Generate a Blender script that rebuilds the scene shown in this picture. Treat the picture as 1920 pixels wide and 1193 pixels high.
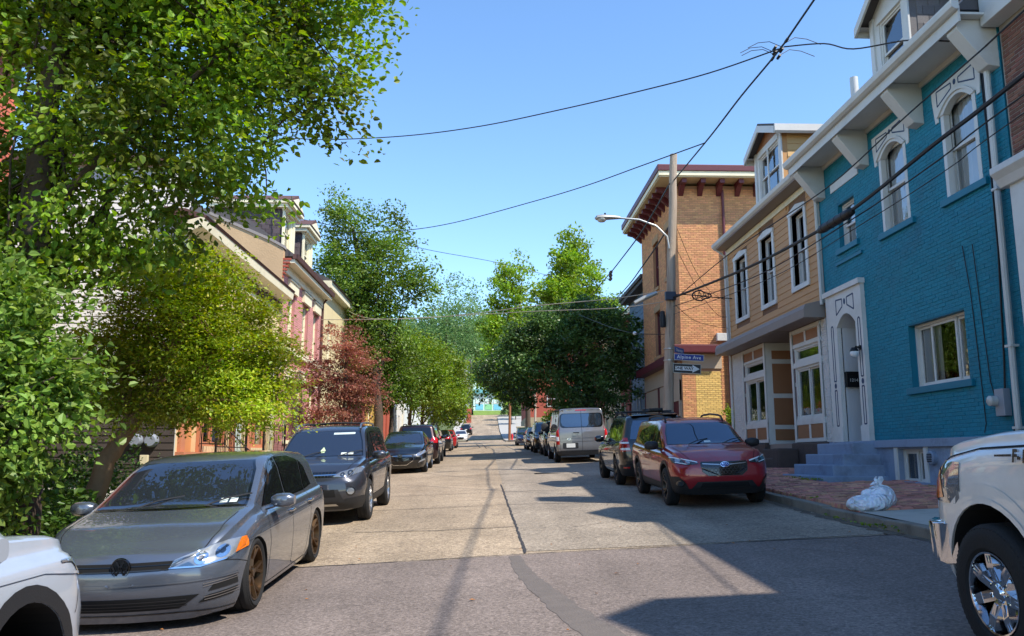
import bpy, bmesh, math, random
import numpy as np
from mathutils import Vector, Matrix
R = math.radians
random.seed(7); rng = np.random.default_rng(11)
scene = bpy.context.scene
COL = scene.collection
for o in list(bpy.data.objects): bpy.data.objects.remove(o)

# ---------------------------------------------------------------- camera
cam_d = bpy.data.cameras.new('camera'); cam = bpy.data.objects.new('camera', cam_d); COL.objects.link(cam)
cam.location = (0, 0, 1.66); cam.rotation_euler = (R(90 + 9.468), 0, R(-1.822))
cam_d.sensor_fit = 'HORIZONTAL'; cam_d.sensor_width = 36; cam_d.lens = 1550 / 1920 * 36
cam_d.clip_start = .05; cam_d.clip_end = 4000
scene.camera = cam
CAM = Vector(cam.location)

# ---------------------------------------------------------------- sky and sun
SUN = Vector((.645, -.48, 1.0)).normalized()          # direction towards the sun
world = bpy.data.worlds.new('World'); scene.world = world; world.use_nodes = True
wn = world.node_tree.nodes; wl = world.node_tree.links
sky = wn.new('ShaderNodeTexSky'); sky.sky_type = 'NISHITA'; sky.sun_disc = False
sky.sun_elevation = math.asin(SUN.z); sky.sun_rotation = math.atan2(SUN.x, SUN.y)
sky.air_density = 1.0; sky.dust_density = .0; sky.ozone_density = 3.0; sky.altitude = 250
bg = wn['Background']; bg.inputs['Strength'].default_value = .15
hs_ = wn.new('ShaderNodeHueSaturation'); hs_.inputs['Saturation'].default_value = 1.1; wl.new(sky.outputs['Color'], hs_.inputs['Color']); wl.new(hs_.outputs[0], bg.inputs['Color'])
sun_d = bpy.data.lights.new('sun', 'SUN'); sun_d.energy = 3.2; sun_d.angle = R(.53); sun_d.color = (1, .93, .82)
sun = bpy.data.objects.new('sun', sun_d); COL.objects.link(sun)
sun.rotation_euler = (-SUN).to_track_quat('-Z', 'Y').to_euler(); sun.location = (30, -30, 60)
vs = scene.view_settings
vs.view_transform = 'Standard'; vs.look = 'None'; vs.exposure = 1.08; vs.gamma = 1; vs.use_curve_mapping = False
cy = scene.cycles
cy.use_denoising = True; cy.max_bounces = 5; cy.diffuse_bounces = 2; cy.glossy_bounces = 3
cy.transmission_bounces = 3; cy.transparent_max_bounces = 6; cy.caustics_reflective = False; cy.caustics_refractive = False

# ---------------------------------------------------------------- helpers
def srgb(*c):
    if len(c) == 1: c = c[0]
    return tuple(((x / 255) / 12.92 if x / 255 <= .04045 else ((x / 255 + .055) / 1.055) ** 2.4) for x in c) + (1,)

MATS = {}
def mat(name, col, rough=.6, metal=0., var=.12, scale=3., bump=0., bscale=60., spec=.5, coat=0., tone=0., hue=0., dirt=None, dscale=.8, coatr=.03):
    """Procedural Principled material: base colour broken up by noise, optional fine bump, per-piece tone and dirt."""
    if name in MATS: return MATS[name]
    m = bpy.data.materials.new(name); m.use_nodes = True; MATS[name] = m
    n = m.node_tree.nodes; l = m.node_tree.links; b = n['Principled BSDF']
    c = srgb(col)
    tc = n.new('ShaderNodeTexCoord')
    def math_(op, a, bb):
        q = n.new('ShaderNodeMath'); q.operation = op
        for i, x in enumerate((a, bb)):
            if isinstance(x, (int, float)): q.inputs[i].default_value = x
            else: l.new(x, q.inputs[i])
        return q.outputs[0]
    out = None
    val = None
    if var > 0:
        nz = n.new('ShaderNodeTexNoise'); nz.inputs['Scale'].default_value = scale; nz.inputs['Detail'].default_value = 5
        l.new(tc.outputs['Object'], nz.inputs['Vector'])
        val = math_('ADD', math_('MULTIPLY', nz.outputs['Fac'], 2 * var), 1 - var)
    if tone > 0:
        at = n.new('ShaderNodeAttribute'); at.attribute_name = 'tone'
        oi = n.new('ShaderNodeObjectInfo')
        fr = math_('FRACT', math_('ADD', at.outputs['Fac'], oi.outputs['Random']), 0)
        tv = math_('ADD', math_('MULTIPLY', fr, 2 * tone), 1 - tone)
        val = tv if val is None else math_('MULTIPLY', val, tv)
    hsv = n.new('ShaderNodeHueSaturation'); hsv.inputs['Color'].default_value = c
    if val is not None: l.new(val, hsv.inputs['Value'])
    if hue > 0 and tone > 0:
        f2 = math_('FRACT', math_('MULTIPLY', fr, 7.31), 0)
        l.new(math_('ADD', math_('MULTIPLY', f2, 2 * hue), .5 - hue), hsv.inputs['Hue'])
    col_out = hsv.outputs['Color']
    if dirt:
        dn = n.new('ShaderNodeTexNoise'); dn.inputs['Scale'].default_value = dscale; dn.inputs['Detail'].default_value = 8; dn.inputs['Roughness'].default_value = .7
        l.new(tc.outputs['Object'], dn.inputs['Vector'])
        rp = n.new('ShaderNodeValToRGB'); rp.color_ramp.elements[0].position = .5; rp.color_ramp.elements[1].position = .72
        l.new(dn.outputs['Fac'], rp.inputs[0])
        mx = n.new('ShaderNodeMixRGB'); mx.inputs[2].default_value = srgb(dirt[:3]); l.new(math_('MULTIPLY', rp.outputs[0], dirt[3]), mx.inputs[0]); l.new(col_out, mx.inputs[1])
        col_out = mx.outputs[0]
    l.new(col_out, b.inputs['Base Color'])
    b.inputs['Roughness'].default_value = rough; b.inputs['Metallic'].default_value = metal
    b.inputs['Specular IOR Level'].default_value = spec
    if coat: b.inputs['Coat Weight'].default_value = coat; b.inputs['Coat Roughness'].default_value = coatr
    if bump > 0:
        bn = n.new('ShaderNodeTexNoise'); bn.inputs['Scale'].default_value = bscale; bn.inputs['Detail'].default_value = 4
        l.new(tc.outputs['Object'], bn.inputs['Vector'])
        bp = n.new('ShaderNodeBump'); bp.inputs['Strength'].default_value = bump; bp.inputs['Distance'].default_value = .02
        l.new(bn.outputs['Fac'], bp.inputs['Height']); l.new(bp.outputs['Normal'], b.inputs['Normal'])
    return m

def tag(o, label=None, cat=None, group=None, kind=None):
    if label: o['label'] = label
    if cat: o['category'] = cat
    if group: o['group'] = group
    if kind: o['kind'] = kind
    return o
def thing(name, label, cat, loc=(0, 0, 0), group=None):
    o = bpy.data.objects.new(name, None); COL.objects.link(o); o.location = loc; o.empty_display_size = .3
    return tag(o, label, cat, group)
def attach(o, parent, world=True):
    """Parent o; when its mesh holds world coordinates and the parent is a thing's root, undo the root's offset."""
    o.parent = parent
    if world and parent.parent is None: o.matrix_parent_inverse = parent.matrix_basis.inverted()
    return o
def fastmesh(name, v, f, smooth=False, tone=None):
    v = np.asarray(v, np.float32); f = np.asarray(f, np.int32); k = f.shape[1]
    me = bpy.data.meshes.new(name)
    me.vertices.add(len(v)); me.vertices.foreach_set('co', v.ravel())
    me.loops.add(f.size); me.loops.foreach_set('vertex_index', f.ravel())
    me.polygons.add(len(f)); me.polygons.foreach_set('loop_start', np.arange(0, f.size, k, dtype=np.int32))
    me.polygons.foreach_set('use_smooth', np.full(len(f), smooth))
    if tone is not None:
        a = me.attributes.new('tone', 'FLOAT', 'FACE'); a.data.foreach_set('value', np.asarray(tone, np.float32))
    me.update(calc_edges=True)
    return me
def link(name, me, m, parent=None, world=True):
    o = bpy.data.objects.new(name, me); COL.objects.link(o)
    if m is not None:
        for x in (m if isinstance(m, (list, tuple)) else [m]): me.materials.append(x)
    if parent is not None: attach(o, parent, world)
    return o

class MB:
    """Collects shapes into one mesh."""
    def __init__(s): s.v = []; s.f = []; s.m = []
    def add(s, vs_, fs, m=0):
        o = len(s.v); s.v += [tuple(p) for p in vs_]; s.f += [[i + o for i in f] for f in fs]; s.m += [m] * len(fs); return s
    def hexa(s, p, m=0):
        return s.add(p, [(0, 3, 2, 1), (4, 5, 6, 7), (0, 1, 5, 4), (1, 2, 6, 5), (2, 3, 7, 6), (3, 0, 4, 7)], m)
    def box(s, x0, x1, y0, y1, z0, z1, m=0):
        return s.hexa([(x0, y0, z0), (x1, y0, z0), (x1, y1, z0), (x0, y1, z0), (x0, y0, z1), (x1, y0, z1), (x1, y1, z1), (x0, y1, z1)], m)
    def quad(s, a, b, c, d, m=0): return s.add([a, b, c, d], [(0, 1, 2, 3)], m)
    def prism(s, bottom, top, m=0):
        n = len(bottom)
        return s.add(list(bottom) + list(top), [tuple(range(n))[::-1], tuple(range(n, 2 * n))] + [(i, (i + 1) % n, n + (i + 1) % n, n + i) for i in range(n)], m)
    def tube(s, pts, rad, n=8, m=0, cap=True):
        pts = [Vector(p) for p in pts]; k = len(pts)
        if isinstance(rad, (int, float)): rad = [rad] * k
        rings = []; ref = None
        for i, p in enumerate(pts):
            d = (pts[min(i + 1, k - 1)] - pts[max(i - 1, 0)])
            if d.length < 1e-9: d = Vector((0, 0, 1))
            d.normalize()
            if ref is None:
                ref = d.orthogonal().normalized()
            else:
                ref = ref - d * ref.dot(d)
                ref = d.orthogonal().normalized() if ref.length < 1e-6 else ref.normalized()
            b = d.cross(ref)
            rings += [p + (ref * math.cos(2 * math.pi * j / n) + b * math.sin(2 * math.pi * j / n)) * rad[i] for j in range(n)]
        fs = [(i * n + j, i * n + (j + 1) % n, (i + 1) * n + (j + 1) % n, (i + 1) * n + j) for i in range(k - 1) for j in range(n)]
        if cap: fs += [tuple(range(n))[::-1], tuple(range((k - 1) * n, k * n))]
        return s.add(rings, fs, m)
    def lathe(s, prof, o=(0, 0, 0), ax='Z', n=24, m=0, sweep=2 * math.pi):
        """prof: list of (radius, along-axis)."""
        full = sweep > 6.28; k = n if full else n + 1; vs_ = []
        for r, h in prof:
            for j in range(k):
                a = sweep * j / n; c, d = r * math.cos(a), r * math.sin(a)
                q = {'Z': (c, d, h), 'Y': (c, h, d), 'X': (h, c, d)}[ax]
                vs_.append((q[0] + o[0], q[1] + o[1], q[2] + o[2]))
        fs = [(i * k + j, i * k + (j + 1) % k, (i + 1) * k + (j + 1) % k, (i + 1) * k + j) for i in range(len(prof) - 1) for j in range(n if full else n)]
        return s.add(vs_, fs, m)
    def build(s, name, mats, parent=None, smooth=False, bevel=0, world=True, recalc=True, sharp=None):
        me = bpy.data.meshes.new(name); me.from_pydata(s.v, [], s.f)
        if isinstance(mats, bpy.types.Material): mats = [mats]
        for x in mats: me.materials.append(x)
        if len(mats) > 1: me.polygons.foreach_set('material_index', s.m)
        if recalc or bevel:
            bm = bmesh.new(); bm.from_mesh(me)
            bmesh.ops.recalc_face_normals(bm, faces=bm.faces[:])
            if bevel:
                es = [e for e in bm.edges if len(e.link_faces) == 2 and e.calc_face_angle(0) > .6]
                bmesh.ops.bevel(bm, geom=es, offset=bevel, segments=2, profile=.6, affect='EDGES', clamp_overlap=True)
            bm.to_mesh(me); bm.free()
        if smooth: me.shade_smooth(); me.set_sharp_from_angle(angle=R(sharp or 40))
        me.update()
        o = bpy.data.objects.new(name, me); COL.objects.link(o)
        if parent is not None: attach(o, parent, world)
        return o

class Fr:
    """A wall frame: a along the wall, b height, d outwards."""
    def __init__(s, o, u, n, z=(0, 0, 1)): s.o = Vector(o); s.u = Vector(u); s.n = Vector(n); s.z = Vector(z)
    def p(s, a, b, d=0): return s.o + s.u * a + s.z * b + s.n * d
    def box(s, mb, a0, a1, b0, b1, d0, d1, m=0):
        P = s.p; return mb.hexa([P(a0, b0, d0), P(a1, b0, d0), P(a1, b0, d1), P(a0, b0, d1), P(a0, b1, d0), P(a1, b1, d0), P(a1, b1, d1), P(a0, b1, d1)], m)
    def poly(s, mb, pts, d0, d1, m=0):
        return mb.prism([s.p(a, b, d0) for a, b in pts], [s.p(a, b, d1) for a, b in pts], m)
    def side(s, mb, pts, a0, a1, m=0):
        """pts: (d, b) outline extruded along the wall."""
        return mb.prism([s.p(a0, b, d) for d, b in pts], [s.p(a1, b, d) for d, b in pts], m)
    def quad(s, mb, a0, a1, b0, b1, d, m=0):
        P = s.p; q = [P(a0, b0, d), P(a1, b0, d), P(a1, b1, d), P(a0, b1, d)]
        return mb.quad(*(q if s.u.cross(s.z).dot(s.n) > 0 else q[::-1]), m)

def wall(F, a0, a1, b0, b1, ops, m, parent, name='wall', reveal=.14, rm=None):
    mb = MB()
    A = sorted({a0, a1, *[x for o in ops for x in o[:2]]}); B = sorted({b0, b1, *[x for o in ops for x in o[2:4]]})
    for i in range(len(A) - 1):
        for j in range(len(B) - 1):
            ca, cb = (A[i] + A[i + 1]) / 2, (B[j] + B[j + 1]) / 2
            if ca < a0 or ca > a1 or cb < b0 or cb > b1: continue
            if any(o[0] < ca < o[1] and o[2] < cb < o[3] for o in ops): continue
            F.quad(mb, A[i], A[i + 1], B[j], B[j + 1], 0)
    P = F.p
    for o in ops:
        r = o[4] if len(o) > 4 else reveal
        for (q, w) in (((o[0], o[2]), (o[0], o[3])), ((o[1], o[2]), (o[1], o[3])), ((o[0], o[2]), (o[1], o[2])), ((o[0], o[3]), (o[1], o[3]))):
            mb.quad(P(*q, 0), P(*w, 0), P(*w, -r), P(*q, -r), 1 if rm else 0)
    return mb.build(name, [m, rm] if rm else [m], parent, recalc=False)

def brick_rects(a0, a1, b0, b1, ops, bw=.203, bh=.057, j=.011, stagger=.5, jit=0.):
    out = []; row = 0; b = b0
    while b + bh * .6 < b1:
        t = min(b + bh, b1); segs = [(a0, a1)]
        for o in ops:
            if o[2] < t - .004 and o[3] > b + .004:
                ns = []
                for (p, q) in segs:
                    if o[1] <= p or o[0] >= q: ns.append((p, q)); continue
                    if o[0] > p: ns.append((p, o[0]))
                    if o[1] < q: ns.append((o[1], q))
                segs = ns
        off = (row % 2) * stagger * (bw + j)
        for (p, q) in segs:
            x = a0 - off + math.floor((p - a0 + off) / (bw + j)) * (bw + j)
            while x < q:
                l, r = max(x, p), min(x + bw, q)
                if r - l > .035: out.append((l, r, b, t))
                x += bw + j
        b += bh + j; row += 1
    return out

UNIT = {}
def unit_piece():
    """Unit block, back left open: x 0..1, y 0..1 (out of the wall), z 0..1 with a small chamfer."""
    if 'b' not in UNIT:
        c = .06
        v = [(0, 0, 0), (1, 0, 0), (1, 0, 1), (0, 0, 1), (0, .7, 0), (1, .7, 0), (1, .7, 1), (0, .7, 1), (c * .4, 1, c * 1.2), (1 - c * .4, 1, c * 1.2), (1 - c * .4, 1, 1 - c * 1.2), (c * .4, 1, 1 - c * 1.2)]
        f = [(8, 9, 10, 11)] + [(i, (i + 1) % 4, 4 + (i + 1) % 4, 4 + i) for i in range(4)] + [(4 + i, 4 + (i + 1) % 4, 8 + (i + 1) % 4, 8 + i) for i in range(4)]
        UNIT['b'] = (np.array(v, float), f)
    return UNIT['b']
def lay_pieces(F, rects, dep, m, parent, name='brick', rest='brick_courses', nmax=300, jd=.003, d0=-.01, key=None):
    """The nmax pieces nearest the camera as objects of their own, the rest joined; F maps (a, b, d) to the world."""
    v, f = unit_piece()
    keyf = key or (lambda r: (F.p((r[0] + r[1]) / 2, (r[2] + r[3]) / 2) - CAM).length)
    rects = sorted(rects, key=keyf)
    me = None
    R3 = Matrix((tuple(F.u), tuple(F.n), tuple(F.z))).transposed().to_4x4()
    if name not in UNIT or UNIT[name][1] is not m:
        me = bpy.data.meshes.new(name); me.from_pydata([tuple(p) for p in v], [], f); me.materials.append(m); UNIT[name] = (me, m)
    me = UNIT[name][0]
    for r in rects[:nmax]:
        o = bpy.data.objects.new(name, me); COL.objects.link(o)
        o.parent = parent
        if parent.parent is None: o.matrix_parent_inverse = parent.matrix_basis.inverted()
        T = Matrix.Translation(F.p(r[0], r[2], d0)) @ R3 @ Matrix.Diagonal((r[1] - r[0], dep - d0 + random.uniform(-jd, jd), r[3] - r[2], 1))
        o.matrix_basis = T
    rr = rects[nmax:]
    if rr:
        n = len(rr); ra = np.array([x[:4] for x in rr])
        sc = np.stack([ra[:, 1] - ra[:, 0], dep - d0 + rng.uniform(-jd, jd, n), ra[:, 3] - ra[:, 2]], 1)
        base = np.stack([ra[:, 0], np.full(n, d0), ra[:, 2]], 1)
        L = v[None] * sc[:, None] + base[:, None]
        U = np.array(F.u); N = np.array(F.n); O = np.array(F.o)
        Wd = O + L[..., 0:1] * U + L[..., 1:2] * N + L[..., 2:3] * np.array(F.z)
        fa = np.array(f)[None] + (np.arange(n) * len(v))[:, None, None]
        me2 = fastmesh(rest, Wd.reshape(-1, 3), fa.reshape(-1, 4), tone=np.repeat(rng.random(n), len(f)))
        o = link(rest, me2, m, parent); o['kind'] = 'stuff'
    return rects

def noise1(x, seed=0):
    return sum(math.sin(x * (1.3 + k * 1.7) + seed * 2.1 + k * k) / (k + 1) for k in range(4)) * .5

# ---------------------------------------------------------------- the lie of the land: the street climbs away from the camera
PY = [-80, -20, 0, 40, 80, 100, 115, 140, 170, 200, 300, 500]; PZ = [-2.9, -.74, 0, 1.48, 2.7, 3.25, 3.75, 5.6, 9.4, 14, 40, 80]
def prof(y): return float(np.interp(y, PY, PZ))
def gz(x, y): return prof(y) + (.035 + .018 * min(max((13 - y) / 9, 0), 1)) * (min(max(x, -6), 9) + 2)
XR, XL = 8.5, -7.0            # house fronts right and left
CR, CL = 5.28, -4.05          # kerb faces
# ---------------------------------------------------------------- ground, road, pavements
def asphalt(name, c1, c2, sc, patch=.5, bump=.35):
    m = bpy.data.materials.new(name); m.use_nodes = True; n = m.node_tree.nodes; l = m.node_tree.links; b = n['Principled BSDF']
    tc = n.new('ShaderNodeTexCoord')
    vo = n.new('ShaderNodeTexVoronoi'); vo.inputs['Scale'].default_value = sc; l.new(tc.outputs['Object'], vo.inputs['Vector'])
    nz = n.new('ShaderNodeTexNoise'); nz.inputs['Scale'].default_value = sc * .4; nz.inputs['Detail'].default_value = 6; nz.inputs['Roughness'].default_value = .75; l.new(tc.outputs['Object'], nz.inputs['Vector'])
    big = n.new('ShaderNodeTexNoise'); big.inputs['Scale'].default_value = .55; big.inputs['Detail'].default_value = 7; big.inputs['Roughness'].default_value = .65; l.new(tc.outputs['Object'], big.inputs['Vector'])
    mp = n.new('ShaderNodeMapping'); mp.inputs['Scale'].default_value = (1.4, .12, 1); l.new(tc.outputs['Object'], mp.inputs['Vector'])
    lane = n.new('ShaderNodeTexNoise'); lane.inputs['Scale'].default_value = .8; lane.inputs['Detail'].default_value = 4; l.new(mp.outputs[0], lane.inputs['Vector'])
    mx = n.new('ShaderNodeMixRGB'); mx.inputs[1].default_value = srgb(c1); mx.inputs[2].default_value = srgb(c2); l.new(vo.outputs['Color'], mx.inputs[0])
    def hv(colo, fac, lo, hi):
        mr = n.new('ShaderNodeMapRange'); mr.inputs[1].default_value = .3; mr.inputs[2].default_value = .7; mr.inputs[3].default_value = lo; mr.inputs[4].default_value = hi; l.new(fac, mr.inputs[0])
        h = n.new('ShaderNodeHueSaturation'); l.new(colo, h.inputs['Color']); l.new(mr.outputs[0], h.inputs['Value']); return h.outputs[0]
    c = hv(mx.outputs[0], nz.outputs['Fac'], .45, 1.55); c = hv(c, big.outputs['Fac'], 1 - patch * .45, 1 + patch * .35); c = hv(c, lane.outputs['Fac'], .8, 1.15)
    st = n.new('ShaderNodeTexNoise'); st.inputs['Scale'].default_value = 1.9; st.inputs['Detail'].default_value = 9; st.inputs['Roughness'].default_value = .72; l.new(tc.outputs['Object'], st.inputs['Vector'])
    rp = n.new('ShaderNodeValToRGB'); rp.color_ramp.elements[0].position = .57; rp.color_ramp.elements[1].position = .72; l.new(st.outputs['Fac'], rp.inputs[0])
    ms = n.new('ShaderNodeMixRGB'); ms.inputs[2].default_value = srgb(52, 48, 45); l.new(c, ms.inputs[1])
    mm = n.new('ShaderNodeMath'); mm.operation = 'MULTIPLY'; mm.inputs[1].default_value = .45; l.new(rp.outputs[0], mm.inputs[0]); l.new(mm.outputs[0], ms.inputs[0])
    l.new(ms.outputs[0], b.inputs['Base Color']); b.inputs['Roughness'].default_value = .88; b.inputs['Specular IOR Level'].default_value = .3
    bp = n.new('ShaderNodeBump'); bp.inputs['Strength'].default_value = bump; bp.inputs['Distance'].default_value = .012
    ad = n.new('ShaderNodeMath'); ad.operation = 'ADD'; l.new(vo.outputs['Distance'], ad.inputs[0]); l.new(nz.outputs['Fac'], ad.inputs[1])
    l.new(ad.outputs[0], bp.inputs['Height']); l.new(bp.outputs[0], b.inputs['Normal'])
    return m
M_old = asphalt('old_aggregate_asphalt', (136, 120, 101), (176, 157, 133), 48, .5, .6)
M_patch = asphalt('smooth_asphalt_patch', (108, 97, 90), (136, 123, 115), 70, .45, .3)
M_lane = asphalt('grey_lane_asphalt', (128, 117, 104), (166, 152, 134), 52, .55, .5)
M_tar = mat('tar', (58, 54, 52), .75, var=.3, scale=8, bump=.3)
M_conc = mat('pavement_concrete', (176, 170, 158), .85, var=.13, scale=2.2, bump=.25, bscale=90, dirt=(110, 102, 92, .5), dscale=1.3)
M_kerb = mat('kerb_stone', (132, 124, 112), .88, var=.22, scale=4, bump=.5, bscale=25, dirt=(72, 66, 58, .7), dscale=2.2)
M_soil = mat('soil_and_grass', (86, 96, 50), .95, var=.35, scale=.6, bump=.5, bscale=12, dirt=(96, 78, 56, .6), dscale=.3)
M_hill = mat('wooded_hill_ground', (58, 78, 36), .95, var=.35, scale=.05, bump=.4, bscale=3)

def sheet(name, m, x0, x1, y0, y1, dz, nx=2, step=2., kind='structure', parent=None, edge=None):
    ys = list(np.arange(y0, y1, step)) + [y1]; xs = np.linspace(x0, x1, nx + 1); mb = MB()
    vs_ = []
    for y in ys:
        for x in xs:
            xx, yy = (x, y) if edge is None else edge(x, y)
            vs_.append((xx, yy, gz(xx, yy) + dz))
    k = nx + 1
    mb.add(vs_, [(i * k + j, i * k + j + 1, (i + 1) * k + j + 1, (i + 1) * k + j) for i in range(len(ys) - 1) for j in range(nx)])
    o = mb.build(name, [m], parent, recalc=False)
    if parent is None and kind: tag(o, kind=kind)
    return o
g = MB(); gx = [-700, -300, -120, -60, -30, -12, -6, 0, 5, 9, 14, 30, 60, 120, 300, 700]; gy = list(range(-80, 300, 10)) + [340, 400, 500, 700, 1000, 1600]
def groundz(x, y):
    z = gz(x, y) - .06
    if y < 95 and (x > 9 or x < -6): z += 0
    if y > 180: z += -.0004 * max(0, abs(x) - 60) * min(y - 180, 150)
    return z
g.add([(x, y, groundz(x, y)) for y in gy for x in gx], [(i * 16 + j, i * 16 + j + 1, (i + 1) * 16 + j + 1, (i + 1) * 16 + j) for i in range(len(gy) - 1) for j in range(15)])
tag(g.build('ground', [M_soil], recalc=False), kind='structure')

road = sheet('road', M_old, CL - .02, CR + .02, -20, 96, 0, 4)
tag(road, kind='structure')
sheet('road', M_old, CL - .02, 2.35, 96, 168, 0, 3)
sheet('road', M_old, -40, 40, 168, 174, .0, 6)
sheet('side_street', M_old, CR + .02, 60, 28.6, 33.0, 0, 6)
sheet('side_street', M_old, CR + .02, 60, 86, 93, 0, 6)
# resurfacing: a smooth patch across the near road with a ragged far edge, a greyer lane on the right
def ragged(x, y):
    if y > 9.9: return x, 10.25 + .07 * x + .05 * noise1(x * 1.7, 3) + .03 * noise1(x * 6, 1) - (.12 if x < -3.4 else 0)
    return x, y
sheet('asphalt_patch', M_patch, CL, CR, -19.5, 10.3, .005, 60, 1.0, parent=road, edge=ragged)
sheet('asphalt_lane', M_lane, .47, CR, 10.55, 60, .004, 3, parent=road, edge=lambda x, y: ((x + .02 * noise1(y * 1.1, 5) if x < .6 else x), max(y, 10.3 + .07 * x + .05)))
def strip(pts, w, name, m=M_tar, dz=.009, parent=road, jag=.3):
    """A tar seam or crack: a thin ragged ribbon lying on the road."""
    mb = MB(); vs_ = []; P = []
    for (a, b) in zip(pts[:-1], pts[1:]):
        n = max(2, int(math.hypot(b[0] - a[0], b[1] - a[1]) / .12))
        P += [(a[0] + (b[0] - a[0]) * i / n, a[1] + (b[1] - a[1]) * i / n) for i in range(n)]
    P.append(pts[-1])
    for i, p in enumerate(P):
        q = P[min(i + 1, len(P) - 1)]; r = P[max(i - 1, 0)]; d = Vector((q[0] - r[0], q[1] - r[1])).normalized(); nn = (-d.y, d.x)
        ww = (w[0] + (w[1] - w[0]) * i / (len(P) - 1)) if isinstance(w, tuple) else w
        j = random.uniform(-jag, jag) * ww
        for sgn in (-1, 1):
            k = ww * (.5 + random.uniform(-jag, jag) * .6) * sgn + j
            x, y = p[0] + nn[0] * k, p[1] + nn[1] * k; vs_.append((x, y, gz(x, y) + dz))
    mb.add(vs_, [(2 * i, 2 * i + 1, 2 * i + 3, 2 * i + 2) for i in range(len(P) - 1)])
    return mb.build(name, [m], parent, recalc=False)
strip([(.42, 22.3), (.46, 16), (.50, 10.4)], .035, 'tar_seam')
strip([(CL, 10.0), (-1.7, 10.12), (.5, 10.32), (3.2, 10.48), (CR, 10.55)], .035, 'tar_seam')
M_tar2 = mat('worn_tar', (106, 97, 90), .8, var=.25, scale=9, bump=.4)
strip([(.36, 10.2), (.40, 9.2), (.52, 8.2), (.68, 7.2), (.86, 6.3), (1.0, 5.4)], (.14, .34), 'tar_streak', M_tar2, .008, jag=.06)
for yy, x0, x1 in ((13.2, -2, .5), (16.5, -2.2, 3), (19.6, -3, 4.5), (22.4, -3.4, 5), (26.5, -2, 4), (33, -3.5, 3), (41, -3.8, 2.5), (52, -3.8, 4), (66, -3.8, 4)):
    strip([(x0, yy), ((x0 + x1) / 2, yy + random.uniform(-.15, .3)), (x1, yy + random.uniform(-.2, .2))], .03 if yy < 30 else .06, 'road_crack')
strip([(-2.9, 50), (-.4, 64), (-.9, 82)], .07, 'tar_seam'); strip([(.1, 60), (-.3, 78), (-1.2, 95)], .06, 'tar_seam')
for pts in ([(-3.4, 8.6), (-2.6, 8.2), (-2.1, 8.35)], [(3.6, 9.8), (4.2, 9.0), (4.9, 8.8)], [(-1.8, 12.6), (-.9, 13.4), (.1, 13.1)], [(1.3, 12.8), (2.3, 13.5), (3.4, 13.1), (4.6, 13.9)], [(2.2, 18.6), (2.6, 17.2), (2.3, 15.9)]): strip(pts, .010, 'road_crack', jag=.5)
# dirt washed into both gutters
M_grit = mat('gutter_grit', (104, 92, 78), .95, var=.35, scale=9, bump=.5, bscale=60, dirt=(60, 52, 42, .8), dscale=3)
strip([(CR - .06, -4), (CR - .07, 12), (CR - .06, 28)], .16, 'gutter_dirt', M_grit, .011, jag=.35); strip([(CL + .06, -4), (CL + .07, 12), (CL + .06, 34)], .16, 'gutter_dirt', M_grit, .011, jag=.35)
M_iron = mat('cast_iron', (52, 49, 47), .6, .4, var=.2, scale=20, bump=.5, bscale=80)
mh = MB()
for k in range(26): mh.box(1.6, 2.35, 26.2 + k * .02, 26.212 + k * .02, gz(2, 26.4) - .01, gz(2, 26.4) + .012)
mh.box(1.55, 2.4, 26.15, 26.76, gz(2, 26.4) - .02, gz(2, 26.4) + .006)
mh.build('drain_grate', [M_iron], road)
# litter and dry leaves on the asphalt
lf = MB(); M_leafdry = mat('dry_leaf', (150, 96, 44), .8, var=.3)
for k in range(46):
    x = random.choice((random.uniform(-3.9, -1.2), random.uniform(-1, 5.1))); y = random.uniform(5, 14); r = random.uniform(.012, .035); a = random.uniform(0, 6.3); z = gz(x, y) + .014
    lf.add([(x + r * math.cos(a), y + r * math.sin(a), z), (x + .6 * r * math.cos(a + 1.6), y + .6 * r * math.sin(a + 1.6), z + .01), (x - r * math.cos(a), y - r * math.sin(a), z + .003), (x - .6 * r * math.cos(a + 1.6), y - .6 * r * math.sin(a + 1.6), z + .006)], [(0, 1, 2, 3)])
tag(lf.build('fallen_leaves', [M_leafdry], recalc=False), 'scattered dry leaves lying on the asphalt', 'leaves', kind='stuff')

# right pavement: concrete near the camera, red brick in front of the houses, granite kerb
KW = .17
def kerb(x, y0, y1, sgn, parent, h=.14):
    y = y0
    while y < y1 - .2:
        e = min(y + random.uniform(1.3, 2.3), y1); t = random.uniform(-.012, .012); mb = MB()
        xa, xb = (x, x + KW) if sgn > 0 else (x - KW, x)
        n = max(2, int((e - y) / .4)); vs_ = []
        for i in range(n + 1):
            yy = y + .006 + (e - y - .012) * i / n; w = .012 * noise1(yy * 3, x)
            f_ = w if sgn < 0 else 0; g_ = w if sgn > 0 else 0
            vs_ += [(xa + g_, yy, gz(x, yy) - .2), (xb + f_, yy, gz(x, yy) - .2), (xb + f_, yy, gz(x, yy) + h + t + .5 * w), (xa + g_, yy, gz(x, yy) + h + t + .5 * w)]
        fs = [(4 * i + j, 4 * i + (j + 1) % 4, 4 * i + 4 + (j + 1) % 4, 4 * i + 4 + j) for i in range(n) for j in range(4)] + [(0, 1, 2, 3), tuple(4 * n + q for q in range(4))]
        mb.add(vs_, fs); mb.build('kerb_stone', [M_kerb], parent, bevel=.018 if y < 40 else 0)
        y = e
pv = sheet('pavement', M_conc, CR + KW + .004, XR + .1, -20, 12.2, .135, 3, 1.0)
kerb(CR, -6, 28.4, 1, pv)
for yy in (-1, 1.6, 4.2, 6.8, 9.4): strip([(CR + KW + .02, yy), (XR, yy)], .018, 'pavement_joint', M_tar, .138, parent=pv, jag=.1)
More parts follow.
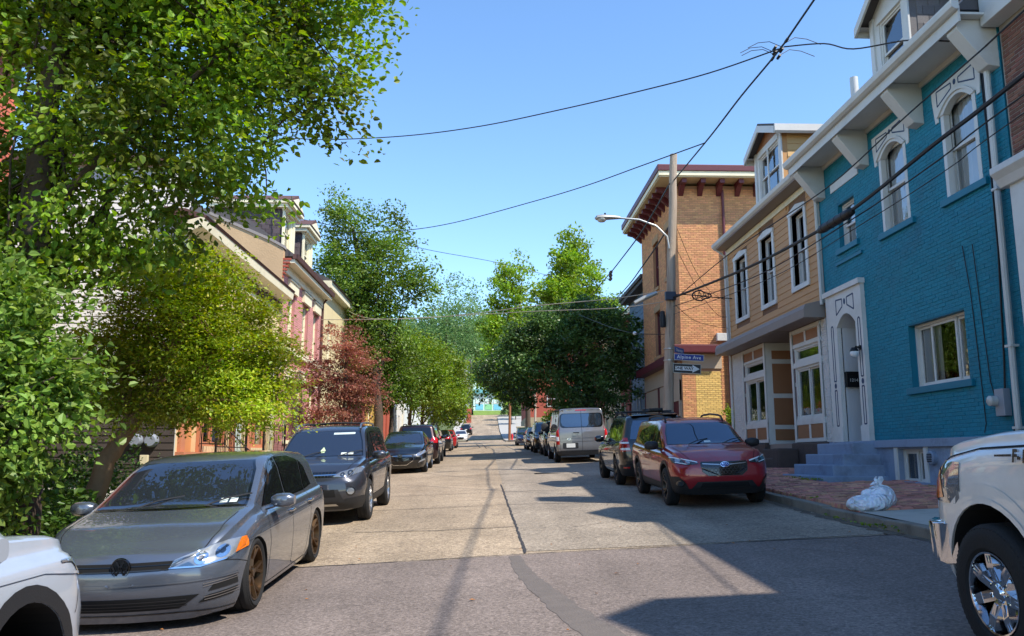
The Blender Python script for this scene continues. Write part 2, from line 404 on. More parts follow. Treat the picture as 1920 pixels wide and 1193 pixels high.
bed = sheet('brick_pavement', mat('paver_sand_joint', (92, 80, 66), .95, var=.3, scale=6, bump=.4), CR + KW + .004, XR + .1, 12.2, 28.4, .118, 3, 1.0)
M_paver = mat('brick_paver', (200, 140, 118), .88, var=.2, scale=14, tone=.34, hue=.02, bump=.5, bscale=60, dirt=(88, 78, 66, .45), dscale=.9)
FP = Fr((0, 0, gz(0, 0) + .03), (1, 0, .035), (0, 0, 1), (0, 1, .037))
pr = []
for (l, r, b, t) in brick_rects(CR + KW + .02, XR + .05, 12.24, 28.35, [(7.0, 9, 17.0, 20.0), (7.4, 9, 22.2, 25)], .2, .098, .008):
    pr.append((l, r, b, t))
class FrW(Fr):
    def p(s, a, b, d=0): return s.o + s.u * a + s.z * b + s.n * (d + .012 * noise1(a * 2.1 + b * .7, 1) + .012 * noise1(b * 1.9 - a, 4))
FPW = FrW(FP.o, FP.u, FP.n, FP.z)
lay_pieces(FP, pr, .118, M_paver, bed, 'paver', 'paver_field', jd=.013, d0=.05)
# far right pavement and the wide bright pavement beyond the crossing
pf = sheet('pavement', M_conc, CR + KW, XR + 6, 33.0, 86, .135, 3, 2.0); kerb(CR, 33.0, 60, 1, pf)
M_conc2 = mat('new_concrete', (168, 164, 156), .85, var=.08, scale=2, bump=.15)
pf2 = sheet('pavement', M_conc2, 2.38, 12, 93, 168, .14, 2, 3.0); kerb(2.3, 93, 110, 1, pf2)
# left pavement
pl = sheet('pavement', M_conc, -5.6, CL - KW, -20, 168, .135, 2, 2.0)
kerb(CL, -6, 60, -1, pl)
for yy in range(-4, 60, 2): strip([(-5.6, yy + .3), (CL - KW - .02, yy + .3)], .018, 'pavement_joint', M_tar, .138, parent=pl, jag=.1)
sheet('front_yard', M_soil, -16, -5.6, -20, 168, .10, 3, 2.0)
# ---------------------------------------------------------------- shared building parts
M_white = mat('white_paint', (214, 213, 208), .5, var=.06, scale=4, dirt=(150, 142, 128, .35), dscale=1.1)
M_cream = mat('cream_paint', (232, 222, 190), .55, var=.07, scale=3, dirt=(150, 136, 110, .35), dscale=1.2)
M_dark = mat('dark_interior', (16, 16, 18), .9, var=.2)
M_curt = mat('white_curtain', (214, 214, 210), .9, var=.06, scale=2)
M_curtd = mat('dark_blind', (74, 70, 72), .9, var=.1, scale=2)
def glass(name, tint=(.93, .96, .97), refl=.10, mul=1.3, rough=.015):
    m = bpy.data.materials.new(name); m.use_nodes = True; n = m.node_tree.nodes; l = m.node_tree.links
    n.remove(n['Principled BSDF']); o = n['Material Output']
    tr = n.new('ShaderNodeBsdfTransparent'); tr.inputs[0].default_value = (*tint, 1)
    gl = n.new('ShaderNodeBsdfGlossy'); gl.inputs['Roughness'].default_value = rough; gl.inputs[0].default_value = (.95, .97, 1, 1)
    fr = n.new('ShaderNodeFresnel'); fr.inputs[0].default_value = 1.5
    ma = n.new('ShaderNodeMath'); ma.operation = 'MULTIPLY_ADD'; ma.inputs[1].default_value = mul; ma.inputs[2].default_value = refl; ma.use_clamp = True
    # old panes are never quite flat
    tc = n.new('ShaderNodeTexCoord'); nz = n.new('ShaderNodeTexNoise'); nz.inputs['Scale'].default_value = 2.2; bp = n.new('ShaderNodeBump'); bp.inputs['Strength'].default_value = .06; bp.inputs['Distance'].default_value = .1
    l.new(tc.outputs['Object'], nz.inputs['Vector']); l.new(nz.outputs['Fac'], bp.inputs['Height']); l.new(bp.outputs[0], gl.inputs['Normal'])
    l.new(fr.outputs[0], ma.inputs[0]); mx = n.new('ShaderNodeMixShader'); l.new(ma.outputs[0], mx.inputs[0]); l.new(tr.outputs[0], mx.inputs[1]); l.new(gl.outputs[0], mx.inputs[2])
    l.new(mx.outputs[0], o.inputs[0]); return m
M_pane = glass('window_pane')
def curtain(F, a0, a1, b0, b1, d, m, parent, name='curtain', folds=None):
    mb = MB(); n = folds or max(6, int((a1 - a0) / .045)); P = []
    for i in range(n + 1):
        a = a0 + (a1 - a0) * i / n; dd = d + .025 * math.sin(i * 1.9) + .01 * math.sin(i * .7)
        P += [F.p(a, b0, dd), F.p(a, b1, dd * .8 + d * .2)]
    mb.add(P, [(2 * i, 2 * i + 2, 2 * i + 3, 2 * i + 1) for i in range(n)])
    o = mb.build(name, [m], parent, smooth=True, recalc=False); return o
def window(F, a0, a1, b0, b1, parent, fm=None, rec=.1, trim=.0, tm=None, sash='hung', cur='white', bar=.05, depth=.5, pm=None, mull=0, sill=None, sm=None, name='window', backing=True):
    """A real window in an opening: jamb frame, sashes, panes, and a dark room with curtains behind."""
    fm = fm or M_white; mb = MB(); d = -rec; bx = lambda *a, m=0: F.box(mb, *a, m)
    fw = .045
    bx(a0, a0 + fw, b0, b1, d - .06, d + .03); bx(a1 - fw, a1, b0, b1, d - .06, d + .03)
    bx(a0 + fw, a1 - fw, b0, b0 + fw, d - .06, d + .035); bx(a0 + fw, a1 - fw, b1 - fw, b1, d - .06, d + .03)
    if trim:
        t = trim; k = 1
        bx(a0 - t, a0, b0 - .02, b1, 0, .035, m=k); bx(a1, a1 + t, b0 - .02, b1, 0, .035, m=k); bx(a0 - t, a1 + t, b1, b1 + t * 1.2, 0, .045, m=k)
        bx(a0 - t - .02, a1 + t + .02, b0 - .09, b0 - .02, 0, .06, m=k)
    ia0, ia1, ib0, ib1 = a0 + fw, a1 - fw, b0 + fw, b1 - fw
    panes = []
    if sash == 'hung':
        mid = (ib0 + ib1) / 2
        for (y0, y1, dd) in ((mid - .02, ib1, d - .005), (ib0, mid + .02, d - .045)):
            bx(ia0, ia0 + bar, y0, y1, dd - .03, dd); bx(ia1 - bar, ia1, y0, y1, dd - .03, dd); bx(ia0 + bar, ia1 - bar, y0, y0 + bar, dd - .03, dd); bx(ia0 + bar, ia1 - bar, y1 - bar * .8, y1, dd - .03, dd)
            panes.append((ia0 + bar, ia1 - bar, y0 + bar, y1 - bar * .8, dd - .018))
    elif sash == 'slide':
        w = (ia1 - ia0); cuts = [ia0, ia0 + w * .27, ia0 + w * .74, ia1] if mull == 3 else [ia0, (ia0 + ia1) / 2, ia1]
        for i in range(len(cuts) - 1):
            dd = d - (.035 if i % 2 == 0 else .0); x0, x1 = cuts[i], cuts[i + 1]
            bx(x0, x0 + bar, ib0, ib1, dd - .03, dd); bx(x1 - bar, x1, ib0, ib1, dd - .03, dd); bx(x0 + bar, x1 - bar, ib0, ib0 + bar, dd - .03, dd); bx(x0 + bar, x1 - bar, ib1 - bar, ib1, dd - .03, dd)
            panes.append((x0 + bar, x1 - bar, ib0 + bar, ib1 - bar, dd - .018))
    else:
        bx(ia0, ia0 + bar, ib0, ib1, d - .035, d); bx(ia1 - bar, ia1, ib0, ib1, d - .035, d); bx(ia0 + bar, ia1 - bar, ib0, ib0 + bar, d - .035, d); bx(ia0 + bar, ia1 - bar, ib1 - bar, ib1, d - .035, d)
        panes.append((ia0 + bar, ia1 - bar, ib0 + bar, ib1 - bar, d - .02))
    if backing:
        e = d - depth; P = F.p
        for q in (((a0, b0, e), (a1, b0, e), (a1, b1, e), (a0, b1, e)), ((a0, b0, e), (a0, b1, e), (a0, b1, d - .06), (a0, b0, d - .06)), ((a1, b0, e), (a1, b1, e), (a1, b1, d - .06), (a1, b0, d - .06)), ((a0, b0, e), (a1, b0, e), (a1, b0, d - .06), (a0, b0, d - .06)), ((a0, b1, e), (a1, b1, e), (a1, b1, d - .06), (a0, b1, d - .06))):
            mb.quad(*[P(*x) for x in q], m=2)
    w = mb.build(name, [fm, tm or fm, M_dark], parent, recalc=False)
    for (x0, x1, y0, y1, dd) in panes:
        q = MB(); F.quad(q, x0, x1, y0, y1, dd); q.build('pane', [pm or M_pane], w, recalc=False)
    if cur == 'white': curtain(F, ia0 + .02, ia1 - .02, ib0 + .02, ib1 - .01, d - .10, M_curt, w)
    elif cur == 'split':
        g_ = (ia1 - ia0); curtain(F, ia0, ia0 + g_ * .36, ib0, ib1, d - .16, M_curt, w); curtain(F, ia1 - g_ * .36, ia1, ib0, ib1, d - .10, M_curt, w)
    elif cur == 'dark': curtain(F, ia0, ia1, ib0, ib1, d - .2, M_curtd, w, 'blind')
    if sill:
        q = MB(); F.box(q, a0 - sill, a1 + sill, b0 - .13, b0 - .001, -rec, .07); q.build('sill', [sm or fm], w, bevel=.01)
    return w
def downspout(F, pts, parent, m, r=.045, straps=(), name='downspout'):
    mb = MB(); q = [F.p(*p) for p in pts]
    mb.tube(q, r, 8)
    for (a, b, d) in straps: F.box(mb, a - .08, a + .08, b - .02, b + .02, 0, d + r + .006)
    return mb.build(name, [m], parent, smooth=True)
def arc(a0, a1, b, rise, n=12):
    """Points of a segmental arch from (a0, b) to (a1, b)."""
    return [(a0 + (a1 - a0) * i / n, b + rise * (1 - (2 * i / n - 1) ** 2) ** .5 if rise >= (a1 - a0) / 2 else b + rise * (1 - (2 * i / n - 1) ** 2)) for i in range(n + 1)]
FRt = Fr((XR, 0, 0), (0, 1, 0), (-1, 0, 0))       # right-hand fronts: a = world y, b = world z
GABLE = (0, 0, 0)

# ---------------------------------------------------------------- the teal house
M_teal = mat('teal_brick_paint', (2, 124, 146), .66, var=.13, scale=1.6, tone=.09, bump=.45, bscale=38, dirt=(40, 96, 112, .7), dscale=.8)
M_teal_m = mat('teal_mortar_paint', (0, 104, 126), .7, var=.12, scale=3, bump=.3, bscale=40)
M_teal_t = mat('teal_trim_paint', (0, 112, 136), .5, var=.08, scale=3)
M_blue = mat('blue_grey_paint', (136, 152, 174), .65, var=.13, scale=2.2, bump=.4, bscale=20, dirt=(96, 102, 112, .75), dscale=1.4)
M_navy = mat('navy_line_paint', (14, 52, 92), .5, var=.1)
M_slate = mat('slate_shingle', (104, 100, 100), .8, var=.2, scale=6, tone=.3, bump=.3, bscale=30)
M_roof = mat('roof_slate', (84, 80, 80), .85, var=.25, scale=2, bump=.3, bscale=20)
M_trimsh = mat('grey_white_trim', (206, 205, 200), .5, var=.05, scale=3, dirt=(150, 146, 138, .3), dscale=1.4)
T0, T1 = 12.55, 20.12
teal = thing('row_house', 'teal painted brick row house with white bracketed cornice and pale blue steps', 'house', (XR, 16.3, gz(8, 16.3)))
ops = [(18.32, 19.32, 1.95, 4.95, .02), (14.22, 16.19, 2.99, 4.23), (15.73, 16.87, 6.35, 8.2), (13.3, 14.4, 6.33, 8.16), (18.17, 19.05, 6.55, 7.63)]
tw = wall(FRt, T0, T1, 1.9, 8.95, ops, M_teal_m, teal, rm=M_teal_t)
skip = ops + [(17.97, 19.88, 1.95, 5.62)]
lay_pieces(FRt, brick_rects(T0, T1, 1.95, 8.86, skip, .205, .062, .008), .005, M_teal, tw, 'brick', 'brick_courses', jd=.004, d0=-.004)
mb = MB(); mb.box(XR + .85, 17, T0, T1, .3, 9.2); mb.box(XR + .003, XR + .85, T0, T0 + .1, .3, 8.9); mb.box(XR + .003, XR + .85, T1 - .1, T1, .3, 8.9); mb.build('house_core', [M_teal_m], teal, recalc=False)
# foundation, water table, basement window
mb = MB(); bops = [(15.82, 16.86, 1.12, 1.80)]
FRf = Fr((XR - .07, 0, 0), (0, 1, 0), (-1, 0, 0))
fo = wall(FRf, T0, T1, .6, 1.84, bops, M_blue, teal, 'foundation', .25)
FRt.box(mb, T0, T1, 1.83, 1.985, 0, .13); mb.build('water_table', [M_blue], teal, bevel=.012)
mb = MB(); FRt.box(mb, T0, 17.0, .6, gz(8.4, 15) + .24, .07, .17); mb.build('plinth', [M_blue], teal, bevel=.015)
window(FRf, 15.82, 16.86, 1.12, 1.80, teal, M_white, .14, sash='slide', cur='dark', name='basement_window')
mb = MB(); FRf.box(mb, 16.86, 16.98, 1.06, 1.84, 0, .03); FRf.box(mb, 15.70, 15.82, 1.06, 1.84, 0, .03); FRf.box(mb, 15.70, 16.98, 1.0, 1.06, 0, .05); mb.build('basement_window_trim', [M_white], teal)
mb = MB(); mb.lathe([(.0, -.09), (.11, -.09), (.13, -.07), (.13, 0)], FRf.p(15.5, 1.62, 0), 'X', 20)
for k in range(5): FRf.box(mb, 15.42, 15.58, 1.55 + k * .033, 1.565 + k * .033, .09, .1, 1)
mb.build('vent_cover', [M_blue, M_dark], teal, smooth=True)
# windows
window(FRt, 14.22, 16.19, 2.99, 4.23, teal, M_white, .16, sash='slide', mull=3, cur='split', sill=.14, sm=M_teal_t)
def arched_window(a0, a1, b0, b1):
    mid = (a0 + a1) / 2
    w = window(FRt, a0, a1, b0, b1, teal, M_white, .12, sash='hung', cur='white', bar=.055, sill=.16, sm=M_teal_t)
    # moulded jambs and a segmental arched head with a white lintel plate
    mb = MB()
    for (x0, x1) in ((a0, a0 + .10), (a1 - .10, a1)): FRt.box(mb, x0, x1, b0, b1 - .05, -.10, -.02); FRt.box(mb, x0 + .0, x1, b0, b1 - .05, -.02, .012)
    sp = b1 - .24; out = arc(a0 - .02, a1 + .02, sp, .26); inn = arc(a0 + .12, a1 - .12, sp, .20)
    for (o_, i_, d0, d1) in ((out, inn, -.1, .03), (arc(a0 - .06, a1 + .06, sp, .31), out, -.02, .06)):
        for i in range(len(o_) - 1): FRt.poly(mb, [o_[i], o_[i + 1], i_[i + 1], i_[i]], d0, d1)
    mb.build('arched_head', [M_white], w)
    mb = MB(); hb, ht = b1 - .30, b1 + .34; arcp = arc(a0 - .06, a1 + .06, sp, .31)
    for i in range(len(arcp) - 1): FRt.poly(mb, [(arcp[i][0], ht), (arcp[i + 1][0], ht), arcp[i + 1], arcp[i]], 0, .022)
    FRt.poly(mb, [(a0 - .22, ht), (a0 - .06, ht), (a0 - .06, sp - .08), (a0 - .16, sp - .08), (a0 - .22, ht - .2)], 0, .022)
    FRt.poly(mb, [(a1 + .22, ht), (a1 + .06, ht), (a1 + .06, sp - .08), (a1 + .16, sp - .08), (a1 + .22, ht - .2)], 0, .022)
    lp = mb.build('lintel_plate', [M_white], w)
    mb = MB(); P = FRt.p
    def ln(pts, close=True):
        pts = pts + [pts[0]] if close else pts
        for q, r in zip(pts[:-1], pts[1:]):
            dx, dy = r[0] - q[0], r[1] - q[1]; L = math.hypot(dx, dy) or 1; nx, ny = -dy / L * .014, dx / L * .014
            FRt.poly(mb, [(q[0] + nx, q[1] + ny), (r[0] + nx, r[1] + ny), (r[0] - nx, r[1] - ny), (q[0] - nx, q[1] - ny)], .0221, .0245)
    for sg in (-1, 1):
        ln([(mid + sg * .12, ht - .10), (mid + sg * .12, ht - .20), (mid + sg * .60, ht - .36), (mid + sg * .60, ht - .07)])
    FRt.poly(mb, [(mid + .045 * math.cos(k * .52), ht - .13 + .055 * math.sin(k * .52)) for k in range(12)], .0221, .0245)
    mb.build('painted_line', [M_navy], w)
arched_window(15.73, 16.87, 6.35, 8.2); arched_window(13.3, 14.4, 6.33, 8.16)
window(FRt, 18.17, 19.05, 6.55, 7.63, teal, M_white, .14, sash='hung', cur='white', sill=.14, sm=M_teal_t)
mb = MB(); FRt.box(mb, 17.85, 19.35, 8.03, 8.27, 0, .03); mb.build('blank_plate', [M_white], teal, bevel=.006)
mb = MB(); FRt.box(mb, 17.9, 19.3, 6.18, 6.25, 0, .05); mb.build('drip_ledge', [M_teal_t], teal)
# door surround, recess, door, transom
sur = MB(); di = 18.82
inn = arc(18.32, 19.32, 4.68, .27, 14)
FRt.box(sur, 17.97, 18.32, 1.99, 4.68, 0, .10); FRt.box(sur, 19.32, 19.88, 1.99, 4.68, 0, .10)
for i in range(len(inn) - 1): FRt.poly(sur, [(inn[i][0], 5.50), (inn[i + 1][0], 5.50), inn[i + 1], inn[i]], 0, .10)
FRt.box(sur, 17.97, 18.32, 4.68, 5.50, 0, .0999); FRt.box(sur, 19.32, 19.88, 4.68, 5.50, 0, .0999)
FRt.box(sur, 17.93, 19.92, 5.50, 5.62, 0, .16); FRt.box(sur, 17.95, 18.34, 1.985, 2.33, .10, .13); FRt.box(sur, 19.30, 19.90, 1.985, 2.33, .10, .13)
so = sur.build('door_surround', [M_white], teal, recalc=True)
mb = MB()
def outline(pts, w=.017, d=.1001):
    pts = pts + [pts[0]]
    for q, r in zip(pts[:-1], pts[1:]):
        dx, dy = r[0] - q[0], r[1] - q[1]; L = math.hypot(dx, dy) or 1; nx, ny = -dy / L * w, dx / L * w
        FRt.poly(mb, [(q[0] + nx, q[1] + ny), (r[0] + nx, r[1] + ny), (r[0] - nx, r[1] - ny), (q[0] - nx, q[1] - ny)], d, d + .004)
def stad(a, b0, b1, w=.055): return [(a - w, b0), (a + w, b0), (a + w, b1 - w)] + [(a + w * math.cos(t), b1 - w + w * math.sin(t)) for t in (.5, 1.05, 1.57, 2.1, 2.6)] + [(a - w, b1 - w)]
for a in (18.14, 19.58):
    outline(stad(a, 3.42, 4.75)); outline(stad(a, 2.36, 3.2)[:3] + [(a - .055, 3.2)][:0] + [(a + .055, 3.2), (a - .055, 3.2)])
    FRt.poly(mb, [(a + .06 * math.cos(k * .52), 3.31 + .065 * math.sin(k * .52)) for k in range(12)], .1001, .104)
for sg in (-1, 1): outline([(di + sg * .13, 5.32), (di + sg * .13, 5.14), (di + sg * .47, 4.98), (di + sg * .47, 5.34)])
FRt.poly(mb, [(di + .05 * math.cos(k * .52), 5.24 + .075 * math.sin(k * .52)) for k in range(12)], .1001, .104)
mb.build('painted_line', [M_navy], so)
mb = MB(); P = FRt.p
for q in (((18.32, 1.99, .0), (18.32, 4.95, .0), (18.32, 4.95, -.62), (18.32, 1.99, -.62)), ((19.32, 1.99, 0), (19.32, 4.95, 0), (19.32, 4.95, -.62), (19.32, 1.99, -.62))): mb.quad(*[P(*x) for x in q])
for i in range(len(inn) - 1): mb.quad(P(*inn[i], .0), P(*inn[i + 1], .0), P(*inn[i + 1], -.62), P(*inn[i], -.62))
FRt.quad(mb, 18.32, 19.32, 4.25, 4.96, -.62); FRt.box(mb, 18.32, 19.32, 1.95, 1.99, -.62, .0, 1)
FRt.box(mb, 18.34, 19.30, 4.08, 4.22, -.62, -.52); FRt.box(mb, 18.34, 19.30, 4.02, 4.08, -.62, -.55)
mb.build('entry_recess', [mat('entry_white_paint', (206, 207, 208), .5, var=.05), M_blue], teal, recalc=False)
M_door = mat('dark_brown_door', (58, 42, 36), .4, var=.2, scale=6)
mb = MB(); FRt.box(mb, 18.40, 19.24, 1.99, 4.02, -.62, -.57); FRt.box(mb, 18.32, 18.40, 1.99, 4.02, -.62, -.54); FRt.box(mb, 19.24, 19.32, 1.99, 4.02, -.62, -.54)
for (b0, b1) in ((2.15, 2.8), ): FRt.box(mb, 18.52, 18.78, b0, b1, -.57, -.555); FRt.box(mb, 18.86, 19.12, b0, b1, -.57, -.555)
dr = mb.build('door', [M_door], teal, bevel=.006)
mb = MB(); FRt.box(mb, 18.52, 19.12, 2.95, 3.88, -.569, -.560); mb.build('door_pane', [glass('door_pane', (.12, .13, .14), .12)], dr)
mb = MB(); FRt.box(mb, 18.50, 19.14, 4.30, 4.72, -.619, -.605); mb.build('transom_pane', [glass('transom_pane', (.1, .12, .14), .15)], teal)
mb = MB(); mb.lathe([(0, -.06), (.03, -.06), (.035, -.03), (.012, -.02), (.012, 0)], P(18.46, 2.95, -.57), 'X', 12); mb.build('door_handle', [mat('brass', (170, 140, 80), .3, .9)], dr, smooth=True)
# black letter box with the house number
M_black = mat('black_metal', (22, 22, 24), .45, .3, var=.15)
FJ = Fr((0, 19.32, 0), (1, 0, 0), (0, -1, 0))      # the far jamb of the entry, facing the camera
mb = MB(); FJ.box(mb, XR + .02, XR + .36, 3.26, 3.60, .001, .10); FJ.box(mb, XR + .01, XR + .37, 3.58, 3.625, .0, .125); lb = mb.build('letter_box', [M_black], teal, bevel=.006)
def text(s, size, loc, rot, m, parent, name, ext=.002, align='CENTER', font_shear=0, world=True, bold=0., spacing=1.):
    cu = bpy.data.curves.new(name, 'FONT'); cu.body = s; cu.size = size; cu.extrude = ext; cu.align_x = align; cu.align_y = 'CENTER'; cu.offset = bold; cu.shear = font_shear; cu.resolution_u = 2; cu.space_character = spacing
    t = bpy.data.objects.new(name, cu); COL.objects.link(t); dg = bpy.context.evaluated_depsgraph_get()
    me = bpy.data.meshes.new_from_object(t.evaluated_get(dg)); bpy.data.objects.remove(t)
    M4 = Matrix.Translation(Vector(loc)) @ rot.to_4x4(); me.transform(M4)
    o = bpy.data.objects.new(name, me); COL.objects.link(o); me.materials.clear(); me.materials.append(m); attach(o, parent, world); return o
ROT_S = Matrix(((1, 0, 0), (0, 0, -1), (0, 1, 0)))      # text upright, facing -y
text('1214', .105, (XR + .185, 19.218, 3.42), ROT_S, M_white, lb, 'house_number', .004)
# porch lamp on the surround
mb = MB(); c = P(18.16, 4.02, .2); mb.lathe([(0, .1), (.05, .1), (.06, .05), (.06, -.02), (.0, -.02)], (XR - .1, 18.16, 4.06), 'X', 14); mb.tube([P(18.16, 4.06, .12), P(18.16, 4.08, .2), P(18.16, 4.02, .24)], .022, 8); mb.lathe([(.0, .06), (.06, .06), (.09, .0), (.095, -.03)], (XR - .24, 18.16, 4.0), 'Z', 16)
wl_ = mb.build('wall_lamp', [M_black], teal, smooth=True)
mb = MB(); mb.lathe([(.09, 0), (.1, -.03), (.09, -.09), (.05, -.13), (0, -.14)], (XR - .24, 18.16, 3.97), 'Z', 18); mb.build('lamp_globe', [mat('frosted_globe', (225, 228, 230), .25, var=.03, spec=.6)], wl_, smooth=True)
# steps
st = []
gy_ = gz(7.6, 18) + .1
hs = [1.24, 1.47, 1.70, 1.94]
for k in range(4):
    mb = MB(); x0 = 7.03 + k * .29; y0 = 17.75 - (3 - k) * .18 + (.0 if k else .0); y0 = 17.35 + k * .14
    mb.box(x0, XR + .02 - .004 * k, y0, 19.72 - k * .006, .5 + .01 * k, hs[k])
    mb.build('step', [M_blue], teal, bevel=.03)
# cornice: soffit, frieze, brackets, gutter
mb = MB(); FRt.box(mb, T0 - .15, T1 + .02, 8.86, 8.90, -.05, .70); FRt.box(mb, T0, T1, 8.76, 8.86, 0, .05); mb.build('soffit', [M_trimsh], teal)
mb = MB(); FRt.side(mb, [(.70, 8.74), (.73, 8.74), (.74, 9.0), (.70, 9.02)], T0 - .15, T1 + .02); mb.build('fascia', [M_trimsh], teal)
mb = MB(); FRt.side(mb, [(.741, 8.93), (.80, 8.93), (.86, 8.97), (.88, 9.05), (.88, 9.08), (.741, 9.08)], T0 - .2, T1 + .04); mb.build('gutter', [M_trimsh], teal)
for a in (12.72, 15.12, 17.46, 19.86):
    mb = MB(); FRt.side(mb, [(0, 8.857), (.68, 8.857), (.68, 8.70), (.20, 8.06), (.0, 8.03)], a - .15, a + .15); mb.build('bracket', [M_trimsh], teal, bevel=.012)
# mansard roof of slates, dormer
mb = MB(); FRt.side(mb, [(.70, 9.03), (-.9, 10.6), (-2.6, 12.2), (-7, 12.0), (-7, 9.03)], T0, T1); mb.build('roof', [M_roof], teal)
def dormer(parent, a0, a1, d, b0, beave, bapex, depth, wallm, facem, cheek, rooftrim, winspec, shingle=None, ovh=.22, fo_=.28):
    """A gabled dormer standing on the roof; the cheeks run back into the slope."""
    mid = (a0 + a1) / 2; P = FRt.p if parent is not None else None
    mb = MB(); w0, w1, wb0, wb1 = winspec
    FRd = Fr((FRt.o.x - d, 0, 0), (0, 1, 0), (-1, 0, 0))
    fw = wall(FRd, a0, a1, b0, beave, [(w0, w1, wb0, wb1)], facem, parent, 'dormer_front', .1)
    mb = MB(); FRd.poly(mb, [(a0, beave), (a1, beave), (mid, bapex)], -.06, .0); mb.build('gable', [wallm], fw)
    window(FRd, w0, w1, wb0, wb1, parent, M_white, .06, sash='hung', cur='none', name='dormer_window')
    for a in (a1, a0):
        mb = MB(); mb.quad(FRd.p(a, b0 - .6, 0), FRd.p(a, beave, 0), FRd.p(a, beave, -depth), FRd.p(a, b0 - .6, -depth))
        ck = mb.build('dormer_cheek', [cheek], parent, recalc=False)
    mb = MB()
    for (x, sg) in ((a0 - ovh, 1), (a1 + ovh, -1)):
        s_ = (bapex - beave) / (mid - a0); be = beave - ovh * s_
        mb.prism([FRd.p(x, be, fo_), FRd.p(mid, bapex, fo_), FRd.p(mid, bapex + .12, fo_), FRd.p(x, be + .12, fo_)], [FRd.p(x, be, -depth), FRd.p(mid, bapex, -depth), FRd.p(mid, bapex + .12, -depth), FRd.p(x, be + .12, -depth)])
    rf = mb.build('dormer_roof', [M_roof], parent)
    mb = MB()
    for (x, sg) in ((a0 - ovh, 1), (a1 + ovh, -1)):
        s_ = (bapex - beave) / (mid - a0); be = beave - ovh * s_
        mb.prism([FRd.p(x, be - .16, fo_ - .02), FRd.p(mid, bapex - .16, fo_ - .02), FRd.p(mid, bapex + .05, fo_ - .02), FRd.p(x, be + .05, fo_ - .02)], [FRd.p(x, be - .16, fo_ + .03), FRd.p(mid, bapex - .16, fo_ + .03), FRd.p(mid, bapex + .05, fo_ + .03), FRd.p(x, be + .05, fo_ + .03)])
        mb.prism([FRd.p(x, be - .16, fo_), FRd.p(x, be + .1, fo_), FRd.p(x - sg * .05, be + .1, fo_), FRd.p(x - sg * .05, be - .1, fo_)], [FRd.p(x, be - .16, -depth), FRd.p(x, be + .1, -depth), FRd.p(x - sg * .05, be + .1, -depth), FRd.p(x - sg * .05, be - .1, -depth)])
        mb.quad(FRd.p(x, be, fo_), FRd.p(x + sg * ovh, be, fo_), FRd.p(x + sg * ovh, be, -depth), FRd.p(x, be, -depth))
    mb.build('bargeboard', [rooftrim], rf, recalc=False)
    mb = MB()
    for (x0, x1) in ((a0 - .02, a0 + .14), (a1 - .14, a1 + .02)): FRd.box(mb, x0, x1, b0 - .1, beave, 0, .04)
    FRd.box(mb, w0 - .08, w1 + .08, wb1, wb1 + .12, 0, .03); FRd.box(mb, w0 - .1, w1 + .1, wb0 - .1, wb0, 0, .06)
    mb.build('corner_board', [rooftrim], parent)
    if shingle:
        for a, sgn in ((a0, -1), ):
            FC = Fr((0, a, 0), (1, 0, 0), (0, sgn, 0)); x0 = FRd.o.x; rects = []
            for row in range(30):
                b = b0 - .3 + row * shingle[1]
                if b > beave - .05: break
                xx = x0 + .16 - (row % 2) * shingle[0] * .5
                while xx < x0 + depth:
                    l, r = max(xx, x0 + .16), min(xx + shingle[0] - .008, x0 + depth); xx += shingle[0]
                    if r - l > .04: rects.append((l, r, b, min(b + shingle[1] * 1.12, beave)))
            lay_pieces(FC, rects, .018, shingle[2], ck, shingle[3], shingle[3] + '_courses', jd=.007, d0=-.005)
    return ck
dormer(teal, 15.9, 17.55, -.40, 9.35, 11.6, 12.1, 2.6, M_trimsh, M_trimsh, M_slate, M_trimsh, (16.22, 17.2, 9.75, 11.35), (.26, .2, M_slate, 'shingle'))
downspout(FRt, [(12.78, 8.4, .1), (12.80, 8.0, .09), (12.86, 4, .09), (12.9, 1.6, .09)], teal, M_trimsh, .05, [(12.83, 6, .09), (12.88, 3.4, .09), (12.89, 2.1, .09)])
# conduits and the electric meter
M_cable = mat('black_cable', (18, 18, 20), .55, var=.1)
M_grey = mat('grey_enamel', (150, 156, 166), .45, .2, var=.08)
mb = MB(); FRt.box(mb, 13.14, 13.38, 2.30, 2.74, .008, .13); me_ = mb.build('electric_meter', [M_grey], teal, bevel=.01)
mb = MB(); mb.lathe([(0, -.25), (.06, -.25), (.085, -.23), (.088, -.13)], P(13.36, 2.55, 0), 'X', 20); mb.build('meter_glass', [mat('meter_dial', (190, 190, 184), .15, var=.1, spec=.8)], me_, smooth=True)
for i, pts in enumerate(([(13.06, 8.6, .03), (13.05, 7, .02), (13.07, 5, .02), (13.2, 3.2, .02), (13.22, 2.74, .04)], [(13.0, 8.5, .03), (13.0, 5, .02), (13.05, 2.2, .03), (13.1, 1.95, .05)],
                         [(14.05, 5.35, .03), (13.95, 4.5, .02), (13.9, 3.4, .015), (13.85, 2.2, .02), (13.9, 2.05, .03)], [(13.75, 5.3, .03), (13.7, 4.2, .02), (13.62, 2.9, .02), (13.42, 2.3, .03)])):
    mb = MB(); mb.tube([P(*q) for q in pts], .016 if i < 2 else .008, 6); mb.build('wall_cable', [M_cable], teal, smooth=True)
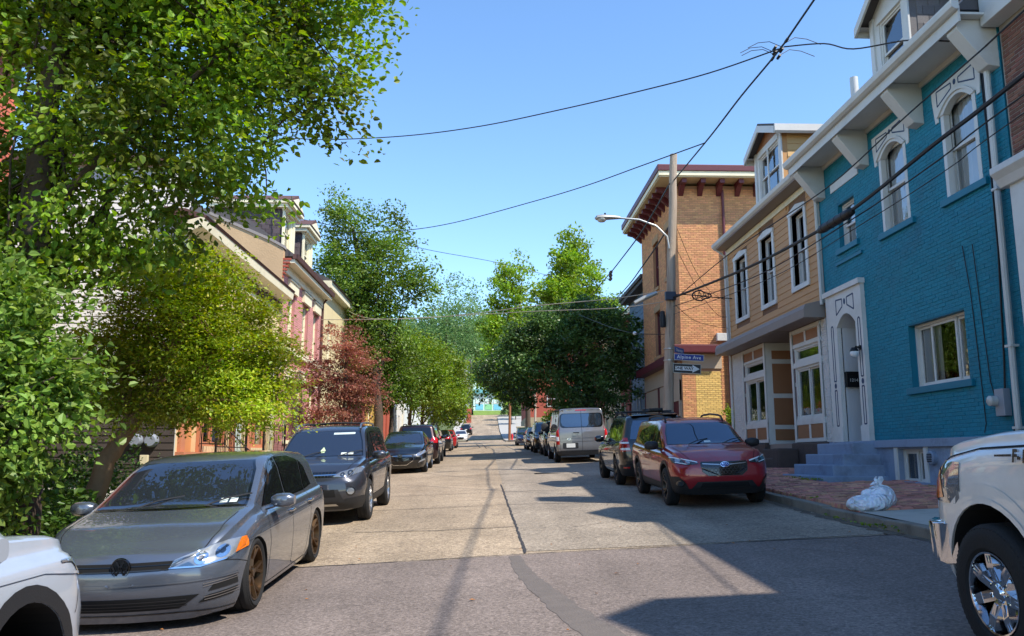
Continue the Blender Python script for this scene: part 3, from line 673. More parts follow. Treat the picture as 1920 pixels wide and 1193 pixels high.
# ---------------------------------------------------------------- the tan sided house
M_tan = mat('tan_siding', (194, 144, 90), .6, var=.05, scale=2, bump=.12, bscale=30, tone=.04)
M_taupe = mat('taupe_trim', (142, 130, 122), .6, var=.08)
M_brown = mat('brown_panel', (150, 104, 70), .6, var=.08, tone=.05)
M_stoop = mat('brown_stone', (84, 70, 64), .85, var=.2, scale=4, bump=.5, bscale=20)
M_wbrick = mat('white_brick_paint', (208, 207, 203), .65, var=.06, tone=.05, bump=.3, bscale=40)
N0, N1 = 20.14, 28.2
tan = thing('row_house', 'tan clapboard house with recessed storefront entry and a gabled dormer', 'house', (XR, 24.1, gz(8, 24.1)))
M_pane2 = glass('sky_pane', (.85, .9, .93), .16, 1.4)
tops = [(25.98, 27.33, 6.18, 8.2), (23.45, 24.72, 6.18, 8.22), (20.97, 22.15, 6.22, 8.24)]
tops = [(a + .12, b - .12, c, d) for a, b, c, d in tops]
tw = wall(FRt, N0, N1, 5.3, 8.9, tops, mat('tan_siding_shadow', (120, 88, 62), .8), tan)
def boards(F, a0, a1, b0, b1, ops, h, m, parent, name='board', lap=.014):
    """Lap siding: one board per course, cut at the openings; each board's lower edge stands proud."""
    b = b0
    while b < b1 - .01:
        t = min(b + h, b1); segs = [(a0, a1)]
        for o in ops:
            if o[2] < t and o[3] > b:
                ns = []
                for (p, q) in segs:
                    if o[1] <= p or o[0] >= q: ns.append((p, q)); continue
                    if o[0] > p: ns.append((p, o[0]))
                    if o[1] < q: ns.append((o[1], q))
                segs = ns
        for (p, q) in segs:
            if q - p < .02: continue
            mb = MB(); F.side(mb, [(.002, b), (lap + .008, b), (.006, t + .004), (.002, t + .004)], p, q)
            mb.build(name, [m], parent, recalc=True)
        b += h
tro = [(a - .15, b + .15, c - .13, d + .22) for a, b, c, d in tops]
boards(FRt, N0 + .12, N1 - .1, 5.52, 8.62, tro, .182, M_tan, tw)
for (a0, a1, b0, b1) in tops:
    w = window(FRt, a0, a1, b0, b1, tan, M_white, .16, sash='hung', cur='dark', trim=.0, pm=M_pane2)
    mb = MB(); FRt.box(mb, a0 - .15, a0, b0 - .0, b1, -.12, .05); FRt.box(mb, a1, a1 + .15, b0 - .0, b1, -.12, .05); FRt.box(mb, a0 - .15, a1 + .15, b0 - .13, b0, -.12, .06)
    FRt.poly(mb, [(a0 - .18, b1), (a1 + .18, b1), (a1 + .18, b1 + .10), ((a0 + a1) / 2, b1 + .22), (a0 - .18, b1 + .10)], -.12, .065)
    mb.build('window_casing', [M_white], w)
mb = MB(); FRt.box(mb, N0, N0 + .12, 5.45, 8.85, 0, .04); FRt.box(mb, N1 - .1, N1 + .02, 5.45, 8.85, 0, .04); mb.build('corner_board', [M_white], tan)
mb = MB(); FRt.box(mb, N0, N1, 8.62, 8.80, 0, .05); mb.build('frieze_board', [M_cream], tan)
mb = MB(); FRt.box(mb, N0, N1 + .1, 8.82, 8.86, 0, .42); mb.build('soffit', [M_taupe], tan)
mb = MB(); FRt.side(mb, [(.30, 8.861), (.44, 8.861), (.50, 8.92), (.52, 9.02), (.30, 9.02)], N0 + .04, N1 + .12); mb.build('gutter', [M_trimsh], tan)
mb = MB(); FRt.side(mb, [(.40, 9.0), (-.6, 9.5), (-3.4, 12.0), (-7, 11.6), (-7, 9.0)], N0, N1); mb.build('roof', [M_roof], tan)
# jettied band above the storefront
mb = MB(); FRt.side(mb, [(0, 5.08), (.55, 5.08), (.55, 5.30), (.50, 5.42), (.02, 5.54), (0, 5.54)], N0 + .02, N1 + .05); mb.build('storefront_band', [M_taupe], tan, bevel=.012)
# side and back walls
mb = MB(); mb.box(XR + .9, 16, N0 + .01, N1 - .01, 5.08, 8.9); mb.box(XR + .003, XR + .9, N0 + .01, N0 + .1, 5.08, 8.9); mb.box(XR + .003, XR + .9, N1 - .1, N1 - .01, 1.0, 8.9); mb.box(XR + 1.6, 16, N0 + .01, N1 - .01, .8, 5.0); mb.build('house_core', [M_tan], tan, recalc=False)
# storefront piers, bays, entry
mb = MB(); rects = brick_rects(N0 + .01, 20.50, 1.85, 5.06, [], .2, .06, .01) + brick_rects(26.95, N1 - .05, 1.95, 5.06, [], .2, .06, .01)
FRt.box(mb, N0, 20.5, 1.6, 5.07, -1.4, -.002); FRt.box(mb, 26.95, N1 - .04, 1.7, 5.07, -1.4, -.002); pier = mb.build('pier', [M_wbrick], tan)
lay_pieces(FRt, rects, .008, M_wbrick, pier, 'brick', 'brick_courses', nmax=140, jd=.005, d0=-.006)
def bay(a0, a1, b0, b1):
    """One storefront bay: white frame, fixed transom, sliding lower window, brown panels above and below."""
    bops = [(a0 + .22, a1 - .22, b0 + .62, b0 + 1.98), (a0 + .22, a1 - .22, b0 + 2.16, b0 + 2.52)]
    w = wall(FRt, a0, a1, b0, b1, bops, M_white, tan, 'bay', .07)
    window(FRt, *bops[0], w, M_white, .05, sash='slide', cur='none', bar=.045, depth=.6)
    window(FRt, *bops[1], w, M_white, .05, sash='fixed', cur='none', bar=.03, depth=.6)
    cx_ = (a0 + a1) / 2
    for (p0, p1, q0, q1) in ((a0 + .14, cx_ - .05, b0 + .10, b0 + .45), (cx_ + .05, a1 - .14, b0 + .10, b0 + .45), (a0 + .14, cx_ - .05, b1 - .38, b1 - .12), (cx_ + .05, a1 - .14, b1 - .38, b1 - .12)):
        mb = MB(); FRt.box(mb, p0, p1, q0, q1, .001, .012); mb.build('panel', [M_brown], w)
    mb = MB()
    for (q0, q1) in ((b0, b0 + .09), (b0 + .46, b0 + .60), (b0 + 2.0, b0 + 2.14), (b0 + 2.54, b1 - .40), (b1 - .10, b1)): FRt.box(mb, a0, a1, q0, q1, .001, .03)
    for (p0, p1) in ((a0, a0 + .12), (a1 - .12, a1), ): FRt.box(mb, p0, p1, b0, b1, .0305, .045)
    FRt.box(mb, cx_ - .05, cx_ + .05, b0 + .09, b0 + .46, .001, .028); FRt.box(mb, cx_ - .05, cx_ + .05, b1 - .40, b1 - .10, .001, .028)
    mb.build('bay_frame', [M_white], w)
    mb = MB()
    for a in (a0 + .16, a1 - .16):
        FRt.box(mb, a - .014, a + .014, b0 + .70, b0 + 1.5, .002, .02); FRt.box(mb, a - .014, a + .014, b0 + 1.62, b0 + 2.5, .002, .02)
    mb.build('moulding_line', [mat('mauve_line', (120, 92, 92), .6)], w)
bay(20.5, 22.55, 2.02, 5.06); bay(24.72, 26.95, 2.05, 5.06)
# recessed entry between the bays: panelled side walls and a door at the back
FE1 = Fr((0, 24.72, 0), (1, 0, 0), (0, -1, 0)); FE2 = Fr((0, 22.55, 0), (1, 0, 0), (0, 1, 0))
for FE, nm in ((FE1, 'far'), (FE2, 'near')):
    mb = MB(); FE.quad(mb, XR - .02, XR + 1.5, 2.0, 5.07, .0); ew = mb.build('entry_wall', [M_white], tan, recalc=False)
    for (q0, q1) in ((2.12, 2.45), (2.58, 3.38), (3.52, 4.42), (4.56, 4.82)):
        mb = MB(); FE.box(mb, XR + .18, XR + 1.42, q0, q1, .001, .014); mb.build('panel', [M_brown], ew)
mb = MB(); mb.box(XR + 1.5, XR + 1.55, 22.55, 24.72, 2.0, 5.07); mb.build('entry_back', [M_white], tan)
mb = MB(); mb.box(XR + 1.44, XR + 1.5, 23.1, 24.15, 2.05, 4.2); mb.build('door', [M_door], tan, bevel=.01)
mb = MB(); mb.box(XR - .5, XR + 1.5, 22.55, 24.72, 5.06, 5.075); mb.box(XR + .0, XR + 1.5, 22.55, 24.72, 1.5, 2.0); mb.build('entry_soffit', [M_taupe], tan)
# brown stone stoop
mb = MB(); mb.box(XR - .16, XR + .3, 20.16, 22.55, .9, 2.0); mb.box(XR - .16, XR + .3, 24.72, 28.1, 1.0, 2.03); mb.build('stone_base', [M_stoop], tan, bevel=.04)
for k, (x0, z1) in enumerate(((7.5, 1.34), (7.85, 1.60), (8.2, 1.86))):
    mb = MB(); mb.box(x0, XR + .25 - .004 * k, 22.5 - .004 * k, 24.8 - .1 * k, .6, z1); mb.build('step', [M_stoop], tan, bevel=.04)
mb = MB(); mb.box(7.75, XR - .165, 22.0, 22.47, .7, 1.86); mb.build('stoop_cheek', [M_stoop], tan, bevel=.06)
# chimney and dormer
M_rbrick = mat('red_chimney_brick', (122, 56, 46), .85, var=.2, tone=.15, bump=.3)
dormer(tan, 22.3, 24.6, .05, 9.1, 10.98, 11.45, 3.2, M_brown, M_white, M_tan, M_trimsh, (22.62, 24.28, 9.35, 10.75))
FC = Fr((0, 22.3, 0), (1, 0, 0), (0, -1, 0))
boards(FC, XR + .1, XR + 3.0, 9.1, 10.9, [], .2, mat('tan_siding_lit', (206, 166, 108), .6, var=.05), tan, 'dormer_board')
mb = MB(); FRt.box(mb, 23.41, 23.49, 9.35, 10.75, .05, .08); mb.build('dormer_mullion', [M_white], tan)
mb = MB(); mb.box(9.3, 9.85, 20.6, 21.3, 8.9, 10.2); ch = mb.build('chimney', [M_rbrick], tan)
mb = MB(); mb.box(9.22, 9.93, 20.52, 21.38, 10.2, 10.35); mb.build('chimney_cap', [M_rbrick], ch)
mb = MB(); mb.tube([(10.2, 21.3, 9.5), (10.2, 21.3, 12.05)], .11, 12); mb.build('vent_pipe', [M_trimsh], tan, smooth=True)
downspout(FRt, [(28.16, 8.85, .42), (28.16, 8.6, .1), (28.16, 5.3, .1), (28.16, 5.0, .06), (28.16, 1.7, .06)], tan, M_trimsh, .045)
downspout(FRt, [(20.13, 8.7, .3), (20.13, 8.4, .09), (20.13, 5.4, .09)], tan, M_trimsh, .045)

# ---------------------------------------------------------------- brown brick neighbour beside the camera, and the next house in the row
M_bbrick = mat('brown_brick', (124, 82, 66), .85, var=.15, tone=.3, hue=.012, bump=.3, bscale=40)
M_mort = mat('pale_mortar', (150, 140, 128), .9, var=.15, scale=5, bump=.3)
nb = thing('row_house', 'brown brick house with white bay roof at the right edge of the picture', 'house', (XR, 8, gz(8, 8)))
wbn = wall(FRt, 2.6, 12.5, .4, 8.75, [], M_mort, nb)
lay_pieces(FRt, brick_rects(9.5, 12.46, 2.0, 8.6, [(9.5, 12.1, 2, 6.45)], .205, .06, .011), .009, M_bbrick, wbn, 'brick', 'brick_courses', nmax=300, jd=.004)
mb = MB(); mb.box(XR + .002, 17, 2.6, 12.5, .3, 8.75); mb.build('house_core', [M_bbrick], nb, recalc=False)
mb = MB(); FRt.box(mb, 2.6, 12.52, 8.7, 9.30, 0, .30); mb.build('cornice', [M_trimsh], nb, bevel=.01)
mb = MB(); FRt.side(mb, [(.28, 9.3), (-2.6, 11.2), (-7, 11.2), (-7, 9.0)], 2.6, 12.5); mb.build('roof', [M_roof], nb)
mb = MB(); FRt.side(mb, [(0, 6.4), (.62, 6.05), (.70, 6.05), (.70, 5.95), (.62, 5.86), (.56, 5.74), (0, 5.74)], 8.6, 12.05); mb.build('bay_roof', [M_white], nb, bevel=.01)
FB = Fr((XR - .5, 0, 0), (0, 1, 0), (-1, 0, 0)); bo = [(9.0, 10.2, 3.2, 5.4), (10.45, 11.6, 3.2, 5.4)]
bw_ = wall(FB, 8.7, 11.9, 1.2, 5.75, bo, M_white, nb, 'bay')
for q in bo: window(FB, *q, bw_, M_white, .06, sash='hung', cur='white')
mb = MB(); mb.box(XR - .499, XR, 8.7, 8.8, 1.0, 5.74); mb.box(XR - .499, XR, 11.8, 11.9, 1.0, 5.74); mb.build('bay_sides', [M_white], nb, recalc=False)
dormer(nb, 8.7, 10.5, -.4, 9.4, 10.6, 11.2, 2.4, M_trimsh, M_trimsh, M_slate, M_trimsh, (9.1, 10.1, 9.5, 10.5))
mb = MB(); mb.box(8.9, 9.6, 11.4, 12.3, 9, 12.9); mb.build('chimney', [M_bbrick], nb)
nx = thing('row_house', 'row house standing just behind the camera on the right', 'house', (XR, -4, gz(8, -4)))
mb = MB(); mb.box(XR, 17, -12, 2.5, -.5, 9.0); mb.build('wall', [M_bbrick], nx)
mb = MB(); mb.box(XR - .3, XR, -12, 2.5, 8.7, 9.1); mb.build('cornice', [M_trimsh], nx)
mb = MB(); FRt.side(mb, [(.3, 9.1), (-2.6, 11.0), (-7, 11.0), (-7, 9.0)], -12, 2.5); mb.build('roof', [M_roof], nx)
mb = MB(); mb.prism([(XR - .3, .4, 9), (XR - .3, 2.4, 9), (XR - .3, 2.4, 10.9), (XR - .3, 1.4, 11.7), (XR - .3, .4, 10.9)], [(11, .4, 9), (11, 2.4, 9), (11, 2.4, 10.9), (11, 1.4, 11.7), (11, .4, 10.9)]); mb.build('dormer', [M_trimsh], nx)
# ---------------------------------------------------------------- the orange brick corner building
M_ob = mat('orange_brick', (210, 152, 104), .85, var=.12, tone=.16, hue=.008, bump=.3, bscale=30)
M_om = mat('orange_mortar', (172, 130, 98), .9, var=.15, scale=3)
M_yb = mat('yellow_brick', (226, 190, 112), .8, var=.1, tone=.14, bump=.3, bscale=30)
M_maroon = mat('maroon_paint', (92, 34, 42), .5, var=.1)
M_beige = mat('beige_panel', (182, 164, 142), .6, var=.07)
XB, YB, ZB = 8.0, 33.4, 12.95
bb = thing('corner_building', 'three storey orange brick corner building with maroon bracketed cornice', 'building', (12, 37, gz(9, 37)))
FS = Fr((0, YB, 0), (1, 0, 0), (0, -1, 0)); FW = Fr((XB, 0, 0), (0, 1, 0), (-1, 0, 0))
sops = [(11.35, 12.3, 8.4, 10.6), (11.35, 12.3, 3.6, 5.6)]
ws = wall(FS, XB, 17, .9, ZB, sops, M_om, bb, 'south_wall', .18)
lay_pieces(FS, brick_rects(XB + .004, 13.4, 1.6, ZB - .1, sops + [(8.55, 9.62, 1.6, 5.12), (8.02, 9.65, 5.18, 5.78)], .215, .066, .013), .01, M_ob, ws, 'brick', 'brick_courses', jd=.003)
lay_pieces(FS, brick_rects(8.56, 9.61, 1.6, 5.1, [], .215, .066, .013), .011, M_yb, ws, 'yellow_brick', 'yellow_brick_courses', jd=.003)
wops = [(34.6, 35.7, 9.4, 11.6), (37.2, 38.4, 9.4, 11.6), (37.2, 38.4, 6.2, 8.3), (34.6, 35.7, 6.2, 8.3)]
ww = wall(FW, YB, 41.2, .9, ZB, wops, M_om, bb, 'street_wall', .2)
lay_pieces(FW, brick_rects(YB, 41.15, 5.75, ZB - .1, wops, .215, .066, .013), .01, M_ob, ww, 'brick', 'brick_courses', nmax=0, jd=.003)
mb = MB(); mb.box(XB + .9, 17, YB + .9, 41.2, .5, ZB); mb.build('building_core', [M_om], bb, recalc=False)
for q in wops:
    w = window(FW, *q, bb, M_maroon, .15, sash='hung', cur='none', bar=.07)
    mb = MB(); FW.box(mb, q[0] - .1, q[1] + .1, q[3], q[3] + .3, .012, .03); mb.build('stone_lintel', [mat('sandstone', (176, 140, 100), .85, var=.15)], w); mb = MB(); FW.box(mb, q[0] - .08, q[1] + .08, q[2] - .14, q[2], .012, .08); mb.build('stone_sill', [mat('sandstone', (176, 140, 100))], w)
for q in sops:
    w = window(FS, *q, bb, M_maroon, .15, sash='hung', cur='none', bar=.07)
    mb = MB(); FS.box(mb, q[0] - .15, q[1] + .15, q[3], q[3] + .28, .012, .06); mb.build('lintel', [M_white], w)
# cornice with brackets along both faces
mb = MB(); mb.box(XB - .85, 17, YB - .85, 41.6, ZB + .10, ZB + .16); mb.build('soffit', [mat('cream_soffit', (200, 184, 150), .7, var=.06)], bb)
mb = MB(); mb.box(XB - .9, 17, YB - .9, 41.65, ZB + .16, ZB + .34); mb.build('cornice_board', [M_cream], bb)
mb = MB(); mb.box(XB - .95, 17, YB - .95, 41.7, ZB + .34, ZB + .62); mb.build('cornice_crown', [M_maroon], bb, bevel=.03)
for k in range(10):
    mb = MB(); a = 34.0 + k * .8; FW.side(mb, [(0.01, ZB + .1), (.72, ZB + .1), (.72, ZB - .08), (.45, ZB - .14), (.01, ZB - .5)], a - .1, a + .1); mb.build('bracket', [M_maroon], bb)
for k in range(11):
    mb = MB(); a = 8.2 + k * .8; FS.side(mb, [(0.012, ZB + .1), (.72, ZB + .1), (.72, ZB - .08), (.45, ZB - .12), (.012, ZB - .45)], a - .1, a + .1); mb.build('bracket', [M_maroon], bb)
# storefront cornice wrapping the corner, panels, shop windows, door
mb = MB(); FS.box(mb, XB - .45, 9.72, 5.78, 6.12, 0.012, .45); FW.box(mb, YB - .44, 41.3, 5.5, 5.85, .012, .44); mb.build('storefront_cornice', [M_maroon], bb, bevel=.04)
mb = MB(); FS.box(mb, XB + .02, 9.65, 5.18, 5.779, .012, .05); mb.build('sign_panel', [M_beige], bb)
mb = MB(); FW.box(mb, 33.6, 41.1, 4.75, 5.5, .0, .06); mb.build('fascia_panel', [M_beige], bb)
for (a0, a1) in ((34.9, 37.6), (37.9, 40.9)):
    mb = MB(); FW.box(mb, a0, a1, 3.3, 4.7, .0, .05); sp_ = mb.build('board_panel', [M_beige], bb)
    mb = MB(); FW.box(mb, a0, a1, 1.9, 3.24, .0, .03); mb.build('shop_window', [mat('shop_glass', (24, 28, 32), .08, spec=.7, var=.1)], bb)
    mb = MB(); FW.box(mb, a0 - .12, a0, 1.5, 4.74, .0, .08); FW.box(mb, a1, a1 + .12, 1.5, 4.74, .0, .08); FW.box(mb, a0, a1, 3.24, 3.3, .0, .08); mb.build('shop_frame', [M_maroon], bb)
mb = MB(); FW.box(mb, 33.75, 34.7, 1.5, 3.9, .0, .04); mb.build('door', [M_maroon], bb)
mb = MB(); FW.box(mb, 33.6, 33.75, 1.5, 4.74, .0, .09); FW.box(mb, 33.6, 34.75, 3.9, 4.74, .0, .07); mb.build('door_frame', [M_beige], bb)
mb = MB(); mb.tube([(9.95, YB - .1, ZB - .2), (9.95, YB - .1, 6.6), (9.95, YB - .1, 1.5)], .06, 8); mb.build('drain_pipe', [M_maroon], bb, smooth=True)
mb = MB(); mb.tube([(10.2, YB - .08, 8.0), (10.2, YB - .08, 1.6)], .045, 8); mb.build('conduit', [M_trimsh], bb, smooth=True)
mb = MB(); FS.box(mb, 9.45, 9.85, 6.3, 6.62, .012, .22); mb.build('junction_box', [M_trimsh], bb, bevel=.02)
# stone wall and blue house beyond the corner building, mostly behind the big tree
M_bluesid = mat('dark_blue_siding', (66, 92, 116), .6, var=.1)
bh = thing('house', 'dark blue house half hidden behind the big dark tree', 'house', (10, 45, gz(9, 45)))
mb = MB(); mb.box(8.6, 16, 41.3, 48.5, 1, 10.6); hw = mb.build('wall', [M_bluesid], bh)
FW2 = Fr((8.6, 0, 0), (0, 1, 0), (-1, 0, 0)); boards(FW2, 41.3, 48.5, 1.6, 10.5, [], .3, M_bluesid, hw)
FS2 = Fr((0, 41.32, 0), (1, 0, 0), (0, -1, 0))
mb = MB(); mb.box(8.1, 16, 41.9, 48.8, 10.6, 10.8); mb.box(8.0, 16, 41.8, 48.9, 10.8, 11.0); mb.build('roof', [M_roof], bh)
for a in (43.0, 45.6):
    for b in (3, 7.4): window(FW2, a, a + 1, b, b + 1.9, bh, M_white, -.03, sash='hung', cur='none', backing=False)
# ---------------------------------------------------------------- cars
def paint(name, col, metal=.5, rough=.32, coat=1.):
    m = mat('car_paint_' + name, col, rough, metal, var=.03, scale=1.2, coat=coat, coatr=.02, dirt=(90, 84, 76, .10), dscale=2.5); return m
M_cglass = mat('car_glass', (92, 102, 114), .015, .85, var=.0, spec=.9)
M_cglassd = mat('car_glass_tinted', (62, 66, 70), .02, .85, var=0, spec=.8)
M_rub = mat('tyre_rubber', (26, 26, 27), .85, var=.2, scale=20, bump=.2, bscale=90)
M_plast = mat('black_plastic', (30, 30, 32), .6, var=.12, scale=10, bump=.15, bscale=150)
M_gloss = mat('gloss_black', (9, 9, 10), .12, var=.0, coat=.6)
M_well = mat('wheel_well', (10, 10, 11), .95, var=.1)
M_chrome = mat('chrome', (225, 226, 228), .08, 1., var=.0)
M_alloy = mat('alloy_silver', (176, 176, 176), .28, .95, var=.05)
M_bronze = mat('bronze_alloy', (100, 78, 56), .32, .9, var=.06)
M_dalloy = mat('dark_alloy', (78, 76, 74), .35, .9, var=.06)
M_lampc = mat('headlamp_glass', (158, 164, 172), .06, .6, var=.35, scale=22, coat=1., coatr=.01)
M_lampd = mat('headlamp_dark', (60, 64, 68), .08, .5, var=.3, scale=16, coat=1., coatr=.01)
M_amber = mat('amber_lens', (232, 120, 24), .12, var=.1, scale=30, coat=.8)
M_red = mat('red_lens', (176, 16, 22), .12, var=.1, scale=30, coat=.8)
M_wlens = mat('white_lens', (222, 222, 222), .12, var=.08, scale=30, coat=.8)
M_plate = mat('licence_plate', (214, 214, 208), .5, var=.05)
M_lawn_sticker = mat('white_sticker', (214, 222, 214), .6, var=.1, scale=30)
M_disc = mat('brake_disc', (110, 106, 102), .4, .8, var=.1)

def smooth01(t): t = min(max(t, 0.), 1.); return t * t * (3 - 2 * t)
def car_shell(S):
    """Closed body surface: cross-sections along x, bent to the nose and tail profiles, rounded in plan, capped by shrinking rings."""
    xr0, xf0 = S['xr'], S['xf']; hw = S['W'] / 2; zb = S['zb']
    # stations, denser at both ends
    t = np.linspace(0, 1, S.get('ns', 64)); t = t + .045 * np.sin(2 * np.pi * t) * -1
    xs = xr0 + (xf0 - xr0) * t
    top = lambda x: float(np.interp(x, *zip(*S['top']))); belt = lambda x: float(np.interp(x, *zip(*S['belt'])))
    tx = np.linspace(xr0, xf0, 400)
    def smoothed(fn, k):
        v = np.array([fn(x) for x in tx]); ker = np.hanning(k); ker /= ker.sum(); p = np.pad(v, k, mode='edge')
        # keep the slope at the ends
        return np.convolve(p, ker, 'same')[k:-k]
    vt, vb = smoothed(top, S.get('sm', 17)), smoothed(belt, 31)
    tum = S.get('tumble', .30); rows = []
    for x in xs:
        zt = float(np.interp(x, tx, vt)); ze = min(float(np.interp(x, tx, vb)), zt - .035)
        rf, rr = S.get('cr', .5), S.get('crr', .35); w = hw
        if x > xf0 - rf: w = hw - S.get('cin', .16) * (1 - math.sqrt(max(0, 1 - ((x - xf0 + rf) / rf) ** 2))) - S.get('tap', .06) * ((x - xf0 + rf) / rf)
        if x < xr0 + rr: w = hw - S.get('cinr', .12) * (1 - math.sqrt(max(0, 1 - ((xr0 + rr - x) / rr) ** 2)))
        if x > 0: w -= .03 * (x / xf0) ** 2
        zm = zb + (ze - zb) * .62
        g = max(zt - ze, .035); wr = w - .07 - tum * g - (.04 if g > .2 else .0)
        lo = S.get('tuck', .05)
        half = [(0, zb), (w * .5, zb), (w - .16, zb), (w - lo - .03, zb + .025), (w - lo, zb + .08), (w - lo * .6, zb + (zm - zb) * .35), (w - lo * .25, zb + (zm - zb) * .7), (w, zm), (w - .004, zm + (ze - zm) * .35), (w - .012, zm + (ze - zm) * .65),
                (w - .028, ze - .045), (w - .05, ze - .012), (w - .075, ze), (w - .085 - tum * g * .2, ze + g * .2), (w - .085 - tum * g * .45, ze + g * .45), (w - .085 - tum * g * .7, ze + g * .7)]
        rc = min(.09, g * .5); we = w - .085 - tum * g
        half += [(we + .012, zt - rc), (we - .01, zt - rc * .45), (we - .05, zt - rc * .16), (we - .12, zt - rc * .06 - .0), (we * .6, zt + .006 * (g > .2)), (we * .3, zt + .012), (0, zt + .015)]
        rows.append(half)
    K = len(rows[0]); ring = K + K - 2
    fz = S['front']; rz = S['rear']; fx_ = lambda z: float(np.interp(z, *zip(*fz))); rx_ = lambda z: float(np.interp(z, *zip(*rz)))
    fd, rd = S.get('fd', .7), S.get('rd', .8); bow, bowr = S.get('bow', .16), S.get('bowr', .1)
    def bend(x, y, z):
        a = max(0, (x - xf0 + fd) / fd); b = max(0, (xr0 + rd - x) / rd)
        return x + (fx_(z) - xf0) * a * a - bow * (y / hw) ** 2 * a * a + (rx_(z) - xr0) * b * b + bowr * (y / hw) ** 2 * b * b
    V = []
    def addring(x, pts):
        full = pts + [(-y, z) for (y, z) in pts[-2:0:-1]]
        V.extend([(bend(x, y, z), y, z) for (y, z) in full])
    J = 9
    def capring(half, f_):
        zc = (half[0][1] + half[-1][1]) / 2
        return [(y * f_, zc + (z - zc) * f_) for (y, z) in half]
    seq = [(xs[0], capring(rows[0], j / J)) for j in range(1, J)] + [(x, r) for x, r in zip(xs, rows)] + [(xs[-1], capring(rows[-1], j / J)) for j in range(J - 1, 0, -1)]
    for x, r in seq: addring(x, r)
    F_ = [(i * ring + j, i * ring + (j + 1) % ring, (i + 1) * ring + (j + 1) % ring, (i + 1) * ring + j) for i in range(len(seq) - 1) for j in range(ring)]
    nV = len(V)
    for x, r, base in ((xs[0], rows[0], 0), (xs[-1], rows[-1], (len(seq) - 1) * ring)):
        zc = (r[0][1] + r[-1][1]) / 2; V.append((bend(x, 0, zc), 0, zc)); c_ = len(V) - 1
        F_ += [((base + j), base + (j + 1) % ring, c_) for j in range(ring)] if base else [(base + (j + 1) % ring, base + j, c_) for j in range(ring)]
    return V, F_

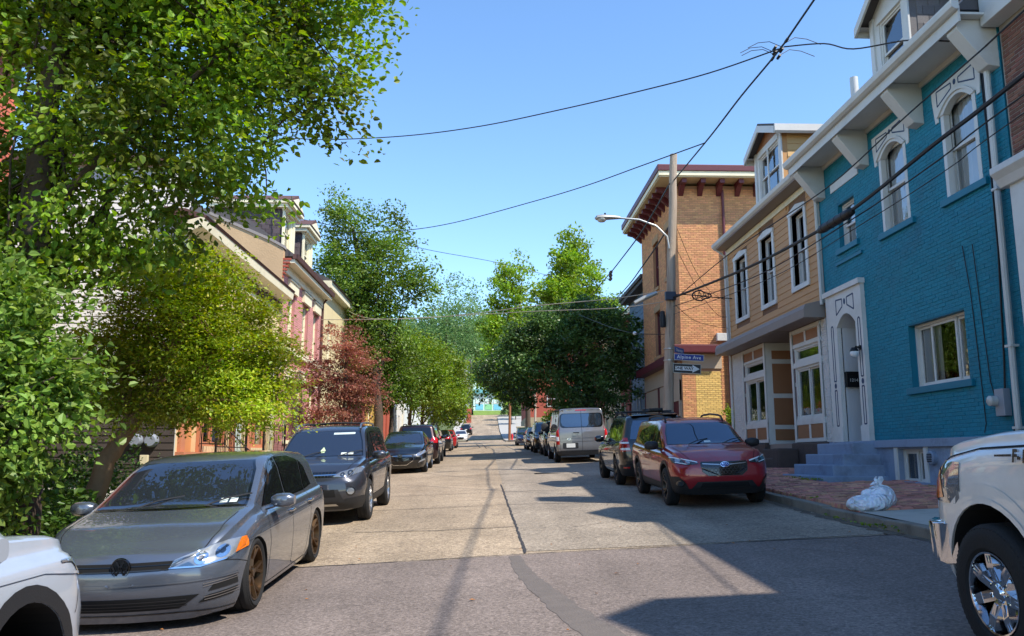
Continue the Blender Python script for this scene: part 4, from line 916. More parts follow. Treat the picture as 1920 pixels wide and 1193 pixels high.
class Car:
    def __init__(s, S, key):
        s.S = S; V, F_ = car_shell(S); me = bpy.data.meshes.new(key); me.from_pydata(V, [], F_)
        bm = bmesh.new(); bm.from_mesh(me); bmesh.ops.recalc_face_normals(bm, faces=bm.faces[:]); bm.to_mesh(me); bm.free()
        me.materials.append(M_gloss); me.materials.append(M_well)
        o = bpy.data.objects.new(key, me); COL.objects.link(o); cut = []
        for wx, ra in S['wells']:
            for sg in (-1, 1):
                c = MB(); y0, y1 = sg * (S['W'] / 2 - .34), sg * (S['W'] / 2 + .2); n = 36
                cen = (wx, S['wr'] + S.get('wup', .02))
                p = [(cen[0] + ra * math.cos(2 * math.pi * k / n), cen[1] + ra * math.sin(2 * math.pi * k / n)) for k in range(n)]
                # open the arch down to the sill
                p = [(px, pz) for px, pz in p if pz > cen[1] - .02]; p.sort(key=lambda q: math.atan2(q[1] - cen[1], q[0] - cen[0])); p = p + [(p[-1][0] - .01, -.3), (p[0][0] + .01, -.3)]
                c.prism([(a, y0, b) for a, b in p], [(a, y1, b) for a, b in p]); co = c.build('cutter', [M_gloss, M_well])
                for f in co.data.polygons: f.material_index = 1
                md = o.modifiers.new('b', 'BOOLEAN'); md.operation = 'DIFFERENCE'; md.object = co; md.solver = 'EXACT'; cut.append(co)
        dg = bpy.context.evaluated_depsgraph_get(); me2 = bpy.data.meshes.new_from_object(o.evaluated_get(dg))
        bpy.data.objects.remove(o)
        for c in cut: bpy.data.objects.remove(c)
        bm = bmesh.new(); bm.from_mesh(me2); bmesh.ops.remove_doubles(bm, verts=bm.verts[:], dist=.0004); bm.normal_update(); bm.to_mesh(me2)
        s.wellm = None; wf = [f for f in bm.faces if f.material_index == 1]
        s.me = me2
        # split the wheel wells off the paint
        s.well = []
        for qx in (1, -1):
            for qy in (1, -1):
                b2 = bm.copy(); bmesh.ops.delete(b2, geom=[f for f in b2.faces if f.material_index != 1 or f.calc_center_median().x * qx < 0 or f.calc_center_median().y * qy < 0], context='FACES'); w_ = bpy.data.meshes.new('wheel_well'); b2.to_mesh(w_); b2.free(); w_.materials.append(M_well); s.well.append(w_)
        bmesh.ops.delete(bm, geom=[f for f in bm.faces if f.material_index == 1], context='FACES'); s.body = bpy.data.meshes.new('body'); bm.to_mesh(s.body)
        bm.free(); s.body.shade_smooth(); s.body.set_sharp_from_angle(angle=R(S.get('sharp', 32)))
        b = s.body; s.co = np.zeros(len(b.vertices) * 3); b.vertices.foreach_get('co', s.co); s.co = s.co.reshape(-1, 3)
        s.vn = np.zeros(len(b.vertices) * 3); b.vertices.foreach_get('normal', s.vn); s.vn = s.vn.reshape(-1, 3)
        s.pv = [tuple(p.vertices) for p in b.polygons]; s.pn = np.zeros(len(s.pv) * 3); b.polygons.foreach_get('normal', s.pn); s.pn = s.pn.reshape(-1, 3)
        s.lo = np.array([s.co[list(p)].min(0) for p in s.pv]); s.hi = np.array([s.co[list(p)].max(0) for p in s.pv]); s.parts = []
    AX = {'L': (0, 2, 1, 1), 'R': (0, 2, 1, -1), 'F': (1, 2, 0, 1), 'B': (1, 2, 0, -1), 'T': (0, 1, 2, 1)}
    def patch(s, polys, view, off, nmin=.12, dl=.8):
        """Pieces of the body surface inside convex outlines (seen from one side), lifted a few millimetres."""
        i0, i1, ax, sg = s.AX[view]; out_v, out_f = [], []
        for poly in polys:
            pa = np.array(poly, float); lo, hi = pa.min(0), pa.max(0)
            area = 0.5 * np.sum(pa[:, 0] * np.roll(pa[:, 1], -1) - np.roll(pa[:, 0], -1) * pa[:, 1])
            if area < 0: pa = pa[::-1]
            sel = (s.lo[:, i0] <= hi[0]) & (s.hi[:, i0] >= lo[0]) & (s.lo[:, i1] <= hi[1]) & (s.hi[:, i1] >= lo[1]) & (s.pn[:, ax] * sg > nmin)
            if view == 'F': sel &= s.lo[:, 0] > s.S['xf'] - dl
            if view == 'B': sel &= s.hi[:, 0] < s.S['xr'] + dl
            if view in 'LR': sel &= (s.hi[:, 1] * sg if sg > 0 else -s.lo[:, 1]) > s.S['W'] * .32
            # clip every face (Sutherland-Hodgman), carrying the normal along
            for k in np.nonzero(sel)[0]:
                P = [(s.co[i], s.vn[i]) for i in s.pv[k]]
                for e in range(len(pa)):
                    a, b = pa[e], pa[(e + 1) % len(pa)]; nx_, ny_ = -(b[1] - a[1]), b[0] - a[0]
                    dd = [(q[0][i0] - a[0]) * nx_ + (q[0][i1] - a[1]) * ny_ for q in P]; Q = []
                    for j in range(len(P)):
                        d0, d1 = dd[j], dd[(j + 1) % len(P)]
                        if d0 >= 0: Q.append(P[j])
                        if (d0 >= 0) != (d1 >= 0):
                            t = d0 / (d0 - d1); q0, q1 = P[j], P[(j + 1) % len(P)]; Q.append((q0[0] + (q1[0] - q0[0]) * t, q0[1] + (q1[1] - q0[1]) * t))
                    P = Q
                    if len(P) < 3: break
                if len(P) >= 3:
                    b0 = len(out_v); out_v += [tuple(q[0] + q[1] / (np.linalg.norm(q[1]) + 1e-9) * off) for q in P]; out_f.append(tuple(range(b0, b0 + len(P))))
        me = bpy.data.meshes.new('panel'); me.from_pydata(out_v, [], out_f)
        bm = bmesh.new(); bm.from_mesh(me); bmesh.ops.remove_doubles(bm, verts=bm.verts[:], dist=.0008); bm.to_mesh(me); bm.free(); me.shade_smooth(); return me
    def add(s, name, polys, view, m, off=.004, both=False, parent=None, nmin=.12, dl=None):
        dl = dl or (3.0 if 'windscreen' in name or name in ('inspection_sticker', 'air_freshener', 'sun_strip') else 1.4 if 'window' in name else .62 if name in ('headlight', 'headlight_rim', 'lamp_bar', 'lamp_projector', 'indicator') else .4 if name in ('taillight', 'reverse_lens') else .7)
        if polys and isinstance(polys[0][0], (int, float)): polys = [polys]
        if name == 'bonnet_seam' and view == 'T':
            for sg in (1, -1): s.parts.append((name, s.patch([p for p in polys if p[0][1] * sg > 0], view, off, nmin, 3.), m, parent))
            return
        views = {'L': ('L', 'R'), 'R': ('R', 'L')}.get(view, (view,)) if both else (view,)
        idx = None
        if both and view in 'FBT':
            ps = [polys, [[(-y, z) for y, z in p] for p in polys]] if view in 'FB' else [polys, [[(x, -y) for x, y in p] for p in polys]]
            for p in ps: s.parts.append((name, s.patch(p, view, off, nmin, dl), m, parent)); idx = len(s.parts) - 1
            return idx
        for v in views: s.parts.append((name, s.patch(polys, v, off, nmin, dl), m, parent)); idx = len(s.parts) - 1
        return idx
    def geo(s, name, mb, m, parent=None, smooth=True, bevel=0):
        me_o = mb.build(name, m if isinstance(m, list) else [m], None, smooth=smooth, bevel=bevel); me = me_o.data; bpy.data.objects.remove(me_o)
        s.parts.append((name, me, None, parent)); return len(s.parts) - 1

def ring_polys(cx_, cz_, r0, r1, a0, a1, n=18):
    q = []
    for k in range(n):
        t0, t1 = a0 + (a1 - a0) * k / n, a0 + (a1 - a0) * (k + 1) / n
        q.append([(cx_ + r0 * math.cos(t0), cz_ + r0 * math.sin(t0)), (cx_ + r1 * math.cos(t0), cz_ + r1 * math.sin(t0)), (cx_ + r1 * math.cos(t1), cz_ + r1 * math.sin(t1)), (cx_ + r0 * math.cos(t1), cz_ + r0 * math.sin(t1))])
    return q
def linep(pts, w):
    q = []
    for a, b in zip(pts[:-1], pts[1:]):
        dx, dy = b[0] - a[0], b[1] - a[1]; L = math.hypot(dx, dy) or 1; nx_, ny_ = -dy / L * w / 2, dx / L * w / 2
        q.append([(a[0] + nx_, a[1] + ny_), (b[0] + nx_, b[1] + ny_), (b[0] - nx_, b[1] - ny_), (a[0] - nx_, a[1] - ny_)])
    return q
def grow(poly, d):
    c = np.mean(poly, 0); out = []
    for p in poly:
        v = np.array(p) - c; L = np.linalg.norm(v) or 1; out.append(tuple(np.array(p) + v / L * d))
    return out
def rounded(x0, x1, y0, y1, r, n=4):
    out = []
    for (cx_, cy_, a) in ((x1 - r, y0 + r, -90), (x1 - r, y1 - r, 0), (x0 + r, y1 - r, 90), (x0 + r, y0 + r, 180)):
        out += [(cx_ + r * math.cos(R(a + 90 * k / n)), cy_ + r * math.sin(R(a + 90 * k / n))) for k in range(n + 1)]
    return out

WHEELS = {}
def wheel_mesh(key, r, rim, w, style, rm):
    """Tyre with tread and sidewall, and a rim with real spokes; axle along y, outer face +y."""
    if key in WHEELS: return WHEELS[key]
    t = MB(); h = w / 2
    t.lathe([(rim * .96, h * .55), (rim + .004, h * .86), (rim + .02, h * .97), (rim + (r - rim) * .5, h), (r - .035, h * .93), (r - .012, h * .8), (r - .001, h * .66), (r, h * .3), (r - .008, h * .29), (r - .008, h * .24), (r, h * .23), (r, -h * .23), (r - .008, -h * .24), (r - .008, -h * .29), (r, -h * .3), (r - .001, -h * .66), (r - .035, -h * .93), (rim + .02, -h), (rim * .96, -h * .8)], ax='Y', n=48)
    for k in range(72):
        a = 2 * math.pi * k / 72
        for sgn in (-1, 1):
            c_, s_ = math.cos(a), math.sin(a); tx_, tz_ = -s_ * .008, c_ * .008
            y0, y1 = sgn * h * .32, sgn * h * .90
            r0, r1, r2 = r - .004, r + .002, r - .028
            q = [(c_ * r0 - tx_, y0, s_ * r0 - tz_), (c_ * r0 + tx_, y0, s_ * r0 + tz_), (c_ * r1 + tx_, y0, s_ * r1 + tz_), (c_ * r1 - tx_, y0, s_ * r1 - tz_), (c_ * (r2 - .01) - tx_, y1, s_ * (r2 - .01) - tz_), (c_ * (r2 - .01) + tx_, y1, s_ * (r2 - .01) + tz_), (c_ * (r2 + .004) + tx_, y1, s_ * (r2 + .004) + tz_), (c_ * (r2 + .004) - tx_, y1, s_ * (r2 + .004) - tz_)]
            t.hexa(q)
    to = t.build('tyre', [M_rub], smooth=True, sharp=30); tm = to.data; bpy.data.objects.remove(to)
    m = MB(); n, kind = style
    m.lathe([(rim * 1.0, h * .84), (rim * .985, h * .90), (rim * .94, h * .88), (rim * .93, h * .7), (rim * .90, h * .2), (rim * .88, -h * .6)], ax='Y', n=40)
    m.lathe([(0, h * .72), (rim * .13, h * .72), (rim * .17, h * .62), (rim * .24, h * .55), (rim * .24, h * .2), (0, h * .2)], ax='Y', n=24)
    def spoke(a0, a1, r0, r1, w0, w1, y0, y1, th=.03):
        d0 = Vector((math.cos(a0), 0, math.sin(a0))) * r0; d1 = Vector((math.cos(a1), 0, math.sin(a1))) * r1; dr = (d1 - d0).normalized(); p = Vector((0, 1, 0)).cross(dr)
        m.hexa([d0 - p * w0 + Vector((0, y0 - th, 0)), d0 + p * w0 + Vector((0, y0 - th, 0)), d0 + p * w0 * .7 + Vector((0, y0, 0)), d0 - p * w0 * .7 + Vector((0, y0, 0)),
                d1 - p * w1 + Vector((0, y1 - th, 0)), d1 + p * w1 + Vector((0, y1 - th, 0)), d1 + p * w1 * .7 + Vector((0, y1, 0)), d1 - p * w1 * .7 + Vector((0, y1, 0))])
    for k in range(n):
        a = 2 * math.pi * k / n + .3
        if kind == 'Y':
            spoke(a, a, rim * .15, rim * .5, .032, .028, h * .6, h * .62); spoke(a - .02, a - .20, rim * .48, rim * .95, .022, .018, h * .62, h * .86); spoke(a + .02, a + .20, rim * .48, rim * .95, .022, .018, h * .62, h * .86)
        elif kind == 'double':
            spoke(a - .16, a - .10, rim * .18, rim * .95, .017, .015, h * .55, h * .84); spoke(a + .16, a + .10, rim * .18, rim * .95, .017, .015, h * .55, h * .84)
        elif kind == 'wide':
            spoke(a, a, rim * .2, rim * .62, .045, .047, h * .58, h * .80, .05); spoke(a, a, rim * .6, rim * .96, .047, .04, h * .80, h * .82, .06)
            spoke(a - .03, a - .03, rim * .3, rim * .9, .010, .010, h * .72, h * .845, .02); spoke(a + .12, a + .09, rim * .3, rim * .9, .010, .010, h * .72, h * .845, .02)
        else:
            spoke(a, a, rim * .18, rim * .95, .04, .034, h * .58, h * .85)
    for k in range(5):
        a = 2 * math.pi * k / 5; m.lathe([(0, h * .66), (.011, h * .66), (.011, h * .5)], (rim * .19 * math.cos(a), 0, rim * .19 * math.sin(a)), 'Y', 8)
    ro = m.build('rim', [rm], smooth=True, sharp=30); rme = ro.data; bpy.data.objects.remove(ro)
    d = MB(); d.lathe([(rim * .2, h * .1), (rim * .72, h * .1), (rim * .72, h * .0), (rim * .2, h * .0)], ax='Y', n=28); d.lathe([(rim * .74, -h * .3), (0, -h * .3)], ax='Y', n=28, m=1)
    do = d.build('disc', [M_disc, M_well], smooth=True); dme = do.data; bpy.data.objects.remove(do)
    WHEELS[key] = (tm, rme, dme); return WHEELS[key]

def place_car(C, name, label, cat, x, y, face, colour, wheel, group=None, yaw=0., skip=(), extra=None, drop=0.):
    """face = -1 towards the camera, +1 away; the car sits on the sloping road. Colour replaces the string 'paint' in a part's material."""
    fw = Vector((math.sin(R(yaw)), face * math.cos(R(yaw)), 0)); p = 1.3
    zf, zr = gz(x + fw.x * p, y + fw.y * p), gz(x - fw.x * p, y - fw.y * p)
    fw = Vector((fw.x, fw.y, (zf - zr) / (2 * p))).normalized(); lf_ = Vector((-fw.y, fw.x, 0)); lf_.z = (gz(x + lf_.x * .7, y + lf_.y * .7) - gz(x - lf_.x * .7, y - lf_.y * .7)) / 1.4; lf_.normalize(); up = fw.cross(lf_).normalized(); lf_ = up.cross(fw)
    Mx = Matrix((fw, lf_, up)).transposed(); root = thing(name, label, cat, (x, y, (zf + zr) / 2), group); root.rotation_euler = Mx.to_euler()
    def ob(nm, me, par, m=None):
        if m is not None:
            if not me.materials: me.materials.append(m)
        o = bpy.data.objects.new(nm, me); COL.objects.link(o); o.parent = par
        if par is root and drop: o.location.z = -drop
        if m is not None:
            o.material_slots[0].link = 'OBJECT'; o.material_slots[0].material = m
        return o
    body = C.body
    if not body.materials: body.materials.append(colour)
    ob('body', body, root, colour); [ob('wheel_well', w_, root) for w_ in C.well]
    objs = []
    for (nm, me, m, par) in C.parts:
        mm = colour if m == 'paint' else m
        if mm is not None and not me.materials: me.materials.append(mm)
        objs.append(ob(nm, me, objs[par] if par is not None else root, mm if m == 'paint' else None))
    tm, rme, dme = wheel; S = C.S
    for wx, _ in S['wells']:
        for sg in (1, -1):
            w = bpy.data.objects.new('wheel', tm); COL.objects.link(w); w.parent = root; w.location = (wx, sg * (S['W'] / 2 - S.get('win', .115)), S['wr']); w.rotation_euler = (0, random.uniform(0, 6), 0) if sg > 0 else (0, random.uniform(0, 6), math.pi)
            for nm, me in (('rim', rme), ('brake_disc', dme)): o = bpy.data.objects.new(nm, me); COL.objects.link(o); o.parent = w
    if extra: extra(root)
    return root

def mirror_pair(C, x, z, hw, m1, m2=None, sx=.17, sz=.085, out=.13, lens=True):
    for sg in (1, -1):
        mb = MB(); y = sg * (hw - .05)
        prof = [(0.0, .55), (.25, .95), (.6, 1.), (1., .82)]
        c = Vector((x, sg * (hw + out * .5), z)); rings = []
        n = 12
        for (t, sc_) in ((-.5, .55), (-.3, .92), (0, 1.), (.3, .94), (.5, .6)):
            for k in range(n):
                a = 2 * math.pi * k / n; ca, sa = math.cos(a), math.sin(a); ca = math.copysign(abs(ca) ** .7, ca); sa = math.copysign(abs(sa) ** .7, sa)
                rings.append((c.x + ca * sx * .42 * sc_ - abs(t) * .03, c.y + t * out * 1.5, c.z + sa * sz * sc_))
        mb.add(rings, [(i * n + j, i * n + (j + 1) % n, (i + 1) * n + (j + 1) % n, (i + 1) * n + j) for i in range(4) for j in range(n)] + [tuple(range(n)), tuple(range(4 * n, 5 * n))])
        mb.tube([(x + .02, sg * (hw - .10), z - .07), (x + .01, sg * (hw - .02), z - .05), (x, sg * (hw + .03), z - .02)], .022, 6)
        me_o = mb.build('mirror', [m1 if m1 != 'paint' else M_gloss], None, smooth=True); me = me_o.data; bpy.data.objects.remove(me_o)
        if m1 == 'paint': me.materials.clear()
        C.parts.append(('mirror', me, m1 if m1 == 'paint' else None, None))
def handles(C, pts, hw, m):
    for (x, z) in pts:
        for sg in (1, -1):
            # find the surface at (x, z)
            d = np.abs(C.co[:, 0] - x) + np.abs(C.co[:, 2] - z) + (C.co[:, 1] * sg < 0) * 9; y = C.co[int(np.argmin(d)), 1]
            mb = MB(); mb.tube([(x - .10, y + sg * .004, z), (x - .07, y + sg * .028, z), (x + .07, y + sg * .028, z), (x + .10, y + sg * .004, z)], [.012, .015, .015, .012], 8)
            me_o = mb.build('door_handle', [m if m != 'paint' else M_gloss], None, smooth=True); me = me_o.data; bpy.data.objects.remove(me_o)
            if m == 'paint': me.materials.clear()
            C.parts.append(('door_handle', me, m if m == 'paint' else None, None))
def rails(C, x0, x1, y, z, m, h=.06):
    for sg in (1, -1):
        mb = MB(); mb.tube([(x0, sg * y, z - .02), (x0 + .12, sg * y, z + h * .8), (x0 + .3, sg * (y - .01), z + h), ((x0 + x1) / 2, sg * (y - .01), z + h + .02), (x1 - .3, sg * (y - .01), z + h * .95), (x1 - .1, sg * y, z + h * .6), (x1, sg * y, z - .05)], [.02, .022, .02, .02, .02, .022, .02], 8); C.geo('roof_rail', mb, m)
def wipers(C, x, z, dx=.55):
    for y in (.30, -.35):
        mb = MB(); mb.tube([(x + .06, y, z - .02), (x - .05, y + .2, z + .045), (x - .14, y + .42, z + .075)], .008, 5); C.geo('wiper', mb, M_plast)
def badge_VW(C, x, z, r=.075):
    mb = MB(); mb.lathe([(0, .012), (r, .012), (r + .006, .0)], (x, 0, z), 'X', 28); b_ = C.geo('badge', mb, M_gloss)
    mb = MB(); mb.lathe([(r * .90, .016), (r * .98, .018), (r, .012)], (x, 0, z), 'X', 28)
    def st(p, q, w=.008):
        a, b = Vector((x + .0175, p[0], z + p[1])), Vector((x + .0175, q[0], z + q[1])); d = (b - a).normalized(); n_ = Vector((1, 0, 0)).cross(d) * w
        mb.add([a - n_, a + n_, b + n_, b - n_], [(0, 1, 2, 3)])
    k = r * .85
    for sg in (1, -1):
        st((sg * k * .45, k * .86), (sg * .004, k * .12)); st((sg * k * .95, k * .30), (sg * k * .48, -k * .82)); st((sg * k * .48, -k * .82), (0, k * .0))
    C.geo('badge_mark', mb, M_chrome if False else mat('smoked_chrome', (70, 72, 78), .15, .9, var=0), b_)
M_lclear = glass('lamp_cover', (.95, .96, .97), .06, 1.1)
M_lbase = mat('lamp_housing', (150, 154, 158), .25, .4, var=.3, scale=25)
# ---------------------------------------------------------------- grey hatchback
GOLF = dict(xr=-2.09, xf=2.17, W=1.79, zb=.17, wr=.325, wells=((1.32, .385), (-1.315, .385)), wup=.02, win=.135,
    top=[(-2.09, 1.36), (-1.7, 1.41), (-.9, 1.455), (-.25, 1.46), (.08, 1.435), (.30, 1.375), (1.05, 1.005), (1.2, .985), (1.7, .895), (2.0, .79), (2.17, .70)],
    belt=[(-2.09, .98), (-1, .955), (.6, .925), (1.2, .90), (1.7, .80), (2.17, .64)], front=[(.17, 2.06), (.3, 2.13), (.42, 2.17), (.56, 2.165), (.66, 2.13), (.76, 2.06)], rear=[(.2, -1.98), (.45, -2.08), (.7, -2.09), (.95, -2.05), (1.05, -1.98), (1.42, -1.62)], bow=.24, cin=.15, cr=.55)
g_ = Car(GOLF, 'hatchback_shell')
def common_side(C, wins, seams, tint=M_cglass, trimw=.022, chrome=None):
    C.add('window_trim', [grow(w, trimw) for w in wins], 'L', chrome or M_gloss, .003, True)
    for w in wins: C.add('side_window', w, 'L', tint, .006, True, nmin=.05)
    C.add('door_seam', [q for s_ in seams for q in linep(s_, .008)], 'L', M_well, .0022, True)
def screen(C, view, poly, m=M_cglass, trim=.025):
    nm = 'windscreen' if view == 'F' else 'rear_window'
    C.add(nm + '_trim', [grow(poly, trim)], view, M_gloss, .003, nmin=.08); return C.add(nm, poly, view, m, .006, nmin=.08)
common_side(g_, [[(.84, .965), (-.03, .975), (-.08, 1.395), (.06, 1.385), (.24, 1.31)], [(-.11, .978), (-.93, .99), (-1.07, 1.33), (-.7, 1.375), (-.16, 1.397)], [(-.99, .995), (-1.37, 1.03), (-1.28, 1.22), (-1.13, 1.31)]],
    [[(.90, .95), (.86, .60), (.90, .24)], [(-.06, .96), (-.06, .30), (-.16, .24)], [(-.95, .98), (-1.0, .78), (-.86, .45), (-.75, .27)], [(.92, .24), (-.75, .25)]], M_cglassd)
g_.add('body_crease', linep([(1.55, .73), (.2, .765), (-1.9, .80)], .010), 'L', 'paint', .006, True)
screen(g_, 'F', [(-.69, 1.0), (.69, 1.0), (.60, 1.30), (.54, 1.385), (-.54, 1.385), (-.60, 1.30)])
screen(g_, 'B', [(-.60, 1.02), (.60, 1.02), (.52, 1.34), (-.52, 1.34)], M_cglassd)
h_ = g_.add('headlight', [(.37, .60), (.60, .595), (.80, .64), (.86, .705), (.86, .775), (.74, .765), (.55, .71), (.41, .66)], 'F', M_lbase, .004, True, nmin=.03)
g_.add('lamp_reflector', [ring_polys(.60, .655, .022, .05, 0, 6.283, 12)[k] for k in range(12)] + [ring_polys(.735, .69, .02, .05, 0, 6.283, 12)[k] for k in range(12)], 'F', M_chrome, .007, True, nmin=.03, dl=.62)
g_.add('lamp_bulb', [[(.60 + .022 * math.cos(k * .63), .655 + .022 * math.sin(k * .63)) for k in range(10)], [(.735 + .02 * math.cos(k * .63), .69 + .02 * math.sin(k * .63)) for k in range(10)]], 'F', M_gloss, .009, True, nmin=.03, dl=.62)
g_.add('lamp_cover', [(.37, .60), (.60, .595), (.80, .64), (.86, .705), (.86, .775), (.74, .765), (.55, .71), (.41, .66)], 'F', M_lclear, .013, True, nmin=.03, dl=.62)
g_.add('headlight_rim', linep([(.37, .60), (.60, .595), (.80, .635), (.86, .70)], .012), 'F', M_chrome, .008, True, nmin=.03)
g_.add('indicator', [(.815, .66), (.87, .69), (.87, .775), (.83, .77)], 'F', M_amber, .010, True, nmin=.02)
g_.add('grille', [(-.37, .585), (.37, .585), (.40, .655), (-.40, .655)], 'F', M_well, .004)
g_.add('grille_strip', linep([(-.36, .592), (.36, .592)], .010), 'F', M_dalloy, .007)
g_.add('grille_bar', linep([(-.38, .628), (.38, .628)], .005), 'F', M_gloss, .008)
g_.add('lower_intake', [(-.44, .27), (.44, .27), (.60, .375), (-.60, .375)], 'F', M_well, .004)
g_.add('intake_slat', [q for z in (.295, .318, .345) for q in linep([(-.50, z), (.50, z)], .007)], 'F', M_plast, .009)
g_.add('bumper_lip', [q for q in linep([(-.80, .225), (-.5, .235), (.5, .235), (.80, .225)], .010)], 'F', M_gloss, .005)
g_.add('fog_grille', [[(.58, .30), (.80, .33), (.83, .385), (.66, .36)], [(.66, .39), (.83, .41), (.83, .47), (.70, .445)]], 'F', M_well, .005, True, nmin=.03)
g_.add('fog_blade', [q for d in (0, .022, .11, .13) for q in linep([(.63, .325 + d), (.83, .352 + d)], .006)], 'F', M_alloy, .008, True, nmin=.03)
g_.add('taillight', [(.48, .80), (.85, .80), (.86, .95), (.52, .93)], 'B', M_red, .006, True, nmin=.03)
g_.add('bonnet_seam', [q for sg in (1, -1) for q in linep([(1.30, sg * .70), (1.75, sg * .675), (2.0, sg * .58)], .007)], 'T', M_well, .0025)
g_.add('bumper_seam', linep([(1.62, .56), (1.78, .60), (1.95, .625)], .006), 'L', M_well, .003, True)
g_.add('bumper_crease', linep([(-.84, .50), (-.5, .485), (.5, .485), (.84, .50)], .012), 'F', 'paint', .010, nmin=.03)
badge_VW(g_, 2.145, .622, .078)
mirror_pair(g_, .74, 1.0, .90, 'paint', out=.15, sx=.22, sz=.07); handles(g_, ((.02, .84), (-.92, .86)), .89, M_chrome); wipers(g_, 1.05, 1.02)
mb = MB(); mb.lathe([(.0, .0), (.012, .0), (.006, .04), (.0, .045)], (-1.45, 0, 1.43), 'Z', 8); g_.geo('aerial', mb, M_gloss)
g_.add('inspection_sticker', [[(.53, 1.02), (.60, 1.02), (.60, 1.055), (.53, 1.055)], [(.44, 1.02), (.51, 1.02), (.51, 1.055), (.44, 1.055)]], 'F', M_lawn_sticker, .0075)

# ---------------------------------------------------------------- SUV shells
def suv_spec(W, H, xf, xr, wb, r, hood=1.08, zb=.24, bow=.18):
    fx0 = wb / 2
    return dict(xr=xr, xf=xf, W=W, zb=zb, wr=r, wells=((fx0, r + .045), (-fx0, r + .045)), wup=.03, tumble=.26,
        top=[(xr, H - .08), (xr + .35, H - .025), (-.8, H), (-.2, H), (.12, H - .03), (.36, H - .10), (1.04, hood + .015), (1.2, hood - .005), (xf - .4, hood - .08), (xf - .1, hood - .20), (xf, hood - .28)],
        belt=[(xr, 1.10), (-.8, 1.04), (.6, .99), (1.15, .98), (xf - .4, hood - .16), (xf, hood - .34)], front=[(zb, xf - .12), (.40, xf - .02), (.55, xf), (.72, xf - .02), (.86, xf - .08), (hood, xf - .16)], rear=[(zb, xr + .12), (.45, xr + .01), (.7, xr), (1.0, xr + .03), (1.12, xr + .09), (H, xr + .32)], bow=bow, cin=.13, cr=.5)
def cladding(C, m=M_plast, wid=.06):
    S = C.S
    for wx, ra in S['wells']: C.add('arch_trim', ring_polys(wx, S['wr'] + S['wup'], ra - .005, ra + wid, -.15, math.pi + .15), 'L', m, .008, True, nmin=.02)
    f, b = S['wells'][0][0] - S['wells'][0][1], S['wells'][1][0] + S['wells'][1][1]
    C.add('sill_trim', [[(f, S['zb'] - .02), (f, S['zb'] + .16), (b, S['zb'] + .18), (b, S['zb'] - .02)]], 'L', m, .006, True, nmin=.0)
# dark grey SUV
RAV = suv_spec(1.845, 1.66, 2.31, -2.26, 2.66, .355); rv = Car(RAV, 'suv_shell')
common_side(rv, [[(.86, 1.03), (.02, 1.05), (-.03, 1.52), (.10, 1.51), (.30, 1.43)], [(-.06, 1.055), (-.95, 1.085), (-1.02, 1.47), (-.6, 1.525), (-.10, 1.525)], [(-1.03, 1.09), (-1.62, 1.20), (-1.45, 1.42), (-1.1, 1.47)]],
    [[(.92, 1.0), (.90, .62), (.93, .30)], [(-.02, 1.03), (-.02, .36), (-.1, .30)], [(-.98, 1.06), (-.95, .75), (-.80, .48)], [(1.0, .30), (-.85, .30)]])
cladding(rv)
screen(rv, 'F', [(-.72, 1.115), (.72, 1.115), (.66, 1.36), (.58, 1.55), (-.58, 1.55), (-.66, 1.36)])
rv.add('headlight', [(.40, .80), (.62, .79), (.84, .86), (.88, .95), (.80, .945), (.52, .875)], 'F', M_lampc, .005, True, nmin=.03)
rv.add('lamp_reflector', ring_polys(.68, .86, .02, .045, 0, 6.283, 12) + ring_polys(.56, .835, .015, .035, 0, 6.283, 12), 'F', M_lampd, .008, True, nmin=.03, dl=.62)
rv.add('lamp_cover', [(.40, .80), (.62, .79), (.84, .86), (.88, .95), (.80, .945), (.52, .875)], 'F', M_lclear, .013, True, nmin=.03, dl=.62)
rv.add('grille', [(-.40, .80), (.40, .80), (.46, .885), (-.46, .885)], 'F', M_gloss, .004); rv.add('grille_strip', linep([(-.46, .835), (.46, .835)], .016), 'F', M_chrome, .008)
rv.add('grille_mesh', [q for k in range(-7, 8) for q in linep([(k * .055, .80), (k * .055, .88)], .006)], 'F', M_plast, .007)
rv.add('lower_guard', [[(-.86, .27), (.86, .27), (.88, .40), (-.88, .40)], [(-.60, .39), (.60, .39), (.50, .60), (-.50, .60)], [(.55, .39), (.88, .39), (.88, .47), (.62, .44)], [(-.55, .39), (-.88, .39), (-.88, .47), (-.62, .44)]], 'F', M_plast, .006, nmin=.03)
rv.add('lower_intake', [(-.46, .48), (.46, .48), (.44, .60), (-.44, .60)], 'F', M_well, .009)
rv.add('skid_strip', [(-.50, .33), (.50, .33), (.46, .365), (-.46, .365)], 'F', M_alloy, .010)
rv.add('fog_lamp', [(.70 + .055 * math.cos(k * .52), .565 + .055 * math.sin(k * .52)) for k in range(12)], 'F', M_lampc, .008, True, nmin=.03)
rv.add('fog_ring', ring_polys(.70, .565, .055, .07, 0, 6.283, 14), 'F', M_gloss, .009, True, nmin=.03)
rv.add('taillight', [(.55, 1.0), (.86, 1.0), (.88, 1.14), (.6, 1.12)], 'B', M_red, .006, True, nmin=.03); screen(rv, 'B', [(-.6, 1.16), (.6, 1.16), (.54, 1.5), (-.54, 1.5)], M_cglassd)
rv.add('bonnet_seam', [q for sg in (1, -1) for q in linep([(1.25, sg * .72), (1.8, sg * .70), (2.1, sg * .60)], .008)], 'T', M_well, .0025)
mirror_pair(rv, .76, 1.10, .92, 'paint', sx=.22, sz=.08, out=.16); handles(rv, ((.08, .92), (-.88, .95)), .9, 'paint'); rails(rv, -1.5, .35, .60, 1.64, M_alloy, .05); wipers(rv, 1.04, 1.13)
for xx in (-.3, -1.1):
    mb = MB(); mb.tube([(xx, -.6, 1.695), (xx, 0, 1.72), (xx, .6, 1.695)], .017, 8); rv.geo('cross_bar', mb, M_plast)
